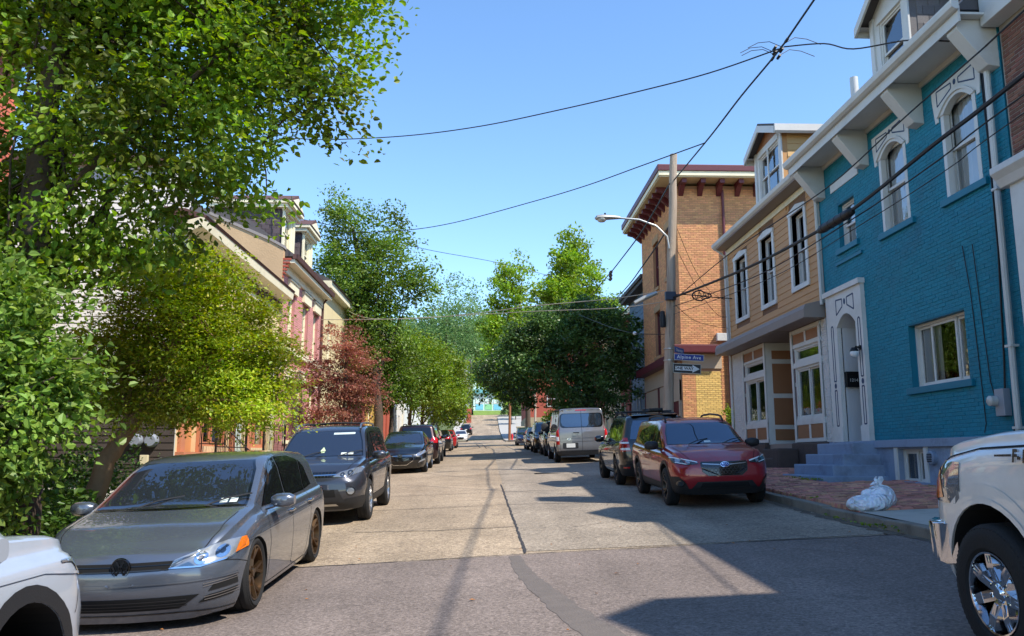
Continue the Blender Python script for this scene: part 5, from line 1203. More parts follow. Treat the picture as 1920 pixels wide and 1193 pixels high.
rv.add('inspection_sticker', [[(.46, 1.13), (.56, 1.13), (.56, 1.165), (.46, 1.165)], [(.34, 1.13), (.44, 1.13), (.44, 1.165), (.34, 1.165)]], 'F', M_lawn_sticker, .0075)
rv.add('air_freshener', [(-.03, 1.17), (.03, 1.17), (.045, 1.21), (.0, 1.27), (-.045, 1.21)], 'F', mat('pale_green_card', (190, 210, 170), .7), .0075)
rv.add('sun_strip', rounded(.12, .52, 1.49, 1.525, .012), 'F', mat('pale_strip', (190, 205, 205), .5), .0075)
# black SUV seen from behind
bk = Car(suv_spec(1.84, 1.70, 2.30, -2.28, 2.62, .355, 1.1), 'suv_shell')
common_side(bk, [[(.86, 1.05), (.02, 1.07), (-.03, 1.56), (.10, 1.55), (.30, 1.47)], [(-.06, 1.07), (-.98, 1.09), (-1.0, 1.555), (-.6, 1.565), (-.10, 1.565)], [(-1.06, 1.09), (-1.72, 1.14), (-1.66, 1.48), (-1.1, 1.55)]],
    [[(.92, 1.0), (.90, .62), (.93, .30)], [(-.02, 1.03), (-.02, .36), (-.1, .30)], [(-1.0, 1.06), (-.95, .75), (-.80, .48)]])
cladding(bk, M_gloss)
screen(bk, 'B', [(-.66, 1.12), (.66, 1.12), (.60, 1.40), (.54, 1.56), (-.54, 1.56), (-.60, 1.40)], M_cglass)
tl = bk.add('taillight', [(.66, .84), (.88, .84), (.90, 1.16), (.72, 1.16)], 'B', M_red, .007, True, nmin=.03, dl=.3); bk.add('taillight', [(-2.27, .84), (-2.02, .90), (-2.06, 1.13), (-2.2, 1.16)], 'L', M_red, .007, True, nmin=.4)
bk.add('reverse_lens', [[(.68, .87), (.88, .87), (.88, .92), (.69, .92)], [(.69, 1.02), (.88, 1.02), (.88, 1.06), (.70, 1.06)]], 'B', M_wlens, .009, True, nmin=.03)
bk.add('plate', [(-.16, .80), (.16, .80), (.16, .93), (-.16, .93)], 'B', M_plate, .008); bk.add('bumper', [[(-.9, .27), (.9, .27), (.9, .52), (-.9, .52)]], 'B', M_plast, .005, nmin=.02); bk.add('reflector', [(.70, .44), (.84, .44), (.84, .475), (.70, .475)], 'B', M_red, .009, True, nmin=.02)
mb = MB(); mb.hexa([(-1.98, -.55, 1.655), (-1.70, -.58, 1.665), (-1.70, .58, 1.665), (-1.98, .55, 1.655), (-2.02, -.55, 1.69), (-1.70, -.58, 1.72), (-1.70, .58, 1.72), (-2.02, .55, 1.69)]); bk.geo('roof_spoiler', mb, M_gloss, bevel=.01)
mirror_pair(bk, .76, 1.10, .92, M_gloss, sx=.22, sz=.09, out=.16); handles(bk, ((.08, .94), (-.88, .96)), .9, M_gloss); rails(bk, -1.6, .35, .60, 1.68, M_plast, .05)
for xx in (-.1, -.9):
    mb = MB(); mb.tube([(xx, -.66, 1.78), (xx, .66, 1.78)], .02, 8); mb.box(xx - .03, xx + .03, -.64, -.58, 1.70, 1.79); mb.box(xx - .03, xx + .03, .58, .64, 1.70, 1.79); bk.geo('roof_bar', mb, M_plast)
mb = MB()
for yy in (-.35, -.15): mb.tube([(-1.1, yy, 1.82), (-1.0, yy, 1.815), (.2, yy, 1.815), (.35, yy, 1.82)], .02, 6)
mb.box(-1.0, -.85, -.42, -.08, 1.785, 1.86); mb.box(-.15, .0, -.42, -.08, 1.785, 1.86); bk.geo('ski_rack', mb, M_plast, bevel=.01)
# red crossover facing the camera
SB = suv_spec(1.80, 1.58, 2.24, -2.22, 2.665, .345, 1.06, .24, .20); sb = Car(SB, 'suv_shell')
common_side(sb, [[(.86, 1.01), (.02, 1.03), (-.03, 1.44), (.10, 1.43), (.28, 1.36)], [(-.06, 1.035), (-.95, 1.07), (-1.05, 1.38), (-.6, 1.445), (-.10, 1.445)], [(-1.03, 1.08), (-1.55, 1.20), (-1.42, 1.33), (-1.12, 1.385)]],
    [[(.92, 1.0), (.90, .62), (.93, .30)], [(-.02, 1.03), (-.02, .36), (-.1, .30)], [(-.98, 1.06), (-.95, .75), (-.80, .48)]])
cladding(sb)
screen(sb, 'F', [(-.71, 1.095), (.71, 1.095), (.65, 1.32), (.57, 1.475), (-.57, 1.475), (-.65, 1.32)])
sb.add('headlight', [(.44, .775), (.66, .755), (.84, .79), (.87, .895), (.74, .875), (.50, .815)], 'F', M_lampd, .007, True, nmin=.03)
sb.add('lamp_bar', linep([(.46, .80), (.72, .862), (.86, .885)], .018) + linep([(.64, .772), (.80, .80)], .014), 'F', M_wlens, .010, True, nmin=.03)
sb.add('lamp_projector', [[(.62 + .04 * math.cos(k * .6), .80 + .032 * math.sin(k * .6)) for k in range(10)], [(.76 + .04 * math.cos(k * .6), .83 + .034 * math.sin(k * .6)) for k in range(10)]], 'F', M_lampc, .009, True, nmin=.03)
sb.add('grille_frame', [(-.30, .565), (.30, .565), (.40, .64), (.42, .79), (.40, .81), (-.40, .81), (-.42, .79), (-.40, .64)], 'F', M_dalloy, .004)
sb.add('grille', [(-.295, .573), (.295, .573), (.388, .645), (.41, .785), (.395, .803), (-.395, .803), (-.41, .785), (-.388, .645)], 'F', M_gloss, .007)
hexes = [[(cx_ + .036 * math.cos(R(60 * k)), cz_ + .024 * math.sin(R(60 * k))) for k in range(6)] for r_ in range(3) for cx_ in [(-.33 + .066 * i + (.033 if r_ % 2 else 0)) for i in range(11)] for cz_ in [.622 + r_ * .042] if abs(cx_) < .34 - (.04 if r_ == 0 else 0)]
sb.add('grille_mesh', [q for h in hexes for q in linep(h + [h[0]], .006)], 'F', M_dalloy, .010)
sb.add('grille_wing', [[(-.38, .765), (-.09, .745), (-.09, .762), (-.385, .780)], [(.38, .765), (.09, .745), (.09, .762), (.385, .780)]], 'F', M_alloy, .012)
ov = sb.add('badge', [(.075 * math.cos(k * .35), .752 + .04 * math.sin(k * .35)) for k in range(18)], 'F', mat('badge_blue', (40, 60, 130), .2, .3, var=0, coat=.8), .014)
sb.add('badge_ring', [q for q in linep([(.076 * math.cos(k * .35), .752 + .041 * math.sin(k * .35)) for k in range(19)], .008)], 'F', M_chrome, .016)
sb.add('badge_star', [[(x_ + r_ * math.cos(R(45 + 90 * k)), z_ + r_ * math.sin(R(45 + 90 * k))) for k in range(4)] for x_, z_, r_ in ((-.035, .765, .016), (.0, .772, .008), (.03, .765, .008), (.012, .742, .008), (-.018, .738, .008), (.042, .745, .008))], 'F', M_chrome, .016)
sb.add('fog_pocket', [(.62, .34), (.86, .34), (.88, .55), (.78, .56), (.68, .46)], 'F', M_plast, .006, True, nmin=.03); sb.add('fog_lamp', [(.745 + .045 * math.cos(k * .52), .44 + .045 * math.sin(k * .52)) for k in range(12)], 'F', M_lampd, .010, True, nmin=.03); sb.add('fog_ring', ring_polys(.745, .44, .045, .06, 0, 6.283, 14), 'F', M_gloss, .011, True, nmin=.03)
sb.add('lower_guard', [[(-.88, .23), (.88, .23), (.86, .35), (-.86, .35)], [(-.60, .33), (.60, .33), (.48, .47), (-.48, .47)]], 'F', M_plast, .006, nmin=.03); sb.add('lower_intake', [(-.44, .37), (.44, .37), (.40, .45), (-.40, .45)], 'F', M_well, .009); sb.add('skid_strip', [(-.50, .325), (.50, .325), (.46, .35), (-.46, .35)], 'F', M_dalloy, .010)
sb.add('taillight', [(.55, .9), (.86, .9), (.88, 1.06), (.6, 1.04)], 'B', M_red, .006, True, nmin=.03); screen(sb, 'B', [(-.6, 1.1), (.6, 1.1), (.54, 1.42), (-.54, 1.42)], M_cglassd)
sb.add('bonnet_seam', [q for sg in (1, -1) for q in linep([(1.25, sg * .70), (1.8, sg * .67), (2.05, sg * .56)], .008)], 'T', M_well, .0025)
sb.add('inspection_sticker', [(-.02, 1.11), (.10, 1.11), (.10, 1.14), (-.02, 1.14)], 'F', M_lawn_sticker, .0075)
mirror_pair(sb, .74, 1.08, .90, M_plast, sx=.2, sz=.085, out=.17); handles(sb, ((.08, .90), (-.88, .93)), .9, 'paint'); rails(sb, -1.45, .25, .57, 1.555, M_plast, .075); wipers(sb, 1.04, 1.11)
# generic far SUV and sedan
gs = Car(dict(suv_spec(1.85, 1.68, 2.3, -2.3, 2.66, .35), ns=40), 'suv_shell')
common_side(gs, [[(.86, 1.03), (.02, 1.05), (-.03, 1.52), (.10, 1.51), (.30, 1.43)], [(-.06, 1.055), (-.95, 1.085), (-1.02, 1.50), (-.6, 1.525), (-.10, 1.525)], [(-1.03, 1.09), (-1.65, 1.16), (-1.5, 1.44), (-1.1, 1.49)]], [[(-.02, 1.03), (-.02, .36)]])
screen(gs, 'F', [(-.71, 1.115), (.71, 1.115), (.58, 1.55), (-.58, 1.55)]); screen(gs, 'B', [(-.64, 1.14), (.64, 1.14), (.55, 1.54), (-.55, 1.54)], M_cglassd)
gs.add('headlight', [(.46, .80), (.86, .82), (.88, .93), (.5, .88)], 'F', M_lampc, .007, True, nmin=.03); gs.add('grille', [(-.42, .66), (.42, .66), (.45, .87), (-.45, .87)], 'F', M_gloss, .005); gs.add('lower_intake', [(-.7, .34), (.7, .34), (.6, .5), (-.6, .5)], 'F', M_plast, .005)
gs.add('taillight', [(.56, .92), (.88, .90), (.90, 1.14), (.66, 1.12)], 'B', M_red, .007, True, nmin=.03); gs.add('plate', [(-.17, .80), (.17, .80), (.17, .94), (-.17, .94)], 'B', M_plate, .008)
mirror_pair(gs, .76, 1.10, .92, M_gloss, sx=.22, sz=.08, out=.16); rails(gs, -1.5, .3, .60, 1.66, M_plast, .045)
def sedan_spec(H=1.43): return dict(xr=-2.3, xf=2.23, W=1.78, zb=.18, wr=.325, wells=((1.35, .36), (-1.35, .36)), wup=.015, tumble=.34, ns=48,
    top=[(-2.3, .98), (-2.1, 1.04), (-1.75, 1.09), (-.95, H - .06), (-.5, H), (-.1, H + .005), (.05, H - .03), (.28, H - .09), (1.08, .985), (1.25, .96), (1.8, .855), (2.1, .73), (2.23, .66)],
    belt=[(-2.3, .92), (-1.5, .99), (.6, .93), (1.2, .90), (1.7, .78), (2.23, .60)], front=[(.18, 2.1), (.3, 2.18), (.42, 2.23), (.56, 2.22), (.66, 2.18), (.74, 2.1)], rear=[(.2, -2.18), (.5, -2.29), (.75, -2.3), (.95, -2.26), (1.05, -2.2)], bow=.24, cin=.15, cr=.55)
sd = Car(sedan_spec(), 'sedan_shell')
common_side(sd, [[(.82, .96), (.02, .975), (-.03, 1.36), (.06, 1.35), (.24, 1.28)], [(-.06, .978), (-.90, 1.0), (-1.0, 1.22), (-.6, 1.345), (-.10, 1.365)], [(-.97, 1.01), (-1.32, 1.04), (-1.08, 1.19)]], [[(.88, .93), (.86, .6), (.9, .25)], [(-.02, .96), (-.02, .3)], [(-.93, .98), (-.9, .7), (-.75, .4)]])
screen(sd, 'F', [(-.68, .99), (.68, .99), (.60, 1.24), (.52, 1.345), (-.52, 1.345), (-.60, 1.24)]); screen(sd, 'B', [(-.62, 1.11), (.62, 1.11), (.52, 1.34), (-.52, 1.34)], M_cglassd)
sd.add('headlight', [(.46, .60), (.66, .60), (.86, .70), (.88, .79), (.78, .77), (.60, .69)], 'F', M_lampc, .007, True, nmin=.03)
sd.add('grille', [(-.22, .30), (.22, .30), (.44, .44), (.46, .52), (.34, .585), (-.34, .585), (-.46, .52), (-.44, .44)], 'F', M_gloss, .004); sd.add('grille_rim', linep([(-.47, .545), (-.44, .44), (-.22, .30), (.22, .30), (.44, .44), (.47, .545)], .014), 'F', M_chrome, .008)
sd.add('grille_bar', [q for z in (.36, .41, .46, .51) for q in linep([(-.40, z), (.40, z)], .009)], 'F', M_plast, .008); sd.add('grille_strip', linep([(-.40, .60), (0, .615), (.40, .60)], .014), 'F', M_chrome, .008)
sd.add('fog_lamp', [(.60, .36), (.82, .44), (.84, .52), (.68, .44)], 'F', M_lampc, .006, True, nmin=.03)
mb = MB(); Lx = 2.222
def stroke(p, q, w=.011):
    a, b = Vector((Lx, *p)), Vector((Lx, *q)); d = (b - a).normalized(); n_ = Vector((1, 0, 0)).cross(d) * w; mb.add([a - n_, a + n_, b + n_, b - n_], [(0, 1, 2, 3)])
stroke((-.055, .58), (-.035, .64)); stroke((.035, .58), (.055, .64)); stroke((-.045, .605), (.045, .615))
for k in range(16): stroke((.085 * math.cos(k * .3927), .61 + .045 * math.sin(k * .3927)), (.085 * math.cos((k + 1) * .3927), .61 + .045 * math.sin((k + 1) * .3927)), .006)
sd_badge = sd.geo('badge', mb, M_chrome, smooth=False)
sd.add('taillight', [(.42, .84), (.84, .82), (.86, .97), (.50, .96)], 'B', M_red, .007, True, nmin=.03); sd.add('plate', [(-.16, .60), (.16, .60), (.16, .73), (-.16, .73)], 'B', M_plate, .008)
mirror_pair(sd, .72, .99, .89, 'paint', out=.14, sx=.2, sz=.065); handles(sd, ((.05, .84), (-.86, .86)), .89, 'paint'); wipers(sd, 1.07, 1.0)
# passenger van
VN = dict(xr=-2.75, xf=2.8, W=2.03, zb=.30, wr=.36, wells=((1.65, .40), (-1.65, .40)), wup=.03, tumble=.13, ns=56, crr=.18, cinr=.06, rd=.35,
    top=[(-2.75, 2.05), (-2.4, 2.10), (0, 2.13), (.9, 2.10), (1.25, 2.0), (2.0, 1.28), (2.2, 1.22), (2.6, 1.05), (2.8, .9)], belt=[(-2.75, 1.28), (0, 1.27), (1.6, 1.2), (2.2, 1.05), (2.8, .8)],
    front=[(.3, 2.7), (.5, 2.8), (.8, 2.78), (1.0, 2.7), (1.2, 2.62)], rear=[(.3, -2.70), (.55, -2.75), (1.2, -2.72), (1.4, -2.66), (2.08, -2.55)], bow=.25, bowr=.06)
vn = Car(VN, 'van_shell')
vn.add('rear_window_trim', grow(rounded(-.82, .82, 1.36, 1.90, .13), .02), 'B', M_gloss, .003)
for sg in (1, -1): vn.add('rear_window', [(sg * .012, 1.385), (sg * .60, 1.385), (sg * .74, 1.44), (sg * .80, 1.60), (sg * .76, 1.84), (sg * .70, 1.885), (sg * .012, 1.885)], 'B', M_cglass, .007)
vn.add('door_seam', linep([(0, .46), (0, 2.0)], .012) + linep([(-.86, .48), (.86, .48)], .012) + linep([(-.86, .48), (-.87, 1.9)], .008) + linep([(.86, .48), (.87, 1.9)], .008) + linep([(-.85, .82), (.85, .82)], .01), 'B', M_well, .0025)
M_vband = mat('van_grey_band', (92, 90, 90), .35, .5, var=.03, coat=.8)
vn.add('door_crease', [[(-.84, .96), (-.4, 1.06), (.4, 1.06), (.84, .96), (.84, .985), (.4, 1.085), (-.4, 1.085), (-.84, .985)][i:i + 0] or [(-.84, .955), (.84, .955), (.8, .985), (-.8, .985)] for i in (0,)], 'B', 'paint', .012)
vn.add('taillight', [(.87, .72), (1.02, .72), (1.02, 1.42), (.90, 1.42)], 'B', M_red, .008, True, nmin=.02, dl=.16); vn.add('taillight', [(-2.78, .72), (-2.66, .76), (-2.62, 1.40), (-2.72, 1.42)], 'L', M_red, .008, True, nmin=.4); vn.add('reverse_lens', [(.89, .86), (1.0, .86), (1.0, 1.02), (.91, 1.02)], 'B', M_wlens, .011, True, nmin=.02, dl=.16)
vn.add('plate_recess', rounded(.16, .76, .56, .78, .03), 'B', M_plast, .006); vn.add('plate', [(.28, .60), (.62, .60), (.62, .755), (.28, .755)], 'B', M_plate, .010); vn.add('bumper', [(-1.0, .28), (1.0, .28), (1.0, .47), (-1.0, .47)], 'B', M_plast, .006, nmin=.02); vn.add('reflector', [(-.88, .40), (-.66, .40), (-.66, .43), (-.88, .43)], 'B', M_red, .010); vn.add('brake_light', [(-.22, 2.005), (.22, 2.005), (.2, 2.045), (-.2, 2.045)], 'B', M_red, .010, nmin=.02)
vn.add('maker_mark', [[(-.62, .885), (-.46, .885), (-.46, .905), (-.62, .905)]], 'B', M_chrome, .010); vn.add('badge', [(.52 + .06 * math.cos(k * .42), .925 + .03 * math.sin(k * .42)) for k in range(15)], 'B', mat('badge_navy', (40, 58, 110), .2, .3, var=0), .010); vn.add('badge_rim', linep([(.52 + .062 * math.cos(k * .42), .925 + .032 * math.sin(k * .42)) for k in range(16)], .009), 'B', M_chrome, .012)
mb = MB(); mb.tube([(-2.73, .12, 1.16), (-2.78, .16, 1.165), (-2.78, .30, 1.165), (-2.73, .34, 1.16)], .016, 8); vn.geo('door_handle', mb, M_gloss)
for z in (.7, 1.65):
    for sg in (1, -1): mb = MB(); mb.box(-2.62, -2.55, sg * .99 - .02, sg * .99 + .02, z - .06, z + .06); vn.geo('hinge', mb, M_plast, bevel=.01)
vw = [rounded(.95, 1.6, 1.30, 1.86, .06), rounded(.0, .85, 1.36, 1.88, .08), rounded(-1.2, -.1, 1.36, 1.88, .08), rounded(-2.45, -1.32, 1.36, 1.88, .08)]
common_side(vn, vw, [[(.9, 2.0), (.9, .4)], [(-.3, 2.0), (-.3, .4)], [(-.3, 1.2), (-2.5, 1.2)]], M_cglass)
screen(vn, 'F', [(-.8, 1.32), (.8, 1.32), (.72, 1.95), (-.72, 1.95)]); vn.add('grille', [(-.6, .6), (.6, .6), (.55, 1.0), (-.55, 1.0)], 'F', M_gloss, .005); vn.add('headlight', [(.62, .9), (.9, .95), (.88, 1.2), (.7, 1.1)], 'F', M_lampc, .006, True, nmin=.02)
mirror_pair(vn, 1.75, 1.38, 1.02, M_plast, sx=.16, sz=.19, out=.2)
# ---------------------------------------------------------------- white pickup and white SUV close to the camera
PK = dict(xr=-3.05, xf=2.68, W=2.0, zb=.36, wr=.405, wells=((1.84, .475), (-1.84, .475)), wup=.05, tumble=.24, ns=84, cr=.4, cin=.12, tap=.03, bow=.10, fd=.5, tuck=.03,
    top=[(-3.05, 1.36), (-1.3, 1.38), (-1.22, 1.40), (-1.12, 1.86), (-.4, 1.95), (.15, 1.93), (.45, 1.84), (1.02, 1.44), (1.2, 1.40), (1.8, 1.36), (2.35, 1.29), (2.56, 1.22), (2.68, 1.06)], sm=11,
    belt=[(-3.05, 1.30), (-1.3, 1.30), (.6, 1.26), (1.1, 1.30), (1.9, 1.26), (2.44, 1.16), (2.68, .98)], front=[(.36, 2.58), (.6, 2.66), (.85, 2.68), (1.0, 2.66), (1.25, 2.58)], rear=[(.36, -2.98), (.6, -3.05), (1.3, -3.03)])
pk = Car(PK, 'pickup_shell')
common_side(pk, [[(.98, 1.34), (.0, 1.34), (-.02, 1.80), (.25, 1.79), (.46, 1.72)], [(-.08, 1.34), (-.95, 1.34), (-.98, 1.76), (-.1, 1.80)]], [[(1.12, 1.22), (1.10, .45)], [(-.04, 1.3), (-.04, .45)], [(-1.15, 1.3), (-1.15, .45)]], M_cglass)
screen(pk, 'F', [(-.76, 1.38), (.76, 1.38), (.66, 1.84), (-.66, 1.84)])
for wx, ra in PK['wells']:
    c_ = PK['wr'] + PK['wup']
    for k, (w_, of_) in enumerate(((.115, .007), (.035, .015))): pk.add('wheel_flare', ring_polys(wx, c_, ra - .002, ra + w_, -.3, math.pi + .3, 22), 'L', 'paint', of_, True, nmin=.0)
pk.add('bonnet_seam', [q for q in linep([(1.05, 1.305), (1.95, 1.25), (2.46, 1.16)], .012)], 'L', M_well, .004, True, nmin=-.2)
pk.add('headlight', [(2.32, .92), (2.70, .90), (2.70, 1.16), (2.50, 1.17), (2.36, 1.10)], 'L', M_lampc, .007, True, nmin=.0); pk.add('headlight', [(.62, .90), (.98, .90), (.98, 1.16), (.66, 1.18)], 'F', M_lampc, .007, True, nmin=.02)
pk.add('indicator', [(2.31, .93), (2.46, .91), (2.49, 1.16), (2.36, 1.09)], 'L', M_amber, .011, True, nmin=-.1)
pk.add('grille', [(-.55, .78), (.55, .78), (.58, 1.10), (-.58, 1.10)], 'F', M_chrome, .006); pk.add('grille_mesh', [[(-.5, .82 + k * .09), (.5, .82 + k * .09), (.5, .87 + k * .09), (-.5, .87 + k * .09)] for k in range(3)], 'F', M_plast, .010)
pk.add('door_shut', linep([(1.12, .62), (-1.15, .62)], .01), 'L', M_well, .003, True)
for sg in (1, -1):
    mb = MB(); P_ = [(2.33, sg * .99), (2.42, sg * 1.005), (2.55, sg * .97), (2.68, sg * .86), (2.76, sg * .6), (2.79, 0)]
    for i in range(len(P_) - 1):
        (xa, ya), (xb, yb) = P_[i], P_[i + 1]
        mb.hexa([(xa - .06, ya - sg * .05, .50), (xb - .08, yb - sg * .02, .50), (xb - .02, yb, .50), (xa, ya, .52), (xa - .06, ya - sg * .05, .76), (xb - .08, yb - sg * .02, .76), (xb, yb, .76), (xa + .01, ya, .75)])
    pk.geo('bumper', mb, M_chrome, bevel=.012)
mirror_pair(pk, .70, 1.46, .99, M_plast, sx=.18, sz=.17, out=.22); handles(pk, ((.08, 1.1), (-.9, 1.1)), .98, 'paint'); wipers(pk, 1.05, 1.38)
# white compact SUV
ws_ = Car(dict(suv_spec(1.84, 1.66, 2.30, -2.25, 2.64, .36, 1.12, .24, .24), cin=.16), 'suv_shell'); cladding(ws_, M_plast, .075)
common_side(ws_, [[(.86, 1.03), (.02, 1.05), (-.03, 1.52), (.10, 1.51), (.30, 1.43)], [(-.06, 1.055), (-.95, 1.085), (-1.02, 1.50), (-.6, 1.525), (-.10, 1.525)]], [[(.92, 1.0), (.90, .62), (.93, .30)], [(-.02, 1.03), (-.02, .36)]])
screen(ws_, 'F', [(-.71, 1.115), (.71, 1.115), (.58, 1.55), (-.58, 1.55)]); ws_.add('headlight', [(.46, .80), (.86, .82), (.88, .93), (.5, .88)], 'F', M_lampc, .007, True, nmin=.03); ws_.add('grille', [(-.42, .66), (.42, .66), (.45, .87), (-.45, .87)], 'F', M_gloss, .005)
ws_.add('bonnet_seam', [q for sg in (1, -1) for q in linep([(1.05, sg * .74), (1.8, sg * .73), (2.1, sg * .64)], .008)], 'T', M_well, .0025); ws_.add('bumper_seam', linep([(1.78, .66), (1.84, .76)], .007), 'L', M_well, .003, True); ws_.add('body_crease', linep([(2.0, .82), (1.5, .90), (.9, .92)], .012), 'L', 'paint', .008, True)
mirror_pair(ws_, .76, 1.1, .92, 'paint', sx=.22, sz=.08, out=.16)

# ---------------------------------------------------------------- the cars parked along both kerbs
WB = wheel_mesh('bronze', .325, .245, .235, (5, 'Y'), M_bronze); WS = wheel_mesh('silver', .355, .235, .235, (5, 'x'), M_alloy); WD = wheel_mesh('dark_y', .345, .225, .225, (5, 'Y'), M_dalloy); WK = wheel_mesh('dark', .355, .235, .235, (5, 'double'), M_dalloy)
WC = wheel_mesh('sedan', .325, .225, .215, (5, 'double'), M_alloy); WP = wheel_mesh('pickup', .405, .245, .275, (7, 'wide'), M_chrome); WV = wheel_mesh('van', .36, .21, .235, (8, 'x'), M_alloy)
PA = dict(grey=paint('iron_grey', (94, 101, 112), .5, .25), dgrey=paint('slate_grey', (56, 58, 66)), black=paint('black', (9, 10, 13), .2), red=paint('deep_red', (146, 10, 26), .2), white=paint('white', (226, 224, 220), .0, .35), silver=paint('silver_white', (184, 192, 204), .3, .35), vgrey=paint('van_grey', (128, 126, 126)), blue=paint('dark_blue', (24, 42, 82)), maroon=paint('dark_maroon', (38, 12, 18)), bred=paint('bright_red', (176, 16, 26), .2), ink=paint('ink_blue', (14, 20, 34), .3))
GL, GR = 'cars parked along the left kerb', 'cars parked along the right kerb'
place_car(g_, 'hatchback', 'grey five door hatchback with bronze wheels, nearest whole car on the left', 'car', -2.94, 9.24, -1, PA['grey'], WB, GL, drop=.085)
place_car(rv, 'suv', 'dark grey SUV with silver roof rails parked right behind the grey hatchback', 'SUV', -2.93, 16.4, -1, PA['dgrey'], WS, GL)
place_car(sd, 'sedan', 'black sedan facing the camera, third whole car along the left kerb', 'car', -2.92, 31.2, -1, PA['black'], WC, GL)
place_car(gs, 'suv', 'dark maroon SUV with red tail light directly behind the black sedan', 'SUV', -2.85, 37.2, 1, PA['maroon'], WK, GL)
place_car(gs, 'suv', 'ink blue SUV farther up the left kerb, behind the dark maroon one', 'SUV', -3.05, 43.6, 1, PA['ink'], WK, GL)
place_car(sd, 'sedan', 'black sedan seen from behind, beyond the dark SUVs on the left', 'car', -3.15, 58, 1, PA['black'], WC, GL)
place_car(sd, 'sedan', 'bright red car under the left trees, just short of the white sedan', 'car', -3.1, 67, 1, PA['bred'], WC, GL)
place_car(sd, 'sedan', 'white sedan facing the camera far up the street', 'car', -3.1, 107, -1, PA['white'], WC, GL)
place_car(gs, 'suv', 'dark SUV parked farthest up the street, beyond the white sedan', 'SUV', -3.0, 132, 1, PA['black'], WK, GL)
place_car(sb, 'crossover', 'red crossover with black cladding facing the camera on the right', 'SUV', 4.22, 16.82, -1, PA['red'], WD, GR)
place_car(bk, 'suv', 'black SUV with roof rack parked tail to tail with the red crossover', 'SUV', 4.16, 22.1, 1, PA['black'], WK, GR)
place_car(vn, 'van', 'grey passenger van seen from behind, past the black SUV', 'van', 3.78, 35.0, 1, PA['vgrey'], WV, GR)
place_car(gs, 'suv', 'dark grey SUV mostly hidden just in front of the grey van', 'SUV', 3.72, 41.2, -1, PA['dgrey'], WK, GR)
place_car(gs, 'suv', 'ink blue SUV between the hidden dark grey one and the far black sedan', 'SUV', 3.55, 47, -1, PA['ink'], WK, GR)
place_car(sd, 'sedan', 'black sedan between the ink blue SUV and the dark blue sedan on the right', 'car', 3.45, 54, -1, PA['black'], WC, GR)
place_car(sd, 'sedan', 'dark blue sedan farthest along the right kerb, near the red hydrant', 'car', 3.35, 68, -1, PA['blue'], WC, GR)
place_car(sd, 'sedan', 'deep red car standing on the lot behind the right hand poles', 'car', 9.2, 101, -1, PA['bred'], WC, yaw=40)
def f_mark(root):
    rot = Matrix(((-1, 0, 0), (0, 0, 1), (0, 1, 0)))       # reads from the truck's left side
    text('F-150', .10, (1.50, 1.004, 1.225), rot, M_chrome, root, 'lettering', .006, 'LEFT', .25, False, .004)
    mb = MB(); mb.hexa([(1.66, 1.0, 1.218), (1.50, 1.0, 1.224), (1.50, 1.008, 1.224), (1.66, 1.008, 1.218), (1.66, 1.0, 1.230), (1.50, 1.0, 1.238), (1.50, 1.008, 1.238), (1.66, 1.008, 1.230)]); mb.build('lettering_bar', [M_chrome], root, world=False)
place_car(pk, 'pickup_truck', 'white pickup truck with chrome wheels cut by the right edge of the picture', 'pickup', 4.05, 3.2, 1, PA['white'], WP, GR, extra=f_mark)
place_car(ws_, 'suv', 'pale silver SUV with black wheel arch in the bottom left corner', 'SUV', -2.9, 2.62, 1, PA['silver'], WK, GL, drop=-.07)
# ---------------------------------------------------------------- left-hand houses
FLt = Fr((XL, 0, 0), (0, 1, 0), (1, 0, 0))
M_pink = mat('pink_brick_paint', (212, 150, 142), .7, var=.1, scale=2, tone=.07, bump=.25, bscale=30, dirt=(168, 100, 98, .4), dscale=.7)
M_creamw = mat('cream_wall', (222, 196, 152), .7, var=.08, scale=2, bump=.15)
M_terra = mat('terracotta_trim', (190, 122, 88), .65, var=.1)
M_stucco = mat('tan_stucco', (196, 164, 124), .9, var=.18, scale=1.4, bump=.5, bscale=18, dirt=(150, 120, 90, .6), dscale=.9)
M_wsid = mat('white_siding', (228, 224, 214), .6, var=.05, tone=.03)
M_ivory = mat('ivory_trim', (236, 226, 192), .6, var=.06, dirt=(170, 150, 118, .35), dscale=1.5)
M_yell = mat('pale_yellow_wall', (220, 202, 154), .7, var=.07, scale=2)
M_rwall = mat('red_brick_wall', (168, 82, 62), .85, var=.14, tone=.18, bump=.3)
M_orange = mat('salmon_brick', (204, 108, 80), .85, var=.1, tone=.2, bump=.3, bscale=30)
M_roofbr = mat('brown_roof_edge', (92, 62, 54), .7, var=.15)
# salmon brick house set back behind the foreground tree
ho = thing('house', 'salmon brick house behind the foreground tree at the left edge', 'house', (-11, 9, gz(-6, 9)))
FO = Fr((-9, 0, 0), (0, 1, 0), (1, 0, 0)); oo = [(8.2, 9.3, 2.2, 4.2), (11, 12.1, 2.2, 4.2), (11, 12.1, 5.6, 7.6), (8.2, 9.3, 5.6, 7.6)]
w_ = wall(FO, 3, 15.2, 0, 9.2, oo, M_mort, ho)
lay_pieces(FO, brick_rects(10.5, 15.2, 2.5, 9.1, oo, .21, .066, .012), .01, M_orange, w_, 'brick', 'brick_courses', nmax=120)
mb = MB(); mb.box(-15, -9.9, 3, 15.2, 0, 9.2); mb.box(-9.9, -9.002, 15.1, 15.2, 0, 9.2); mb.build('house_core', [M_orange], ho, recalc=False)
mb = MB(); mb.box(-15.4, -8.5, 2.7, 15.5, 9.2, 9.6); mb.build('roof', [M_roof], ho)
for q in oo: window(FO, *q, ho, M_white, .1, sash='hung', cur='white')
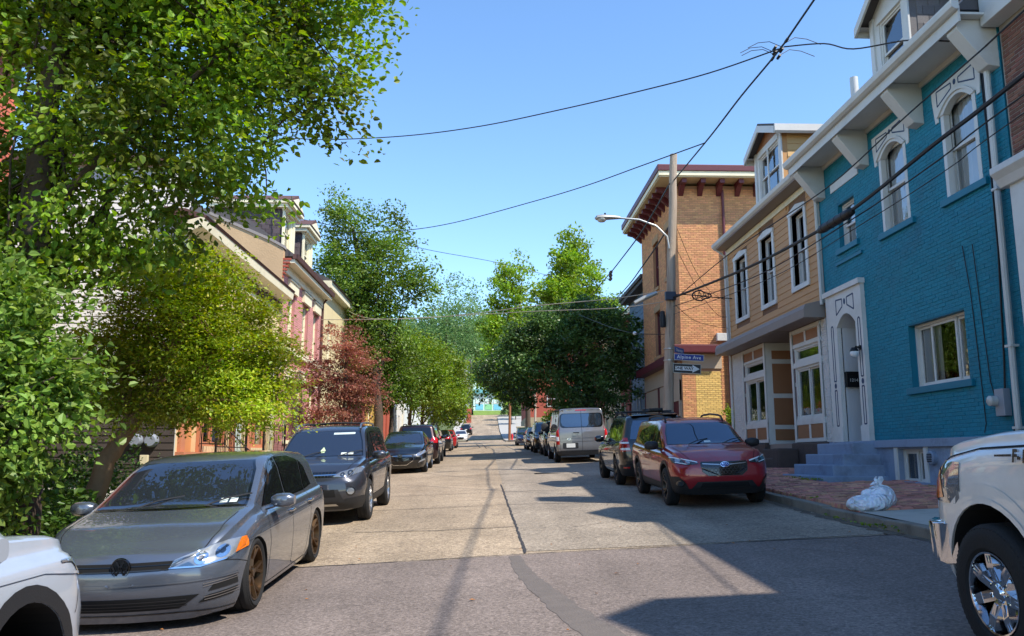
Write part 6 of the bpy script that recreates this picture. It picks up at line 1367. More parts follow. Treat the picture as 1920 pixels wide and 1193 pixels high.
# cream house with terracotta trim: white clapboard side wall towards the camera
C0, C1 = 19.1, 27.9
hc = thing('row_house', 'cream house with terracotta trim, white clapboard side wall and iron railings', 'house', (XL, 23.5, gz(-6, 23)))
co = [(19.5, 20.4, 1.4, 3.9), (20.9, 22.9, 1.9, 4.3), (23.5, 24.5, 1.3, 3.9), (25.0, 26.9, 1.9, 4.2), (20.2, 21.2, 5.0, 6.4), (22.9, 23.9, 5.0, 6.4), (25.6, 26.6, 5.0, 6.4)]
wall(FLt, C0, C1, .6, 6.9, co, M_creamw, hc, 'front_wall', .16)
mb = MB(); mb.box(-17, XL - .9, C0 + .03, C1, .4, 6.9); mb.build('house_core', [M_creamw], hc, recalc=False)
for q in (co[1], co[3]): window(FLt, *q, hc, M_terra, .12, sash='slide', cur='split', bar=.07)
for q in co[4:]:
    w_ = window(FLt, *q, hc, M_ivory, .12, sash='hung', cur='white', sill=.1)
    mb = MB(); FLt.box(mb, q[0] - .15, q[1] + .15, q[3], q[3] + .2, 0, .07); mb.build('lintel', [M_ivory], w_)
mb = MB(); FLt.box(mb, *co[0], -.16, -.1); mb.build('door', [mat('orange_door', (196, 132, 84), .5, var=.12, scale=5)], hc)
mb = MB(); FLt.box(mb, *co[2], -.16, -.1); 
for k in range(4): FLt.box(mb, 23.58 + k * .23, 23.75 + k * .23, 1.5, 3.7, -.1, -.07)
mb.build('door', [mat('pale_green_door', (214, 226, 214), .5, var=.06)], hc)
for a in (19.35, 20.55, 23.2, 24.75, 27.2): mb = MB(); FLt.box(mb, a - .13, a + .13, .9, 4.45, 0, .09); mb.build('pilaster', [M_terra if a != 27.2 else M_ivory], hc, bevel=.01)
mb = MB(); FLt.box(mb, C0, C1, 4.45, 4.75, 0, .22); FLt.box(mb, C0, C1, 4.75, 4.85, 0, .3); mb.build('shop_cornice', [M_ivory], hc, bevel=.015)
mb = MB(); FLt.box(mb, C0 + .02, 24, .6, 1.75, .0, .2); mb.build('terracotta_base', [M_terra], hc)
mb = MB(); FLt.side(mb, [(0, 6.75), (.35, 6.9), (.42, 6.9), (.45, 7.15), (.35, 7.15), (0, 7.05)], C0 - .3, C1); mb.build('cornice', [M_ivory], hc, bevel=.01)
mb = MB(); FLt.side(mb, [(.46, 7.12), (.50, 7.18), (0, 7.35), (-.5, 7.4), (-.5, 7.151), (.35, 7.151)], C0 - .3, C1 - .02); mb.build('roof_edge', [M_roofbr], hc)
for k in range(24): mb = MB(); FLt.box(mb, C0 + .15 + k * .36, C0 + .27 + k * .36, 6.5, 6.74, 0, .13); mb.build('dentil', [M_roofbr], hc)
mb = MB(); FLt.box(mb, C0, C1, 6.3, 6.42, 0, .06); mb.build('frieze', [M_ivory], hc)
mb = MB(); mb.prism([(XL - .1, C0 + .02, 6.9), (XL - .3, C0 + .02, 8.1), (-8.0, C0 + .02, 8.7), (-17, C0 + .02, 8.7), (-17, C0 + .02, 6.9)], [(XL - .1, C1 - .1, 6.9), (XL - .3, C1 - .1, 7.4), (-8.0, C1 - .1, 8.0), (-17, C1 - .1, 8.3), (-17, C1 - .1, 6.9)]); mb.build('roof', [M_roof], hc)
FCs = Fr((0, C0, 0), (1, 0, 0), (0, -1, 0)); sw = wall(FCs, -17, XL, .4, 8.6, [], M_wsid, hc, 'side_wall')
boards(FCs, -13, XL - .02, 3.24, 8.5, [], .16, M_wsid, sw, 'clapboard')
boards(FCs, -13, XL - .02, 1.0, 3.24, [], .16, mat('tree_shade_board', (70, 60, 54), .8, var=.15, tone=.1), sw, 'dark_board')  # lower boards coloured dark to stand for the maple's shade on this wall
mb = MB(); FCs.box(mb, -17, -7.4, 8.5, 8.72, 0, .25); mb.build('side_eave', [M_roofbr], hc)
mb = MB()
for x in (-7.85, -7.5): mb.lathe([(0, -.16), (.12, -.16), (.15, -.10), (.15, 0)], (x, C0 - .02, 2.0), 'Y', 18)
mb.build('gas_meter', [M_grey], hc, smooth=True)
mb = MB(); mb.box(-7.72, -7.55, C0 - .12, C0 - .02, 1.45, 1.68); mb.build('meter_box', [mat('cream_enamel', (220, 206, 170), .5)], hc, bevel=.01)
# railings in front
M_wrought = mat('wrought_iron', (34, 28, 30), .5, .5, var=.1)
def railing(y0, y1, x, zb, h, name, label, spear=True, sp=.13):
    t = thing(name, label, 'railing', (x, (y0 + y1) / 2, zb)); n = int((y1 - y0) / sp); mb = MB()
    mb.box(x - .012, x + .012, y0, y1, zb + .12, zb + .145); mb.box(x - .012, x + .012, y0, y1, zb + h - .15, zb + h - .125); mb.build('rail', [M_wrought], t)
    for k in range(n + 1):
        mb = MB(); y = y0 + (y1 - y0) * k / n; top_ = zb + h + (.06 if k % 2 else 0)
        mb.tube([(x, y, zb), (x, y, top_ - .06)], .009, 4); mb.tube([(x, y, top_ - .08), (x, y, top_ - .04), (x, y, top_ + .04)], [.008, .018, .001], 4); mb.build('baluster', [M_wrought], t)
    for k in range(0, n, 4):
        mb = MB(); y = y0 + (y1 - y0) * (k + 1.5) / n; mb.tube([(x, y + .045 * math.sin(i * .9), zb + .2 + i * (h - .5) / 10) for i in range(11)], .007, 4); mb.build('scroll', [M_wrought], t)
    for y in (y0, y1): mb = MB(); mb.box(x - .022, x + .022, y - .022, y + .022, zb - .1, zb + h + .05); mb.build('post', [M_wrought], t)
    return t
railing(20.7, 23.3, -6.6, 1.75, 1.15, 'iron_railing', 'wrought iron railing in front of the cream house window')
railing(24.7, 27.3, -6.5, 1.3, 1.3, 'iron_railing', 'wrought iron railing between the pale green door and the pink house')
t = thing('handrail', 'thin black stair handrail beside the orange door', 'railing', (-6.4, 19.6, gz(-6, 19.6)))
mb = MB(); mb.tube([(-6.9, 20.4, 2.35), (-6.3, 20.4, 2.35), (-5.6, 20.4, 1.7), (-5.6, 20.4, .75)], .018, 6); mb.tube([(-6.9, 20.4, 1.95), (-6.3, 20.4, 1.95), (-5.6, 20.4, 1.3)], .012, 6); mb.build('rail', [M_wrought], t, smooth=True)
for x in (-6.85, -6.3): mb = MB(); mb.tube([(x, 20.4, .7), (x, 20.4, 2.35)], .015, 6); mb.build('post', [M_wrought], t)
# pink house with two dormers
P0, P1 = 27.95, 34.9
hp = thing('row_house', 'pink brick house with ivory lintels and two slate sided dormers', 'house', (XL, 31.4, gz(-6, 31)))
po = [(29.0, 30.0, 5.5, 7.45), (31.3, 32.3, 5.5, 7.45), (33.3, 34.2, 5.5, 7.45), (29.0, 29.9, 2.2, 4.3), (30.8, 31.8, 1.5, 4.4), (33.0, 34.0, 2.2, 4.4)]
pw = wall(FLt, P0, P1, .8, 8.3, po, mat('pink_mortar', (196, 132, 128), .8, var=.1), hp)
lay_pieces(FLt, brick_rects(P0, P1, 1.2, 8.1, po, .22, .07, .012), .008, M_pink, pw, 'brick', 'brick_courses', nmax=200)
mb = MB(); mb.box(-16, XL - .85, P0, P1, .5, 8.9); mb.build('house_core', [M_pink], hp, recalc=False)
for q in po:
    w_ = window(FLt, *q, hp, M_ivory, .14, sash='hung', cur='white', sill=.1)
    mb = MB(); FLt.box(mb, q[0] - .18, q[1] + .18, q[3] - .02, q[3] + .32, .01, .10); FLt.box(mb, q[0] - .22, q[1] + .22, q[3] + .32, q[3] + .38, .01, .14); mb.build('lintel', [M_ivory], w_)
mb = MB(); FLt.box(mb, P0, P1, 5.22, 5.36, 0.01, .12); mb.build('string_course', [M_ivory], hp)
mb = MB(); FLt.box(mb, P0, P1, 7.9, 8.22, .01, .10); FLt.box(mb, P0, P1, 8.2, 8.34, .01, .42); mb.build('cornice', [M_ivory], hp, bevel=.01)
mb = MB(); FLt.side(mb, [(.35, 8.341), (.50, 8.345), (.54, 8.5), (.35, 8.5)], P0 - .05, P1 + .1); mb.build('gutter', [M_roofbr], hp)
mb = MB(); FLt.side(mb, [(.42, 8.5), (-1.4, 9.9), (-2.6, 10.2), (-7, 10.0), (-7, 8.3)], P0 + .2, P1); mb.build('roof', [M_roof], hp)
for k in range(6): mb = MB(); FLt.box(mb, P0 - .04, P0 + .1, 7.7 + k * .12, 7.77 + k * .12, 0, .05 + k * .05); mb.build('corbel', [M_rwall], hp)
mb = MB(); mb.prism([(XL + .02, P0 - .06, 6.2), (XL + .02, P0 - .06, 8.7), (XL - .4, P0 - .06, 8.95), (XL - 2.6, P0 - .06, 9.9), (-15, P0 - .06, 9.9), (-15, P0 - .06, 6.2)], [(XL + .02, P0 + .19, 6.2), (XL + .02, P0 + .19, 8.7), (XL - .4, P0 + .19, 8.95), (XL - 2.6, P0 + .19, 9.9), (-15, P0 + .19, 9.9), (-15, P0 + .19, 6.2)]); pw2 = mb.build('parapet_wall', [M_stucco], hp)
mb = MB(); mb.prism([(XL + .06, P0 - .1, 8.7), (XL + .06, P0 - .1, 8.8), (XL - .4, P0 - .1, 9.05), (XL - 2.6, P0 - .1, 10), (XL - 2.6, P0 - .1, 9.9), (XL - .4, P0 - .1, 8.95)], [(XL + .06, P0 + .24, 8.7), (XL + .06, P0 + .24, 8.8), (XL - .4, P0 + .24, 9.05), (XL - 2.6, P0 + .24, 10), (XL - 2.6, P0 + .24, 9.9), (XL - .4, P0 + .24, 8.95)]); mb.build('coping', [mat('lead_coping', (150, 140, 132), .6, var=.15)], pw2)
M_slate2 = mat('purple_slate', (88, 76, 78), .8, var=.2, tone=.35)
for (a0, a1) in ((28.7, 30.3), (31.9, 33.5)):
    FD = Fr((XL - .25, 0, 0), (0, 1, 0), (1, 0, 0)); mid = (a0 + a1) / 2; q = (a0 + .35, a1 - .35, 9.0, 10.25)
    fw_ = wall(FD, a0, a1, 8.6, 10.5, [q], M_ivory, hp, 'dormer_front', .1); window(FD, *q, hp, M_ivory, .06, sash='hung', cur='none', name='dormer_window')
    mb = MB(); mb.box(XL - 2.6, XL - .251, a1 - .05, a1, 8.3, 10.5); mb.build('dormer_cheek', [M_slate2], hp, recalc=False); mb = MB(); mb.box(XL - 2.6, XL - .251, a0, a0 + .05, 8.3, 10.5); ck = mb.build('dormer_cheek', [M_slate2], hp, recalc=False)
    FC_ = Fr((0, a0, 0), (1, 0, 0), (0, -1, 0)); rr = []
    for row in range(13):
        x = XL - 2.4 - (row % 2) * .13
        while x < XL - .35: rr.append((max(x, XL - 2.4), min(x + .25, XL - .35), 8.55 + row * .15, 8.55 + row * .15 + .165)); x += .26
    lay_pieces(FC_, [r for r in rr if r[1] - r[0] > .05], .02, M_slate2, ck, 'slate', 'slate_courses', jd=.008)
    mb = MB(); FD.box(mb, a0 - .06, a0 + .16, 8.5, 10.4, 0, .06); FD.box(mb, a1 - .16, a1 + .06, 8.5, 10.4, 0, .06); FD.box(mb, a0 - .1, a1 + .1, 10.3, 10.5, -.02, .1); mb.build('corner_board', [M_ivory], fw_)
    mb = MB(); FD.box(mb, a0 - .28, a1 + .28, 10.5, 10.62, -2.6, .32); FD.box(mb, a0 - .22, a1 + .22, 10.36, 10.5, -2.6, .2); mb.build('dormer_cornice', [M_ivory], hp, bevel=.01)
    mb = MB(); FD.poly(mb, [(a0 - .30, 10.62), (a1 + .30, 10.62), (mid, 11.1)], -2.6, .34); mb.build('dormer_roof', [M_roofbr], hp)
    mb = MB(); FD.poly(mb, [(a0 - .05, 10.66), (a1 + .05, 10.66), (mid, 10.98)], .341, .36); mb.build('pediment', [M_ivory], hp)
downspout(FLt, [(34.75, 8.3, .3), (34.75, 8.0, .08), (34.75, 1.6, .08)], hp, M_roofbr, .05)
# pale yellow house and its neighbours, largely screened by the trees
def plain_house(y0, y1, h, m, label, x=XL, fl=(1.0,), winm=None, roofc=None, dr=None):
    F = Fr((x, 0, 0), (0, 1, 0), (1 if x < 0 else -1, 0, 0)); g0 = gz(-6 if x < 0 else 9, (y0 + y1) / 2)
    t = thing('house', label, 'house', (x, (y0 + y1) / 2, g0)); n = max(2, int((y1 - y0) / 2.4)); ops = []
    for k in range(n):
        a = y0 + (y1 - y0) * (k + .5) / n
        ops += [(a - .5, a + .5, g0 + 4.4, g0 + 6.3)] + ([(a - .5, a + .5, g0 + 1.0, g0 + 3.1)] if k != n // 2 else [(a - .5, a + .5, g0 + .2, g0 + 2.7)])
    wall(F, y0, y1, g0 - .5, g0 + h, ops, m, t)
    sg = 1 if x < 0 else -1
    mb = MB(); mb.box(min(x - sg * .8, x - sg * 9), max(x - sg * .8, x - sg * 9), y0, y1, g0 - .5, g0 + h); mb.box(min(x, x - sg * .8) + .001, max(x, x - sg * .8) - .001, y0, y0 + .1, g0 - .5, g0 + h); mb.build('house_core', [m], t, recalc=False)
    mb = MB(); F.box(mb, y0 - .1, y1 + .1, g0 + h - .3, g0 + h, 0, .35); mb.build('cornice', [winm or M_ivory], t)
    mb = MB(); F.side(mb, [(.45, g0 + h), (-2, g0 + h + 1.2), (-8, g0 + h + 1), (-8, g0 + h - .02)], y0, y1); mb.build('roof', [roofc or M_roof], t)
    for q in ops:
        if q[2] < g0 + .5: mb = MB(); F.box(mb, *q, -.15, -.1); mb.build('door', [dr or M_maroon], t)
        else: window(F, *q, t, winm or M_ivory, .1, sash='hung', cur='white', sill=.1)
    return t
plain_house(35.1, 42.2, 7.8, M_yell, 'pale yellow house directly beyond the pink house')
plain_house(42.4, 48.5, 7.4, M_rwall, 'red brick house with maroon door beyond the pale yellow one', dr=M_maroon)
plain_house(48.7, 55, 8, mat('ochre_wall', (206, 166, 84), .7, var=.1), 'ochre house behind the left hand street trees')
plain_house(55.2, 63, 7.6, M_rwall, 'red brick house farther up, beyond the ochre one')
plain_house(63.2, 72, 8.2, M_wsid, 'white house at the left beyond the second red brick house')
plain_house(96, 108, 8, M_wsid, 'white house past the crossing on the left', x=-7.5)
# low stone steps and retaining stones by the hedge
M_sand = mat('mossy_sandstone', (158, 142, 112), .9, var=.25, scale=4, bump=.6, bscale=18, dirt=(96, 92, 62, .6), dscale=2)
for k, (y0, y1, z0, z1, x0, x1, lab) in enumerate(((6.0, 8.75, .55, .80, -6.4, -4.62, 'long lower sandstone step by the hedge'), (6.0, 8.45, .80, 1.06, -6.4, -4.95, 'shorter upper sandstone step by the hedge'))):
    mb = MB(); mb.box(x0, x1, y0, y1, z0 - .2, z1); tag(mb.build('stone_step', [M_sand], bevel=.035), lab, 'step')
mb = MB(); mb.box(-4.62, -4.3, 6.0, 9.6, .3, .60); tag(mb.build('stone_slab', [M_sand], bevel=.03), 'low flat sandstone edging below the steps', 'stone')
# ---------------------------------------------------------------- far end of the street
M_turq = mat('turquoise_paint', (110, 176, 182), .6, var=.08); M_aqua = mat('pale_aqua_paint', (206, 232, 222), .6, var=.05)
fh = thing('house', 'pale aqua and turquoise house with coloured panels at the end of the street', 'house', (0, 178, 11))
mb = MB(); mb.box(-2.6, 3.6, 176, 184, 10.5, 18.5); mb.build('wall', [M_aqua], fh)
FF = Fr((0, 176, 0), (1, 0, 0), (0, -1, 0))
mb = MB(); FF.box(mb, -2.7, 3.7, 14.7, 15.6, 0, .5); mb.build('turquoise_band', [M_turq], fh)
for k in range(3):
    w_ = window(FF, -2.1 + k * 1.9, -.5 + k * 1.9, 12.6, 14.4, fh, M_white, -.05, sash='slide', cur='none', bar=.1)
    mb = MB(); FF.box(mb, -2.1 + k * 1.9, -.5 + k * 1.9, 11.3, 12.4, .0, .06); mb.build('coloured_panel', [mat('panel_blue', (120, 196, 220), .6) if k % 2 == 0 else mat('panel_green', (140, 206, 150), .6)], fh)
mb = MB(); mb.box(-3, 4, 175.6, 184.4, 18.5, 18.9); mb.build('roof', [M_roof], fh)
M_grass = mat('lawn_grass', (106, 130, 60), .9, var=.25, scale=1.2, bump=.4, bscale=14)
ln = MB(); ln.hexa([(-2.6, 174.2, 9.2), (6, 174.2, 9.2), (6, 176, 9.2), (-2.6, 176, 9.2), (-2.6, 174.2, 9.7), (6, 174.2, 9.7), (6, 176, 11.1), (-2.6, 176, 11.1)]); tag(ln.build('lawn', [M_grass]), kind='structure')
rw = MB(); rw.box(-2.8, 6.2, 173.9, 174.19, 8.8, 9.75); tag(rw.build('retaining_wall', [M_sand], bevel=.04), 'low stone wall under the lawn at the end of the street', 'wall')
wh = thing('house', 'tall pale grey house behind the left trees at the end of the street', 'house', (-9, 168, 10))
mb = MB(); mb.box(-14, -3.4, 166, 180, 6, 20); mb.build('wall', [mat('grey_white_wall', (170, 172, 172), .7, var=.06)], wh); mb = MB(); mb.box(-14.4, -3, 165.6, 180, 20, 20.8); mb.build('roof', [M_roof], wh)
FG = Fr((0, 166, 0), (1, 0, 0), (0, -1, 0))
for x in (-6.5, -5.0):
    for z in (11.5, 15.5): window(FG, x, x + 1, z, z + 2, wh, M_white, -.05, sash='hung', cur='none')
bp = MB(); bp.box(-3.6, -2.7, 158, 159, 5, 10.6); tag(bp.build('brick_pier', [M_rwall], bevel=.03), 'brown brick gate pier at the foot of the pale grey house', 'pier')
rb = thing('building', 'red brick building on a pale stone base beyond the right hand poles', 'building', (11, 100, 3.6))
mb = MB(); mb.box(5.2, 18, 108, 122, 3, 6.6); mb.build('stone_base', [M_sand], rb); mb = MB(); mb.box(5.25, 18, 108.05, 122, 6.6, 15); mb.build('wall', [M_rwall], rb); mb = MB(); mb.box(4.9, 18.3, 107.7, 122.3, 15, 15.5); mb.build('roof', [M_roof], rb)
FQ = Fr((0, 108, 0), (1, 0, 0), (0, -1, 0)); window(FQ, 8, 9.4, 8, 10, rb, M_white, -.02, sash='hung', cur='none'); window(FQ, 12, 13.4, 8, 10, rb, M_white, -.02, sash='hung', cur='none')
M_post = mat('stone_gatepost', (176, 164, 140), .85, var=.15, bump=.3)
gp = MB(); gp.box(3.75, 4.6, 99.6, 100.4, 3, 5.0); gp.box(3.68, 4.67, 99.5, 100.5, 5.0, 5.15); tag(gp.build('gatepost', [M_post], bevel=.02), 'pale stone gatepost behind the brown pole', 'post')
for (y0, y1, h, m, lab) in ((48.8, 56, 8.5, M_rwall, 'red brick house behind the big dark tree'), (56.2, 64, 8.0, M_creamw, 'cream house behind the big dark tree'), (64.2, 73, 8.8, M_rwall, 'red brick house under the two bright maples')):
    plain_house(y0, y1, h, m, lab, x=9.2)
# red fire hydrant
M_hyd = mat('hydrant_red', (196, 34, 34), .45, var=.1)
hz_ = gz(3.1, 97) + .14; hy = thing('fire_hydrant', 'red fire hydrant on the bright pavement', 'hydrant', (3.1, 97, hz_))
mb = MB(); mb.lathe([(0, 0), (.16, 0), (.16, .05), (.11, .07), (.11, .5), (.14, .52), (.14, .56), (.11, .58), (.09, .66), (.03, .70), (.03, .75), (0, .76)], (3.1, 97, hz_), 'Z', 14); mb.build('barrel', [M_hyd], hy, smooth=True)
for sg in (-1, 1): mb = MB(); mb.lathe([(0, sg * .17), (.06, sg * .17), (.06, sg * .08)], (3.1, 97, hz_ + .42), 'X', 10); mb.build('outlet', [M_hyd], hy, smooth=True)
# ---------------------------------------------------------------- trees and plants
def leaf_mat(name, c, var=.35, hue=.025, trans=.35, rough=.45):
    m = bpy.data.materials.new(name); m.use_nodes = True; n = m.node_tree.nodes; l = m.node_tree.links; b = n['Principled BSDF']; out = n['Material Output']
    at = n.new('ShaderNodeAttribute'); at.attribute_name = 'tone'
    h = n.new('ShaderNodeHueSaturation'); h.inputs['Color'].default_value = srgb(c)
    def mr(lo, hi, src):
        q = n.new('ShaderNodeMapRange'); q.inputs[3].default_value = lo; q.inputs[4].default_value = hi; l.new(src, q.inputs[0]); return q.outputs[0]
    l.new(mr(1 - var, 1 + var, at.outputs['Fac']), h.inputs['Value'])
    fr = n.new('ShaderNodeMath'); fr.operation = 'MULTIPLY'; fr.inputs[1].default_value = 9.7; l.new(at.outputs['Fac'], fr.inputs[0]); f2 = n.new('ShaderNodeMath'); f2.operation = 'FRACT'; l.new(fr.outputs[0], f2.inputs[0])
    l.new(mr(.5 - hue, .5 + hue, f2.outputs[0]), h.inputs['Hue'])
    l.new(h.outputs[0], b.inputs['Base Color']); b.inputs['Roughness'].default_value = rough; b.inputs['Specular IOR Level'].default_value = .4
    t = n.new('ShaderNodeBsdfTranslucent'); h2 = n.new('ShaderNodeHueSaturation'); h2.inputs['Value'].default_value = 1.35; h2.inputs['Saturation'].default_value = 1.15; l.new(h.outputs[0], h2.inputs['Color']); l.new(h2.outputs[0], t.inputs[0])
    mx = n.new('ShaderNodeMixShader'); mx.inputs[0].default_value = trans; l.new(b.outputs[0], mx.inputs[1]); l.new(t.outputs[0], mx.inputs[2]); l.new(mx.outputs[0], out.inputs[0]); return m
M_bark = mat('bark', (84, 70, 58), .95, var=.35, scale=6, bump=1., bscale=14, dirt=(52, 46, 40, .6), dscale=3)
M_barkp = mat('pale_flaking_bark', (140, 112, 82), .9, var=.35, scale=5, bump=.8, bscale=12, dirt=(92, 70, 52, .7), dscale=2.5)
def leaf_cloud(pts, size, out_c, flat=.0, droop=.25, aspect=.62, six=False):
    """Folded diamond leaves, one per point."""
    n = len(pts); s = size * rng.uniform(.45, 1.35, (n, 1))
    d = rng.normal(size=(n, 3)); d[:, 2] = d[:, 2] * .6 - droop; d += .7 * (pts - out_c) / (np.linalg.norm(pts - out_c, axis=1, keepdims=True) + 1e-6); d /= np.linalg.norm(d, axis=1, keepdims=True)
    up = rng.normal(size=(n, 3)) * (1 - flat) * .9; up[:, 2] += .8 + flat; side = np.cross(d, up); side /= np.linalg.norm(side, axis=1, keepdims=True) + 1e-9; nn = np.cross(side, d)
    a = pts - d * s * .5; b = pts + d * s * .5; w = s * aspect * .5
    l = pts + side * w + nn * w * .35 - d * s * .06; r = pts - side * w + nn * w * .35 - d * s * .06
    if six:      # an oval leaf, folded along the midrib and curling at the tip
        b = b - nn * s * .10; l1 = a + d * s * .28 + side * w + nn * w * .35; l2 = a + d * s * .66 + side * w * .85 + nn * w * .25; r1 = l1 - 2 * side * w; r2 = l2 - 1.7 * side * w
        V = np.stack([a, l1, l2, b, r2, r1], 1).reshape(-1, 3); k = np.arange(n)[:, None] * 6
        return V, np.concatenate([k + np.array([[0, 1, 2]]), k + np.array([[0, 2, 3]]), k + np.array([[0, 3, 4]]), k + np.array([[0, 4, 5]])], 1).reshape(-1, 3)
    V = np.stack([a, l, b, r], 1).reshape(-1, 3); k = np.arange(n)[:, None] * 4
    F_ = np.concatenate([k + np.array([[0, 1, 2]]), k + np.array([[0, 2, 3]])], 1).reshape(-1, 3)
    return V, F_
def crown_points(lobes, nleaf, clump, zf=.7, shell=.42, minz=None, per=70):
    tot = sum(l[3] * l[4] * l[5] for l in lobes); P = []; C = []
    for (cx_, cy_, cz_, rx, ry, rz) in lobes:
        m = int(nleaf * rx * ry * rz / tot); k = max(4, m // per)
        u = rng.normal(size=(k, 3)); u /= np.linalg.norm(u, axis=1, keepdims=True)
        rr = rng.random((k, 1)) ** shell * rng.uniform(.82, 1.1, (k, 1))
        c = np.array([cx_, cy_, cz_]) + u * rr * np.array([rx, ry, rz]); C.append(c)
        cr = clump * rng.uniform(.6, 1.5, k); i = rng.integers(0, k, m); w_ = rng.random(m); g = rng.normal(size=(m, 3)); g /= np.linalg.norm(g, axis=1, keepdims=True); g *= (rng.random((m, 1)) ** .5) * 1.5
        P.append(c[i] + g * cr[i][:, None] * np.array([1, 1, zf]))
    P = np.concatenate(P); C = np.concatenate(C)
    if minz is not None: P = P[P[:, 2] > minz]
    return P, C
def limb(mb, a, b, r0, r1, bend=.12, n=6, sides=6):
    a, b = Vector(a), Vector(b); L = (b - a).length; off = Vector((random.uniform(-1, 1), random.uniform(-1, 1), random.uniform(.2, 1))) * L * bend; pts = []
    for i in range(n + 1):
        t = i / n; pts.append(a.lerp(b, t) + off * (4 * t * (1 - t)) * .6 + Vector((random.uniform(-1, 1), random.uniform(-1, 1), random.uniform(-1, 1))) * L * .012)
    mb.tube(pts, [r0 + (r1 - r0) * (i / n) for i in range(n + 1)], sides); return pts
def tree(name, label, base, trunk, r0, lobes, nleaf, size, m, clump, bark=M_bark, nlimb=12, zf=.7, flat=0., cat='tree', group=None, droop=.25, shell=.42, per=70, minz=None, aspect=.62, twigs=0, six=False):
    """trunk: list of points above the base; limbs reach from it into the leaf clumps."""
    t = thing(name, label, cat, base, group); mb = MB(); pts = [Vector(base) - Vector((0, 0, .15))] + [Vector(p) for p in trunk]
    fine = []
    for a, b in zip(pts[:-1], pts[1:]): fine += [a.lerp(b, k / 5) + Vector((random.uniform(-1, 1), random.uniform(-1, 1), 0)) * r0 * .12 for k in range(5)]
    fine.append(pts[-1]); nf = len(fine); rad = [r0 * (1.35 if i == 0 else 1.1 if i == 1 else 1) * (1 - .72 * i / nf) for i in range(nf)]
    mb.tube(fine, rad, 10)
    P, C = crown_points(lobes, nleaf, clump, zf, shell, minz, per)
    tips = []
    if nlimb:
        idx = rng.choice(len(C), min(nlimb, len(C)), replace=False)
        for i in idx:
            k = random.randint(max(1, int(nf * .35)), nf - 1); q = limb(mb, fine[k], C[i], max(rad[k] * .36, .012), .010, .14); tips += q[2:]
    if twigs and tips:
        for i in rng.choice(len(C), min(twigs, len(C)), replace=False):
            c = Vector(C[i]); s_ = min(tips, key=lambda q: (q - c).length)
            if (s_ - c).length < 2.2: limb(mb, s_, c, .016, .005, .1, 4, 4)
    mb.build('trunk', [bark], t, smooth=True, sharp=80, recalc=False)
    cc = np.mean([l[:3] for l in lobes], 0); V, F_ = leaf_cloud(P, size, cc, flat, droop, aspect, six); n = len(P)
    # neighbouring leaves share a tone, so the crown shows lighter and darker sprays
    ph = np.sin(P[:, 0] * 2.1 / max(clump, .2) * .35 + P[:, 2] * 1.7) * .25 + np.sin(P[:, 1] * 1.9 + P[:, 2] * 2.3 + P[:, 0] * 1.1) * .2
    tn = np.clip(.5 + ph + rng.normal(size=n) * .22, 0, 1)
    link('crown', fastmesh('crown', V, F_, tone=np.repeat(tn, 4 if six else 2)), m, t)['kind'] = 'stuff'
    return t
LM_big = leaf_mat('pear_leaf', (122, 146, 50), .6, .03, .45); LM_ivy = leaf_mat('broad_leaf', (116, 142, 60), .5, .02); LM_jm = leaf_mat('yellow_green_leaf', (158, 172, 58), .5, .04, .42); LM_red = leaf_mat('copper_leaf', (156, 106, 88), .45, .025)
LM_mid = leaf_mat('mid_green_leaf', (104, 128, 46), .45, .02); LM_lime = leaf_mat('lime_leaf', (118, 140, 40), .4, .025); LM_dark = leaf_mat('dark_green_leaf', (80, 106, 52), .6, .02, .25, .35); LM_map = leaf_mat('bright_maple_leaf', (134, 160, 48), .4, .02); LM_hill = leaf_mat('hill_leaf', (112, 140, 84), .35, .02); LM_hedge = leaf_mat('hedge_leaf', (78, 106, 40), .5, .02)
g0 = gz(-5, 9.3) + .1
tree('street_tree', 'large broadleaf tree overhanging the top left corner', (-5.1, 9.4, g0), [(-5.05, 9.3, 1.6), (-5.05, 9.2, 3.2), (-5.12, 9.2, 5.2), (-5.0, 9.3, 7.2), (-4.6, 9.3, 9.0)], .25,
     [(-5.2, 9.6, 7.6, 3.0, 3.0, 2.4), (-3.2, 9.4, 7.0, 2.2, 2.0, 1.6), (-2.45, 9.3, 6.0, 1.15, 1.4, .9), (-4.0, 9.3, 5.2, 1.8, 1.8, .9), (-2.9, 9.3, 4.95, .85, 1.2, .6), (-5.7, 9.4, 4.4, 1.2, 1.5, 1.4), (-3.4, 9.2, 8.6, 2.4, 2.2, 1.2), (-4.4, 9.5, 4.15, 1.3, 1.5, .7), (-5.0, 9.0, 3.4, 1.0, 1.0, .7), (-1.75, 9.3, 7.1, .95, 1.1, .6)], 84000, .088, LM_big, .27, nlimb=18, twigs=260, per=60, shell=.5, six=True, aspect=.6)
tree('shrub', 'pale leaved shrub under the big tree at the left edge', (-4.75, 7.7, gz(-5, 7.7) + .1), [(-4.8, 7.7, 1.4), (-4.75, 7.7, 2.6)], .06, [(-4.7, 8.0, 2.1, .85, .8, .9), (-4.9, 8.1, 3.0, .8, .8, .7), (-4.25, 8.2, 2.35, .55, .6, .6), (-4.9, 8.2, 1.2, .6, .6, .6)], 13000, .085, LM_ivy, .2, nlimb=14, cat='shrub', per=40, six=True)
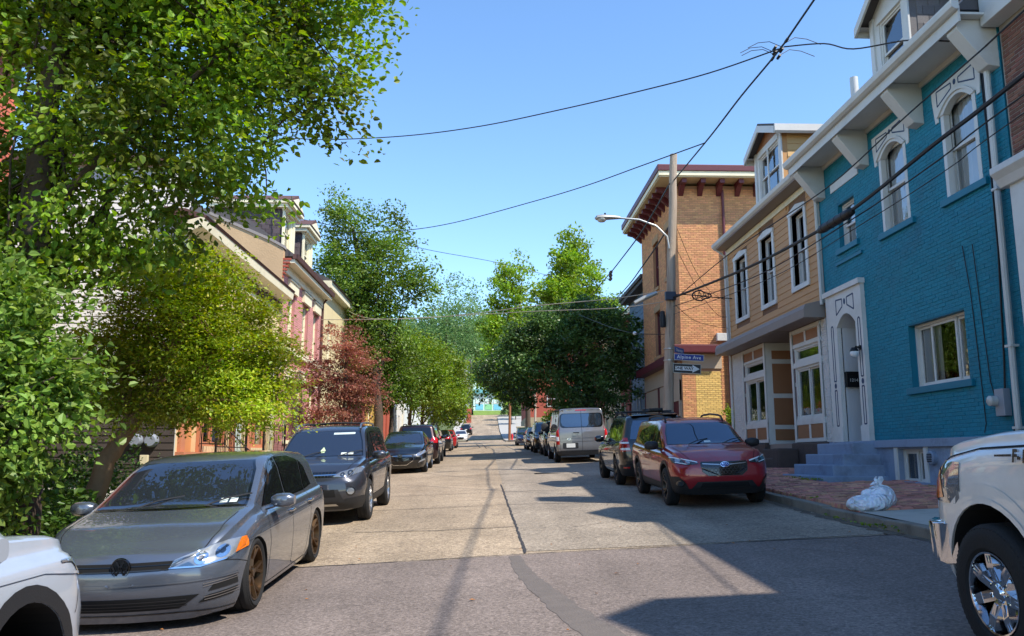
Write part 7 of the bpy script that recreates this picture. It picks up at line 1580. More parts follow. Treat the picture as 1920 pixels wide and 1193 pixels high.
tree('japanese_maple', 'yellow green maple with leaning pale trunk beside the hatchback', (-5.85, 12.4, gz(-6, 12.4) + .1), [(-5.6, 12.6, 1.6), (-5.35, 12.9, 2.2), (-5.0, 13.2, 3.0), (-4.8, 13.5, 4.2)], .17,
     [(-4.9, 13.7, 3.5, 1.5, 1.4, 1.0), (-5.4, 13.6, 4.5, 1.0, 1.1, .75), (-4.5, 13.6, 4.6, .7, .8, .55), (-4.0, 13.5, 2.55, 1.1, 1.1, .6), (-5.9, 13.4, 3.1, .9, 1.0, .8), (-3.7, 13.7, 3.3, .7, .8, .5), (-3.55, 13.6, 2.7, .5, .6, .4), (-5.2, 13.1, 2.4, 1.1, .9, .45), (-3.9, 13.6, 4.0, .6, .7, .4)], 84000, .066, LM_jm, .30, M_barkp, nlimb=26, zf=.38, flat=.5, droop=.15, per=90, shell=.55, twigs=60)
tree('copper_maple', 'copper red leaved maple in front of the pink house', (-5.2, 30.2, gz(-5, 30.2) + .1), [(-5.15, 30.2, 2.5), (-5.1, 30.2, 4.0), (-5.1, 30.1, 5.5)], .09,
     [(-5.5, 30.2, 4.3, 1.5, 1.4, .9), (-5.1, 30.1, 5.7, .9, 1.0, .9), (-5.6, 30.2, 3.1, 1.5, 1.2, .6), (-4.4, 30.1, 5.1, 1.0, .8, .4), (-4.4, 30.1, 3.9, .9, .8, .45), (-6.3, 30.1, 5.0, .6, .7, .4)], 17000, .09, LM_red, .27, nlimb=22, zf=.35, flat=.5, per=60)
tree('street_tree', 'tall dark green tree rising above the pink and yellow houses', (-5.3, 42, gz(-5, 42) + .1), [(-5.4, 42, 4), (-5.7, 42, 7), (-6.2, 42, 10), (-7, 42, 13.5)], .26,
     [(-5.9, 42, 7.4, 2.2, 2.2, 1.8), (-6.4, 42, 10.4, 2.7, 2.6, 2.6), (-7.4, 42, 13.6, 1.3, 1.4, 2.0), (-5.2, 42, 13.0, 1.5, 1.5, 1.6), (-3.7, 42, 10.4, 1.5, 1.6, 1.3), (-8.0, 42, 11, 1.2, 1.5, 1.8)], 32000, .17, LM_mid, .5, nlimb=30, per=70)
GT = 'street trees along the left pavement'
tree('street_tree', 'dense green tree below the tall one, over the dark SUVs', (-5.0, 44.5, gz(-5, 44) + .1), [(-5.0, 44.5, 4), (-4.9, 44.5, 6.5)], .16, [(-4.9, 44.5, 6.2, 1.9, 1.8, 2.2), (-5.6, 43.6, 4.9, 1.4, 1.4, 1.2)], 14000, .15, LM_mid, .42, nlimb=16, group=GT)
tree('street_tree', 'lime green tree past the dark SUVs on the left', (-4.9, 53, gz(-5, 53) + .1), [(-4.8, 53, 4.2), (-4.6, 53, 7)], .15, [(-4.3, 53, 7.4, 2.3, 2.2, 2.6), (-3.6, 53, 5.6, 1.8, 1.8, 1.4)], 13000, .19, LM_lime, .5, nlimb=16, group=GT)
tree('street_tree', 'green tree over the bright red car', (-4.8, 62, gz(-5, 62) + .1), [(-4.7, 62, 4.4), (-4.3, 62, 7.5)], .16, [(-3.6, 62, 7.2, 2.6, 2.4, 3.1), (-2.6, 62, 5.4, 1.6, 1.6, 1.2)], 13000, .21, LM_lime, .55, nlimb=16, group=GT)
tree('street_tree', 'farthest tree of the left hand row, short of the crossing', (-4.7, 74, gz(-5, 74) + .1), [(-4.6, 74, 5), (-4.2, 74, 8)], .18, [(-3.8, 74, 7.8, 2.6, 2.6, 3.6), (-3.0, 74, 5.6, 1.5, 1.6, 1.1)], 11000, .24, LM_mid, .6, nlimb=14, group=GT)
tree('street_tree', 'broad dark green tree filling the right side beyond the van', (5.6, 43, gz(5.6, 43) + .14), [(5.5, 43, 4), (5.2, 43, 6), (4.8, 43, 8)], .24,
     [(4.7, 43, 6.9, 3.3, 2.8, 2.8), (2.1, 43.3, 6.2, 2.3, 2.1, 2.0), (7.2, 43.5, 6.9, 1.3, 1.9, 2.8), (.8, 44.0, 5.6, 1.5, 1.6, 1.4), (4.6, 42.6, 8.6, 2.9, 2, 1.2), (5.2, 42.5, 4.7, 2.6, 2.0, 1.2), (2.4, 43, 7.6, 1.8, 1.8, 1.1)], 50000, .165, LM_dark, .42, nlimb=26, per=90, shell=.36)
tree('maple_tree', 'left one of the two tall bright maples behind the dark tree', (4.4, 84, gz(5, 84) + .14), [(4.2, 84, 8), (3.8, 84, 13), (3.4, 84, 18)], .3, [(3.1, 84, 13.5, 3.4, 2.6, 4.8), (2.8, 84, 18.8, 2.4, 1.8, 3.6), (1.5, 84, 9.8, 2.8, 2.4, 3), (.5, 84, 15.5, 1.5, 1.2, 3.0)], 21000, .32, LM_map, .6, nlimb=24, droop=-.2)
tree('maple_tree', 'right one of the two tall bright maples, the broader crown', (7.4, 66, gz(7, 66) + .14), [(7.3, 66, 7), (7.2, 66, 12), (7.1, 66, 17)], .3, [(7.1, 66, 14.2, 3.0, 2.6, 3.6), (7.0, 66, 17.6, 1.9, 1.8, 2.7), (5.1, 66, 13.5, 1.3, 1.4, 3), (8.9, 66, 12.8, 1.8, 1.8, 2.8)], 21000, .28, LM_map, .55, nlimb=24, droop=-.2)
tree('small_tree', 'small light green tree just left of the van', (5.0, 51, gz(5, 51) + .14), [(5.0, 51, 3.2), (4.9, 51, 4.0)], .06, [(4.6, 51, 3.9, 1.1, 1.0, 1.2)], 3200, .15, LM_map, .35, nlimb=8)
tree('bush', 'tall thin green bush against the orange brick corner', (9.95, 32.7, gz(9, 32.7) + .1), [(9.95, 32.7, 2.4), (9.95, 32.7, 3.2)], .03, [(9.95, 32.7, 2.5, .42, .35, .95), (9.75, 32.7, 3.3, .25, .25, .45)], 3600, .09, LM_map, .13, nlimb=8, cat='bush', per=40)
for (x, y, h, m_, lab) in ((-9, 185, 33, LM_hill, 'tall pale tree on the hill left of the two bright maples'), (-2.5, 198, 28, LM_hill, 'pale tree on the hill right behind the left bright maple'), (19.5, 112, 21, LM_hill, 'pale tree top showing between the right maple and the orange brick building'),
        (5.8, 160, 8, LM_mid, 'small dark tree just right of the aqua house'), (9, 168, 10, LM_hill, 'middle sized tree farther right of the aqua house'), (4.7, 150, 6, LM_dark, 'low dark tree beside the road short of the aqua house'), (-6.5, 158, 10, LM_lime, 'green tree in front of the pale grey house at the street end')):
    z = gz(x, y); r = h * .3
    tree('hill_tree', lab, (x, y, z), [(x, y, z + h * .4), (x, y, z + h * .62)], .012 * h, [(x, y, z + h * .62, r, r, h * .36), (x + r * .5, y, z + h * .45, r * .8, r * .8, h * .28), (x - r * .6, y, z + h * .5, r * .7, r * .7, h * .25)], 10000 if h > 15 else 2600, .55 if h > 15 else .35, m_, h * .06, nlimb=8, per=45)
# wooded slope behind everything
P_ = []
for k in range(420):
    x = random.uniform(-190, 190); y = random.uniform(235, 420); z = groundz(x, y); h = random.uniform(8, 14); r = h * .45; m_ = 55
    u = rng.normal(size=(m_, 3)); u /= np.linalg.norm(u, axis=1, keepdims=True); P_.append(np.array([x, y, z + h * .55]) + u * np.array([r, r, h * .45]) * rng.uniform(.6, 1.05, (m_, 1)))
P_ = np.concatenate(P_); V, F_ = leaf_cloud(P_, 2.2, np.array([0, 300, -50.])); tag(link('woodland', fastmesh('woodland', V, F_, tone=np.repeat(rng.random(len(P_)), 2)), LM_hill), 'far off wooded hillside behind the street', 'woodland', kind='stuff')
# hedge and ground cover behind the left kerb
def greenery(name, label, cat, boxes, n, size, m, kind=None, flat=.2):
    P = []
    tot = sum((b[1] - b[0]) * (b[3] - b[2]) for b in boxes)
    for (x0, x1, y0, y1, z0, z1) in boxes:
        k = int(n * (x1 - x0) * (y1 - y0) / tot); q = np.stack([rng.uniform(x0, x1, k), rng.uniform(y0, y1, k), np.zeros(k)], 1)
        hmax = z0 + (z1 - z0) * (.72 + .18 * np.sin(q[:, 0] * 3.1 + 1) * np.sin(q[:, 1] * 2.3) + .12 * np.sin(q[:, 1] * 5.7 + q[:, 0] * 4)); q[:, 2] = z0 + (hmax - z0) * rng.random(k) ** .5; P.append(q)
    P = np.concatenate(P); V, F_ = leaf_cloud(P, size, P.mean(0) - np.array([3, 0, 3]), flat)
    o = link(name, fastmesh(name, V, F_, tone=np.repeat(np.clip(.5 + .3 * np.sin(P[:, 0] * 4) * np.sin(P[:, 1] * 3.3) + rng.normal(size=len(P)) * .2, 0, 1), 2)), m); return tag(o, label, cat, kind=kind)
gl = gz(-5.5, 10)
greenery('hedge', 'dark leafy hedge behind the grey hatchback', 'hedge', [(-6.6, -4.75, 8.9, 14.0, gl, gl + 1.15), (-8.5, -6.4, 7.5, 17, gl, gl + 1.9), (-5.9, -4.75, 8.5, 9.1, gl, gl + 1.5)], 26000, .085, LM_hedge, 'stuff')
greenery('ground_cover', 'bright ground cover plants along the front of the hedge', 'plants', [(-4.85, -4.4, 8.9, 12.5, gl - .05, gl + .35)], 2600, .075, LM_map, 'stuff')
greenery('pavement_weeds', 'small weeds along the foot of the pale blue steps and kerb', 'weeds', [(6.75, 7.05, 17.3, 19.6, gz(7, 18) + .12, gz(7, 18) + .24), (8.2, 8.42, 13.2, 16.8, gz(8, 15) + .12, gz(8, 15) + .26), (5.46, 5.60, 13.9, 15.6, gz(5.5, 14.6) + .12, gz(5.5, 14.6) + .2), (5.2, 5.28, 10.5, 13, gz(5.2, 11.7), gz(5.2, 11.7) + .09), (-4.4, -4.2, 14, 34, gz(-4, 24) - .2, gz(-4, 24) + .2)], 2200, .05, LM_lime, 'stuff')
# ---------------------------------------------------------------- utility pole, signs, cables
th_, ps_ = R(9.468), R(1.822)
_fw = Vector((math.sin(ps_) * math.cos(th_), math.cos(ps_) * math.cos(th_), math.sin(th_))); _rt = Vector((math.cos(ps_), -math.sin(ps_), 0)); _up = _rt.cross(_fw)
def at(u, v, Y):
    """World point seen at photo pixel (u, v) at the distance Y up the street (used for survey only)."""
    d = _fw * 1550 + _rt * (u - 960) - _up * (v - 596.5); return CAM + d * (Y / d.y)
M_wood = mat('weathered_pole_wood', (176, 158, 138), .9, var=.35, scale=2.5, bump=.9, bscale=14, dirt=(104, 84, 66, .75), dscale=1.6)
for nd in [x for x in M_wood.node_tree.nodes if x.type == 'TEX_NOISE']:      # stretch the grain along the pole
    mpn = M_wood.node_tree.nodes.new('ShaderNodeMapping'); mpn.inputs['Scale'].default_value = (6, 6, .35); lk = nd.inputs['Vector'].links[0]; src_ = lk.from_socket
    M_wood.node_tree.links.new(src_, mpn.inputs['Vector']); M_wood.node_tree.links.new(mpn.outputs[0], nd.inputs['Vector'])
M_wood2 = mat('brown_pole_wood', (140, 88, 56), .9, var=.25, scale=3, bump=.5)
M_galv = mat('galvanised_steel', (172, 174, 172), .4, .7, var=.1)
M_alum = mat('cast_aluminium', (168, 166, 158), .45, .5, var=.12)
PYy = 25.67; pb = Vector((5.58, PYy, gz(5.6, PYy))); pt = Vector((6.12, PYy, 11.4))
pole = thing('utility_pole', 'tall weathered wooden utility pole with street lamp and street signs', 'utility pole', pb)
mb = MB(); mb.tube([pb.lerp(pt, k / 12) + Vector((.02 * noise1(k * 1.3, 2), 0, 0)) for k in range(13)], [.175 - .055 * k / 12 for k in range(13)], 16); mb.build('shaft', [M_wood], pole, smooth=True)
mb = MB(); q = lambda z: pb.lerp(pt, (z - pb.z) / (pt.z - pb.z))
mb.tube([q(8.2) + Vector((-.1, -.12, 0)), q(8.6) + Vector((-.18, -.12, 0)), q(8.95) + Vector((-.55, -.12, 0)), q(9.15) + Vector((-1.1, -.12, 0)), q(9.2) + Vector((-1.75, -.12, 0))], .032, 10); arm = mb.build('lamp_arm', [M_galv], pole, smooth=True)
hc_ = q(9.2) + Vector((-2.15, -.12, -.0)); mb = MB(); rings = []; n = 14
for (dx, w, hh, zz) in ((.45, .04, .04, .0), (.38, .07, .07, .0), (.1, .12, .10, .0), (-.15, .16, .12, -.01), (-.32, .13, .10, -.02), (-.38, .03, .03, -.02)):
    rings += [(hc_.x + dx, hc_.y + w * math.cos(2 * math.pi * k / n), hc_.z + zz + hh * math.sin(2 * math.pi * k / n) * (1 if math.sin(2 * math.pi * k / n) > 0 else .55)) for k in range(n)]
mb.add(rings, [(i * n + j, i * n + (j + 1) % n, (i + 1) * n + (j + 1) % n, (i + 1) * n + j) for i in range(5) for j in range(n)] + [tuple(range(n)), tuple(range(5 * n, 6 * n))]); lh = mb.build('lamp_head', [M_alum], pole, smooth=True)
mb = MB(); mb.lathe([(.15, 0), (.145, -.05), (.10, -.10), (0, -.12)], (hc_.x - .16, hc_.y, hc_.z - .03), 'Z', 18); mb.build('lamp_lens', [mat('lamp_lens', (190, 188, 176), .2, var=.05, spec=.7)], lh, smooth=True)
mb = MB(); mb.lathe([(.03, 0), (.03, .05), (0, .055)], (hc_.x - .05, hc_.y, hc_.z + .11), 'Z', 10); mb.build('photocell', [M_black], lh, smooth=True)
mb = MB(); c = q(6.65); mb.lathe([(.17, -.1), (.18, -.1), (.18, .12), (.17, .12)], c, 'Z', 16); mb.box(c.x - .22, c.x + .1, c.y - .3, c.y - .12, c.z - .14, c.z + .12); mb.build('cable_clamp', [mat('dark_blue_steel', (52, 62, 76), .5, .5, var=.15)], pole, bevel=.01)
mb = MB(); c = q(6.3); mb.lathe([(0, -.3), (.09, -.28), (.1, 0), (.07, .22), (0, .25)], c + Vector((-.27, -.05, -.35)), 'Z', 10); mb.build('cable_coil', [M_cable], pole, smooth=True)
mb = MB(); c = q(6.75) + Vector((-.75, -.05, -.1)); mb.tube([c + Vector((-.42, 0, -.22)), c + Vector((-.1, 0, -.05)), c + Vector((.3, 0, .12))], [.07, .08, .06], 10); mb.build('splice_case', [M_alum], pole, smooth=True)
for z in (4.62, 4.98): mb = MB(); c = q(z); mb.lathe([(.172, -.018), (.18, -.018), (.18, .018), (.172, .018)], c, 'Z', 16); mb.build('steel_strap', [M_galv], pole)
M_sblue = mat('sign_blue', (22, 52, 138), .45, var=.06); M_sblue2 = mat('sign_light_blue', (34, 92, 176), .45, var=.06); M_swhite = mat('sign_white', (222, 226, 226), .5, var=.05); M_sblack = mat('sign_black', (16, 16, 18), .45, var=.06)
def sign(label, w, h, corner, ang, tilt, bm_, edge, marks, nm='street_sign'):
    """A flat metal sign; its near end at corner, turned by ang about z, slightly tilted in its own plane."""
    t = thing(nm, label, 'sign', corner); rot = Matrix.Rotation(ang, 3, 'Z') @ ROT_S @ Matrix.Rotation(tilt, 3, 'Z')
    def plate(x0, x1, y0, y1, d0, d1, m, name, pts=None):
        pts = pts or [(x0, y0), (x1, y0), (x1, y1), (x0, y1)]; mb = MB(); mb.prism([Vector(corner) + rot @ Vector((a, b, d0)) for a, b in pts], [Vector(corner) + rot @ Vector((a, b, d1)) for a, b in pts], 0); return mb.build(name, [m], t)
    plate(0, w, -h / 2, h / 2, -.006, 0, edge, 'plate'); plate(.012, w - .012, -h / 2 + .012, h / 2 - .012, .0005, .002, bm_, 'face')
    for mk in marks:
        if mk[0] == 'text': text(mk[1], mk[2], Vector(corner) + rot @ Vector((mk[3], mk[4], .0035)), rot, mk[5], t, 'lettering', .001, 'CENTER', 0, True, mk[6] if len(mk) > 6 else 0., mk[7] if len(mk) > 7 else 1.)
        else: plate(0, 0, 0, 0, .0025, .0035, mk[2], 'arrow', mk[1])
    return t
c1 = at(1264, 669, PYy - .22); sign('dark blue Alpine Ave street name sign on the wooden pole', .92, .20, c1, R(-4), R(-3.2), M_sblue, M_galv, [('text', 'Alpine Ave', .15, .46, .0, M_swhite, .002, 1.12)])
c2 = at(1262, 690, PYy - .22); sign('black and white one way arrow sign on the wooden pole', .86, .295, c2, R(-4), R(-3.2), M_sblack, M_galv, [('poly', [(.06, -.065), (.60, -.065), (.60, -.12), (.82, 0), (.60, .12), (.60, .065), (.06, .065)], M_swhite), ], 'one_way_sign')
rot_ = Matrix.Rotation(R(-4), 3, 'Z') @ ROT_S @ Matrix.Rotation(R(-3.2), 3, 'Z'); ow = [o for o in bpy.data.objects if o.name.startswith('one_way_sign')][0]
text('ONE WAY', .125, c2 + rot_ @ Vector((.335, 0, .0045)), rot_, M_sblack, ow, 'lettering', .001, 'CENTER', 0, True, .004)
c3 = at(1265, 655, PYy - .12); sign('light blue cross street name sign seen almost edge on above the dark blue one', .82, .20, c3, R(56), R(0), M_sblue2, M_galv, [('text', 'Sherman', .15, .42, 0, M_swhite, .002, 1.1)])

def cable(label, pts, r=.012, name='overhead_cable', extra=None, m=None, sagn=3):
    """pts: surveyed points; smoothed through a Catmull-Rom curve."""
    P = [Vector(p) if not isinstance(p, tuple) or len(p) != 3 or p[0] < 60 and p[1] < 60 else at(*p) for p in pts]; Q = []
    for i in range(len(P) - 1):
        p0, p1, p2, p3 = P[max(i - 1, 0)], P[i], P[i + 1], P[min(i + 2, len(P) - 1)]
        for k in range(6):
            t = k / 6; Q.append(.5 * ((2 * p1) + (p2 - p0) * t + (2 * p0 - 5 * p1 + 4 * p2 - p3) * t * t + (3 * p1 - p0 - 3 * p2 + p3) * t ** 3))
    Q.append(P[-1]); t_ = thing(name, label, 'cable', P[0]); mb = MB(); mb.tube(Q, r, 6); mb.build('strand', [m or M_cable], t_, smooth=True)
    if extra: extra(t_, P, Q)
    return t_
V3 = Vector
def junction(t_, P, Q):
    c = at(1462, 92, 16.1)
    for k in range(6):
        mb = MB(); o = V3((random.uniform(-.1, .1), random.uniform(-.5, .5), random.uniform(-.08, .08))); mb.tube([c + o, c + o + V3((.02, -.12, .03))], .03, 8); mb.build('connector', [M_cable], t_, smooth=True)
    for k in range(5):
        mb = MB(); a = c + V3((random.uniform(-.1, .1), random.uniform(-.3, .3), 0)); s_ = random.choice((-1, 1)); mb.tube([a, a + V3((s_ * .25, .1, .18)), a + V3((s_ * .5, .1, .15)), a + V3((s_ * .75, .0, -.02))], .008, 5); mb.build('jumper', [M_cable], t_, smooth=True)
cable('heavy twisted power cable from the pole top to the top edge of the picture', [V3((6.08, 25.6, 10.5)), (1330, 258, 20.5), (1390, 180, 18), (1460, 95, 16.1), (1525, 2, 14.5), V3((6.7, 5, 11.2)), V3((7, -14, 12))], .022, extra=junction)
cable('service wire arching left across the sky from the high cable junction', [(1460, 92, 16.1), (1330, 137, 17.5), (1200, 171, 19), (1050, 206, 21), (900, 237, 23), (760, 255, 25), (620, 262, 27), (520, 262, 28.5), V3((-7.6, 29, 12.4))], .016)
cable('service wire sagging lower across the sky towards the left houses', [(1322, 268, 20.6), (1200, 312, 23), (1100, 348, 26), (1000, 378, 29), (850, 418, 33), (750, 433, 35), (640, 437, 37), V3((-7.0, 38, 11.9))], .016)
cable('short service drop from the junction to the teal house eave', [(1470, 88, 16.0), (1545, 82, 15.2), (1600, 92, 14.7), (1700, 76, 13.9), V3((8.0, 13.1, 8.75))], .014)
def splice(t_, P, Q):
    a, b = at(1535, 434, 15.8), at(1598, 396, 14.2); d = b - a; mb = MB(); mb.tube([a, a + d * .03, a + d * .12, b - d * .12, b - d * .03, b], [.02, .06, .085, .085, .075, .02], 14); mb.build('splice_case', [M_cable], t_, smooth=True, sharp=50)
    for k in range(4):
        mb = MB(); mb.lathe([(.086, -.01), (.092, 0), (.086, .01)], (0, 0, 0), 'Z', 14); o = mb.build('splice_band', [M_cable], t_); o.matrix_parent_inverse = t_.matrix_basis.inverted(); o.matrix_basis = Matrix.Translation(a + d * (.2 + .2 * k)) @ d.to_track_quat('Z', 'Y').to_matrix().to_4x4()
cable('thick black telephone cable carrying a splice cylinder in front of the houses', [(1258, 560, 25.6), (1400, 503, 20.4), (1540, 430, 15.7), (1620, 377, 13.7), (1750, 272, 11.3), (1920, 140, 9.2), V3((6.5, 2, 6.7)), V3((6.7, -14, 8.6))], .034, 'telephone_cable', splice)
cable('thin black cable running just above the thick telephone cable', [(1275, 553, 25.6), (1365, 478, 22), (1450, 420, 19.2), (1560, 345, 16), (1700, 217, 12.9), (1850, 85, 10.6), (1920, 20, 9.6), V3((6.6, 0, 7.6)), V3((6.8, -14, 9))], .014, 'telephone_cable')
cable('thin black cable running just below the thick telephone cable', [(1262, 575, 25.6), (1420, 517, 19.8), (1600, 410, 14.6), (1760, 300, 11.6), (1920, 178, 9.4), V3((6.5, 0, 6.2)), V3((6.7, -14, 7.6))], .012, 'telephone_cable')
cable('lowest thin cable passing the teal house window tops', [(1262, 590, 25.6), (1440, 524, 19.4), (1620, 418, 14.4), (1780, 315, 11.5), (1920, 212, 9.5), V3((6.4, 0, 6.0))], .008, 'telephone_cable')
def knot(t_, P, Q):
    c = at(1146, 510, 44)
    for k in range(3): mb = MB(); mb.tube([c + V3((.05 * k, .4 * k, -.1 * k)), c + V3((.05 * k, .4 * k + .3, -.1 * k))], .09, 8); mb.build('connector', [M_cable], t_, smooth=True)
cable('power cable with a connector knot going up the street from the pole top', [(1256, 345, 25.6), (1205, 432, 33), (1165, 486, 40), (1140, 517, 45), (1100, 560, 56), (1048, 590, 75)], .03, extra=knot)
cable('second power cable going up the street past the brick wall', [(1258, 420, 25.6), (1210, 492, 34), (1160, 555, 45), (1085, 622, 65)], .028)
M_wcab = mat('pale_cable', (170, 160, 140), .6, var=.1)
cable('pale service wire crossing the street to the left at lamp pole height', [(1246, 545, 25.6), (1150, 560, 27), (1000, 574, 29.5), (880, 589, 31.5), (760, 598, 33), (560, 600, 35), V3((-7.0, 34.5, 7.25))], .013, m=M_wcab)
cable('lower pale service wire crossing the street beside the other', [(1244, 566, 25.6), (1150, 578, 28), (1000, 584, 32), (860, 592, 36), (700, 598, 39), V3((-7.0, 40, 8.8))], .012, m=M_wcab)
def ball(t_, P, Q): mb = MB(); c = at(1190, 625, 26.5); mb.lathe([(0, -.06), (.05, -.04), (.06, 0), (.05, .04), (0, .06)], c, 'X', 12); mb.build('insulator', [M_swhite], t_, smooth=True)
cable('short drop wire with a white insulator left of the pole', [(1246, 627, 25.6), (1190, 625, 26.5), (1140, 612, 30), (1085, 590, 38)], .01, extra=ball)
cable('faint wire high over the middle of the street in front of the maples', [(560, 410, 38), (700, 440, 45), (800, 468, 52), (930, 492, 60), (1040, 520, 62)], .02)
for k, (pts, lab) in enumerate((([(1270, 430, 25.6), (1300, 500, 26.5), (1330, 545, 27.3), (1366, 566, 28.3)], 'uppermost slack drop wire from the pole to the tan house corner'), ([(1270, 470, 25.6), (1310, 545, 26.6), (1345, 590, 27.5), (1368, 594, 28.3)], 'middle slack drop wire from the pole to the tan house corner'), ([(1264, 570, 25.6), (1300, 600, 26.5), (1340, 612, 27.4), (1370, 616, 28.3)], 'lowest slack drop wire from the pole to the tan house corner'))): cable(lab, pts, .008, 'drop_wire')
def snow(t_, P, Q):
    c0, c1_ = at(1298, 553, 25.5), at(1331, 556, 25.5); m_ = (c0 + c1_) / 2; L = (c1_ - c0).length / 2; mb = MB()
    mb.tube([m_ + V3((-L * math.cos(k * .3142) * (1 if math.cos(k * .3142) > 0 else 1.15), 0, .15 * math.sin(k * .3142) * (1.1 if math.cos(k * .3142) > -.2 else .7))) for k in range(21)], .026, 6, cap=False); mb.build('loop', [M_cable], t_, smooth=True)
    for k in range(6): mb = MB(); x = -L * .8 + k * L * .3; mb.tube([m_ + V3((x, 0, .11 * (-1) ** k)), m_ + V3((x + L * .25, 0, -.11 * (-1) ** k))], .012, 5); mb.build('tie', [M_cable], t_, smooth=True)
cable('strand with a snowshoe shaped slack loop beside the pole', [(1262, 553, 25.55), (1290, 553, 25.6), (1331, 557, 25.6), (1372, 560, 26.5)], .018, 'telephone_cable', snow)
for (x, y, h, r, m_, lab) in ((5.3, 61, 9.6, .16, M_wood, 'grey pole whose top shows above the big dark tree'), (2.75, 95.5, 9, .16, M_wood2, 'brown pole on the bright pavement up the street'), (5.45, 104, 7.5, .17, M_wood2, 'brown pole beside the lot wall, behind the dark blue sedan'), (6.3, 106, 7.5, .17, M_wood, 'paler pole next to the brown one by the lot wall')):
    z = gz(x, y); t = thing('utility_pole', lab, 'utility pole', (x, y, z)); mb = MB(); mb.tube([(x, y, z - .2), (x + .05, y, z + h * .5), (x + .02, y, z + h)], [r, r * .85, r * .7], 10); mb.build('shaft', [m_], t, smooth=True); mb = MB(); mb.tube([(x - .5, y, z + h - .5), (x + .5, y, z + h - .5)], .05, 6); mb.build('cross_arm', [m_], t)

# ---------------------------------------------------------------- rubbish bags
M_bag = mat('white_bin_bag', (232, 236, 242), .25, var=.10, scale=5, bump=1., bscale=7, spec=.5)
for nd in M_bag.node_tree.nodes:
    if nd.type == 'BUMP': nd.inputs['Distance'].default_value = .16; nd.inputs['Strength'].default_value = .8
    if nd.type == 'TEX_NOISE' and nd.inputs['Scale'].default_value == 7: nd.inputs['Distortion'].default_value = 1.2; nd.inputs['Detail'].default_value = 3
nt = M_bag.node_tree; vo_ = nt.nodes.new('ShaderNodeTexVoronoi'); vo_.feature = 'DISTANCE_TO_EDGE'; vo_.inputs['Scale'].default_value = 6.5
nz_ = nt.nodes.new('ShaderNodeTexNoise'); nz_.inputs['Scale'].default_value = 4; mx_ = nt.nodes.new('ShaderNodeMixRGB'); mx_.inputs[0].default_value = .35; tc_ = [x for x in nt.nodes if x.type == 'TEX_COORD'][0]
nt.links.new(tc_.outputs['Object'], nz_.inputs['Vector']); nt.links.new(tc_.outputs['Object'], mx_.inputs[1]); nt.links.new(nz_.outputs['Color'], mx_.inputs[2]); nt.links.new(mx_.outputs[0], vo_.inputs['Vector'])
nt.links.new(vo_.outputs['Distance'], [x for x in nt.nodes if x.type == 'BUMP'][0].inputs['Height'])
M_bag.node_tree.nodes['Principled BSDF'].inputs['Subsurface Weight'].default_value = .15
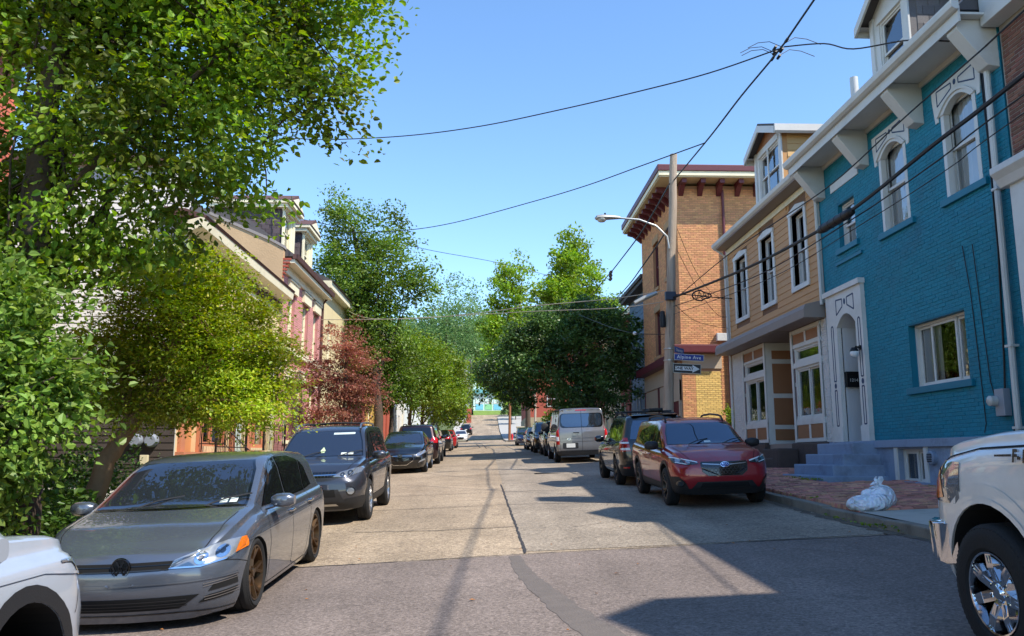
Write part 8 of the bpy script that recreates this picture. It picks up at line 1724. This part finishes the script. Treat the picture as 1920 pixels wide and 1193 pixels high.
def bag(label, c, rx, ry, rz, knot=True, seed=1, lean=0.):
    """A filled plastic sack: a rounded heap with bulging contents, sagging folds and a gathered neck."""
    t = thing('rubbish_bag', label, 'bag', c, 'white rubbish bags on the kerb'); n, k = 56, 30; vs_ = []; rd = random.Random(int(seed * 10))
    bulge = []
    for _ in range(16):
        a, e = rd.uniform(0, 6.28), rd.uniform(-.2, 1.2); bulge.append((Vector((math.cos(a) * math.cos(e), math.sin(a) * math.cos(e), math.sin(e))), rd.uniform(.04, .13), rd.uniform(.3, .55)))
    for i in range(k + 1):
        e = -1.1 + (1.1 + math.pi / 2) * i / k
        for j in range(n):
            a = 2 * math.pi * j / n; d = Vector((math.cos(a) * math.cos(e), math.sin(a) * math.cos(e), math.sin(e))); f = .95
            for (b_, h, w) in bulge: f += h * math.exp(-((d - b_).length / w) ** 2)
            f += .028 * abs(math.sin(4 * a + 3 * e + seed)) + .02 * abs(math.sin(7 * a - 6 * e)) - .03
            z = max(d.z, -.62); q = (1 + (d.z + .62) * 1.2 if d.z < -.62 else 1)
            vs_.append((c[0] + rx * f * d.x * max(q, .1) + lean * (z + .62) * rz, c[1] + ry * f * d.y * max(q, .1), c[2] + (z + .62) / 1.62 * 2 * rz * (f if d.z > 0 else 1)))
    mb = MB(); mb.add(vs_, [(i * n + j, i * n + (j + 1) % n, (i + 1) * n + (j + 1) % n, (i + 1) * n + j) for i in range(k) for j in range(n)]); mb.build('sack', [M_bag], t, smooth=True, sharp=75)
    if knot:
        tz = c[2] + 2 * rz - .01; x0 = c[0] + lean * 1.6 * rz; mb = MB(); m_ = 18; vs_ = []
        for (z, r) in ((-.02, .12), (.015, .055), (.035, .024), (.06, .035), (.10, .055), (.13, .05)):
            vs_ += [(x0 + r * (1 + .5 * math.sin(4 * q + 1)) * math.cos(q), c[1] + r * .55 * math.sin(q), tz + z + .025 * math.sin(3 * q) * (z > .08)) for q in [2 * math.pi * e / m_ for e in range(m_)]]
        mb.add(vs_, [(i * m_ + j, i * m_ + (j + 1) % m_, (i + 1) * m_ + (j + 1) % m_, (i + 1) * m_ + j) for i in range(5) for j in range(m_)])
        mb.tube([(x0, c[1], tz + .04), (x0 - .09, c[1] - .02, tz + .05), (x0 - .15, c[1] - .02, tz + .02)], [.015, .028, .006], 8); mb.build('tied_neck', [M_bag], t, smooth=True, sharp=60)
bag('slumped white bin bag lying on the kerb edge', (5.66, 12.36, gz(5.66, 12.36) + .13), .32, .25, .11, False, 1.3, .25)
bag('upright white bin bag with tied neck behind the slumped one', (5.98, 12.62, gz(5.98, 12.62) + .13), .235, .22, .165, True, 2.1)
# wheelie bins by the far left houses
for (x, y, lab) in ((-5.0, 36.2, 'dark rubbish bin by the yellow house door'), (-5.0, 37.0, 'dark rubbish bin a step past the other one')):
    z = gz(x, y) + .135; t = thing('rubbish_bin', lab, 'bin', (x, y, z)); mb = MB(); mb.hexa([(x - .24, y - .24, z + .05), (x + .24, y - .24, z + .05), (x + .24, y + .24, z + .05), (x - .24, y + .24, z + .05), (x - .3, y - .3, z + .95), (x + .3, y - .3, z + .95), (x + .3, y + .3, z + .95), (x - .3, y + .3, z + .95)]); mb.build('tub', [M_plast], t, bevel=.02); mb = MB(); mb.box(x - .33, x + .33, y - .33, y + .33, z + .95, z + 1.02); mb.build('lid', [M_plast], t, bevel=.02)
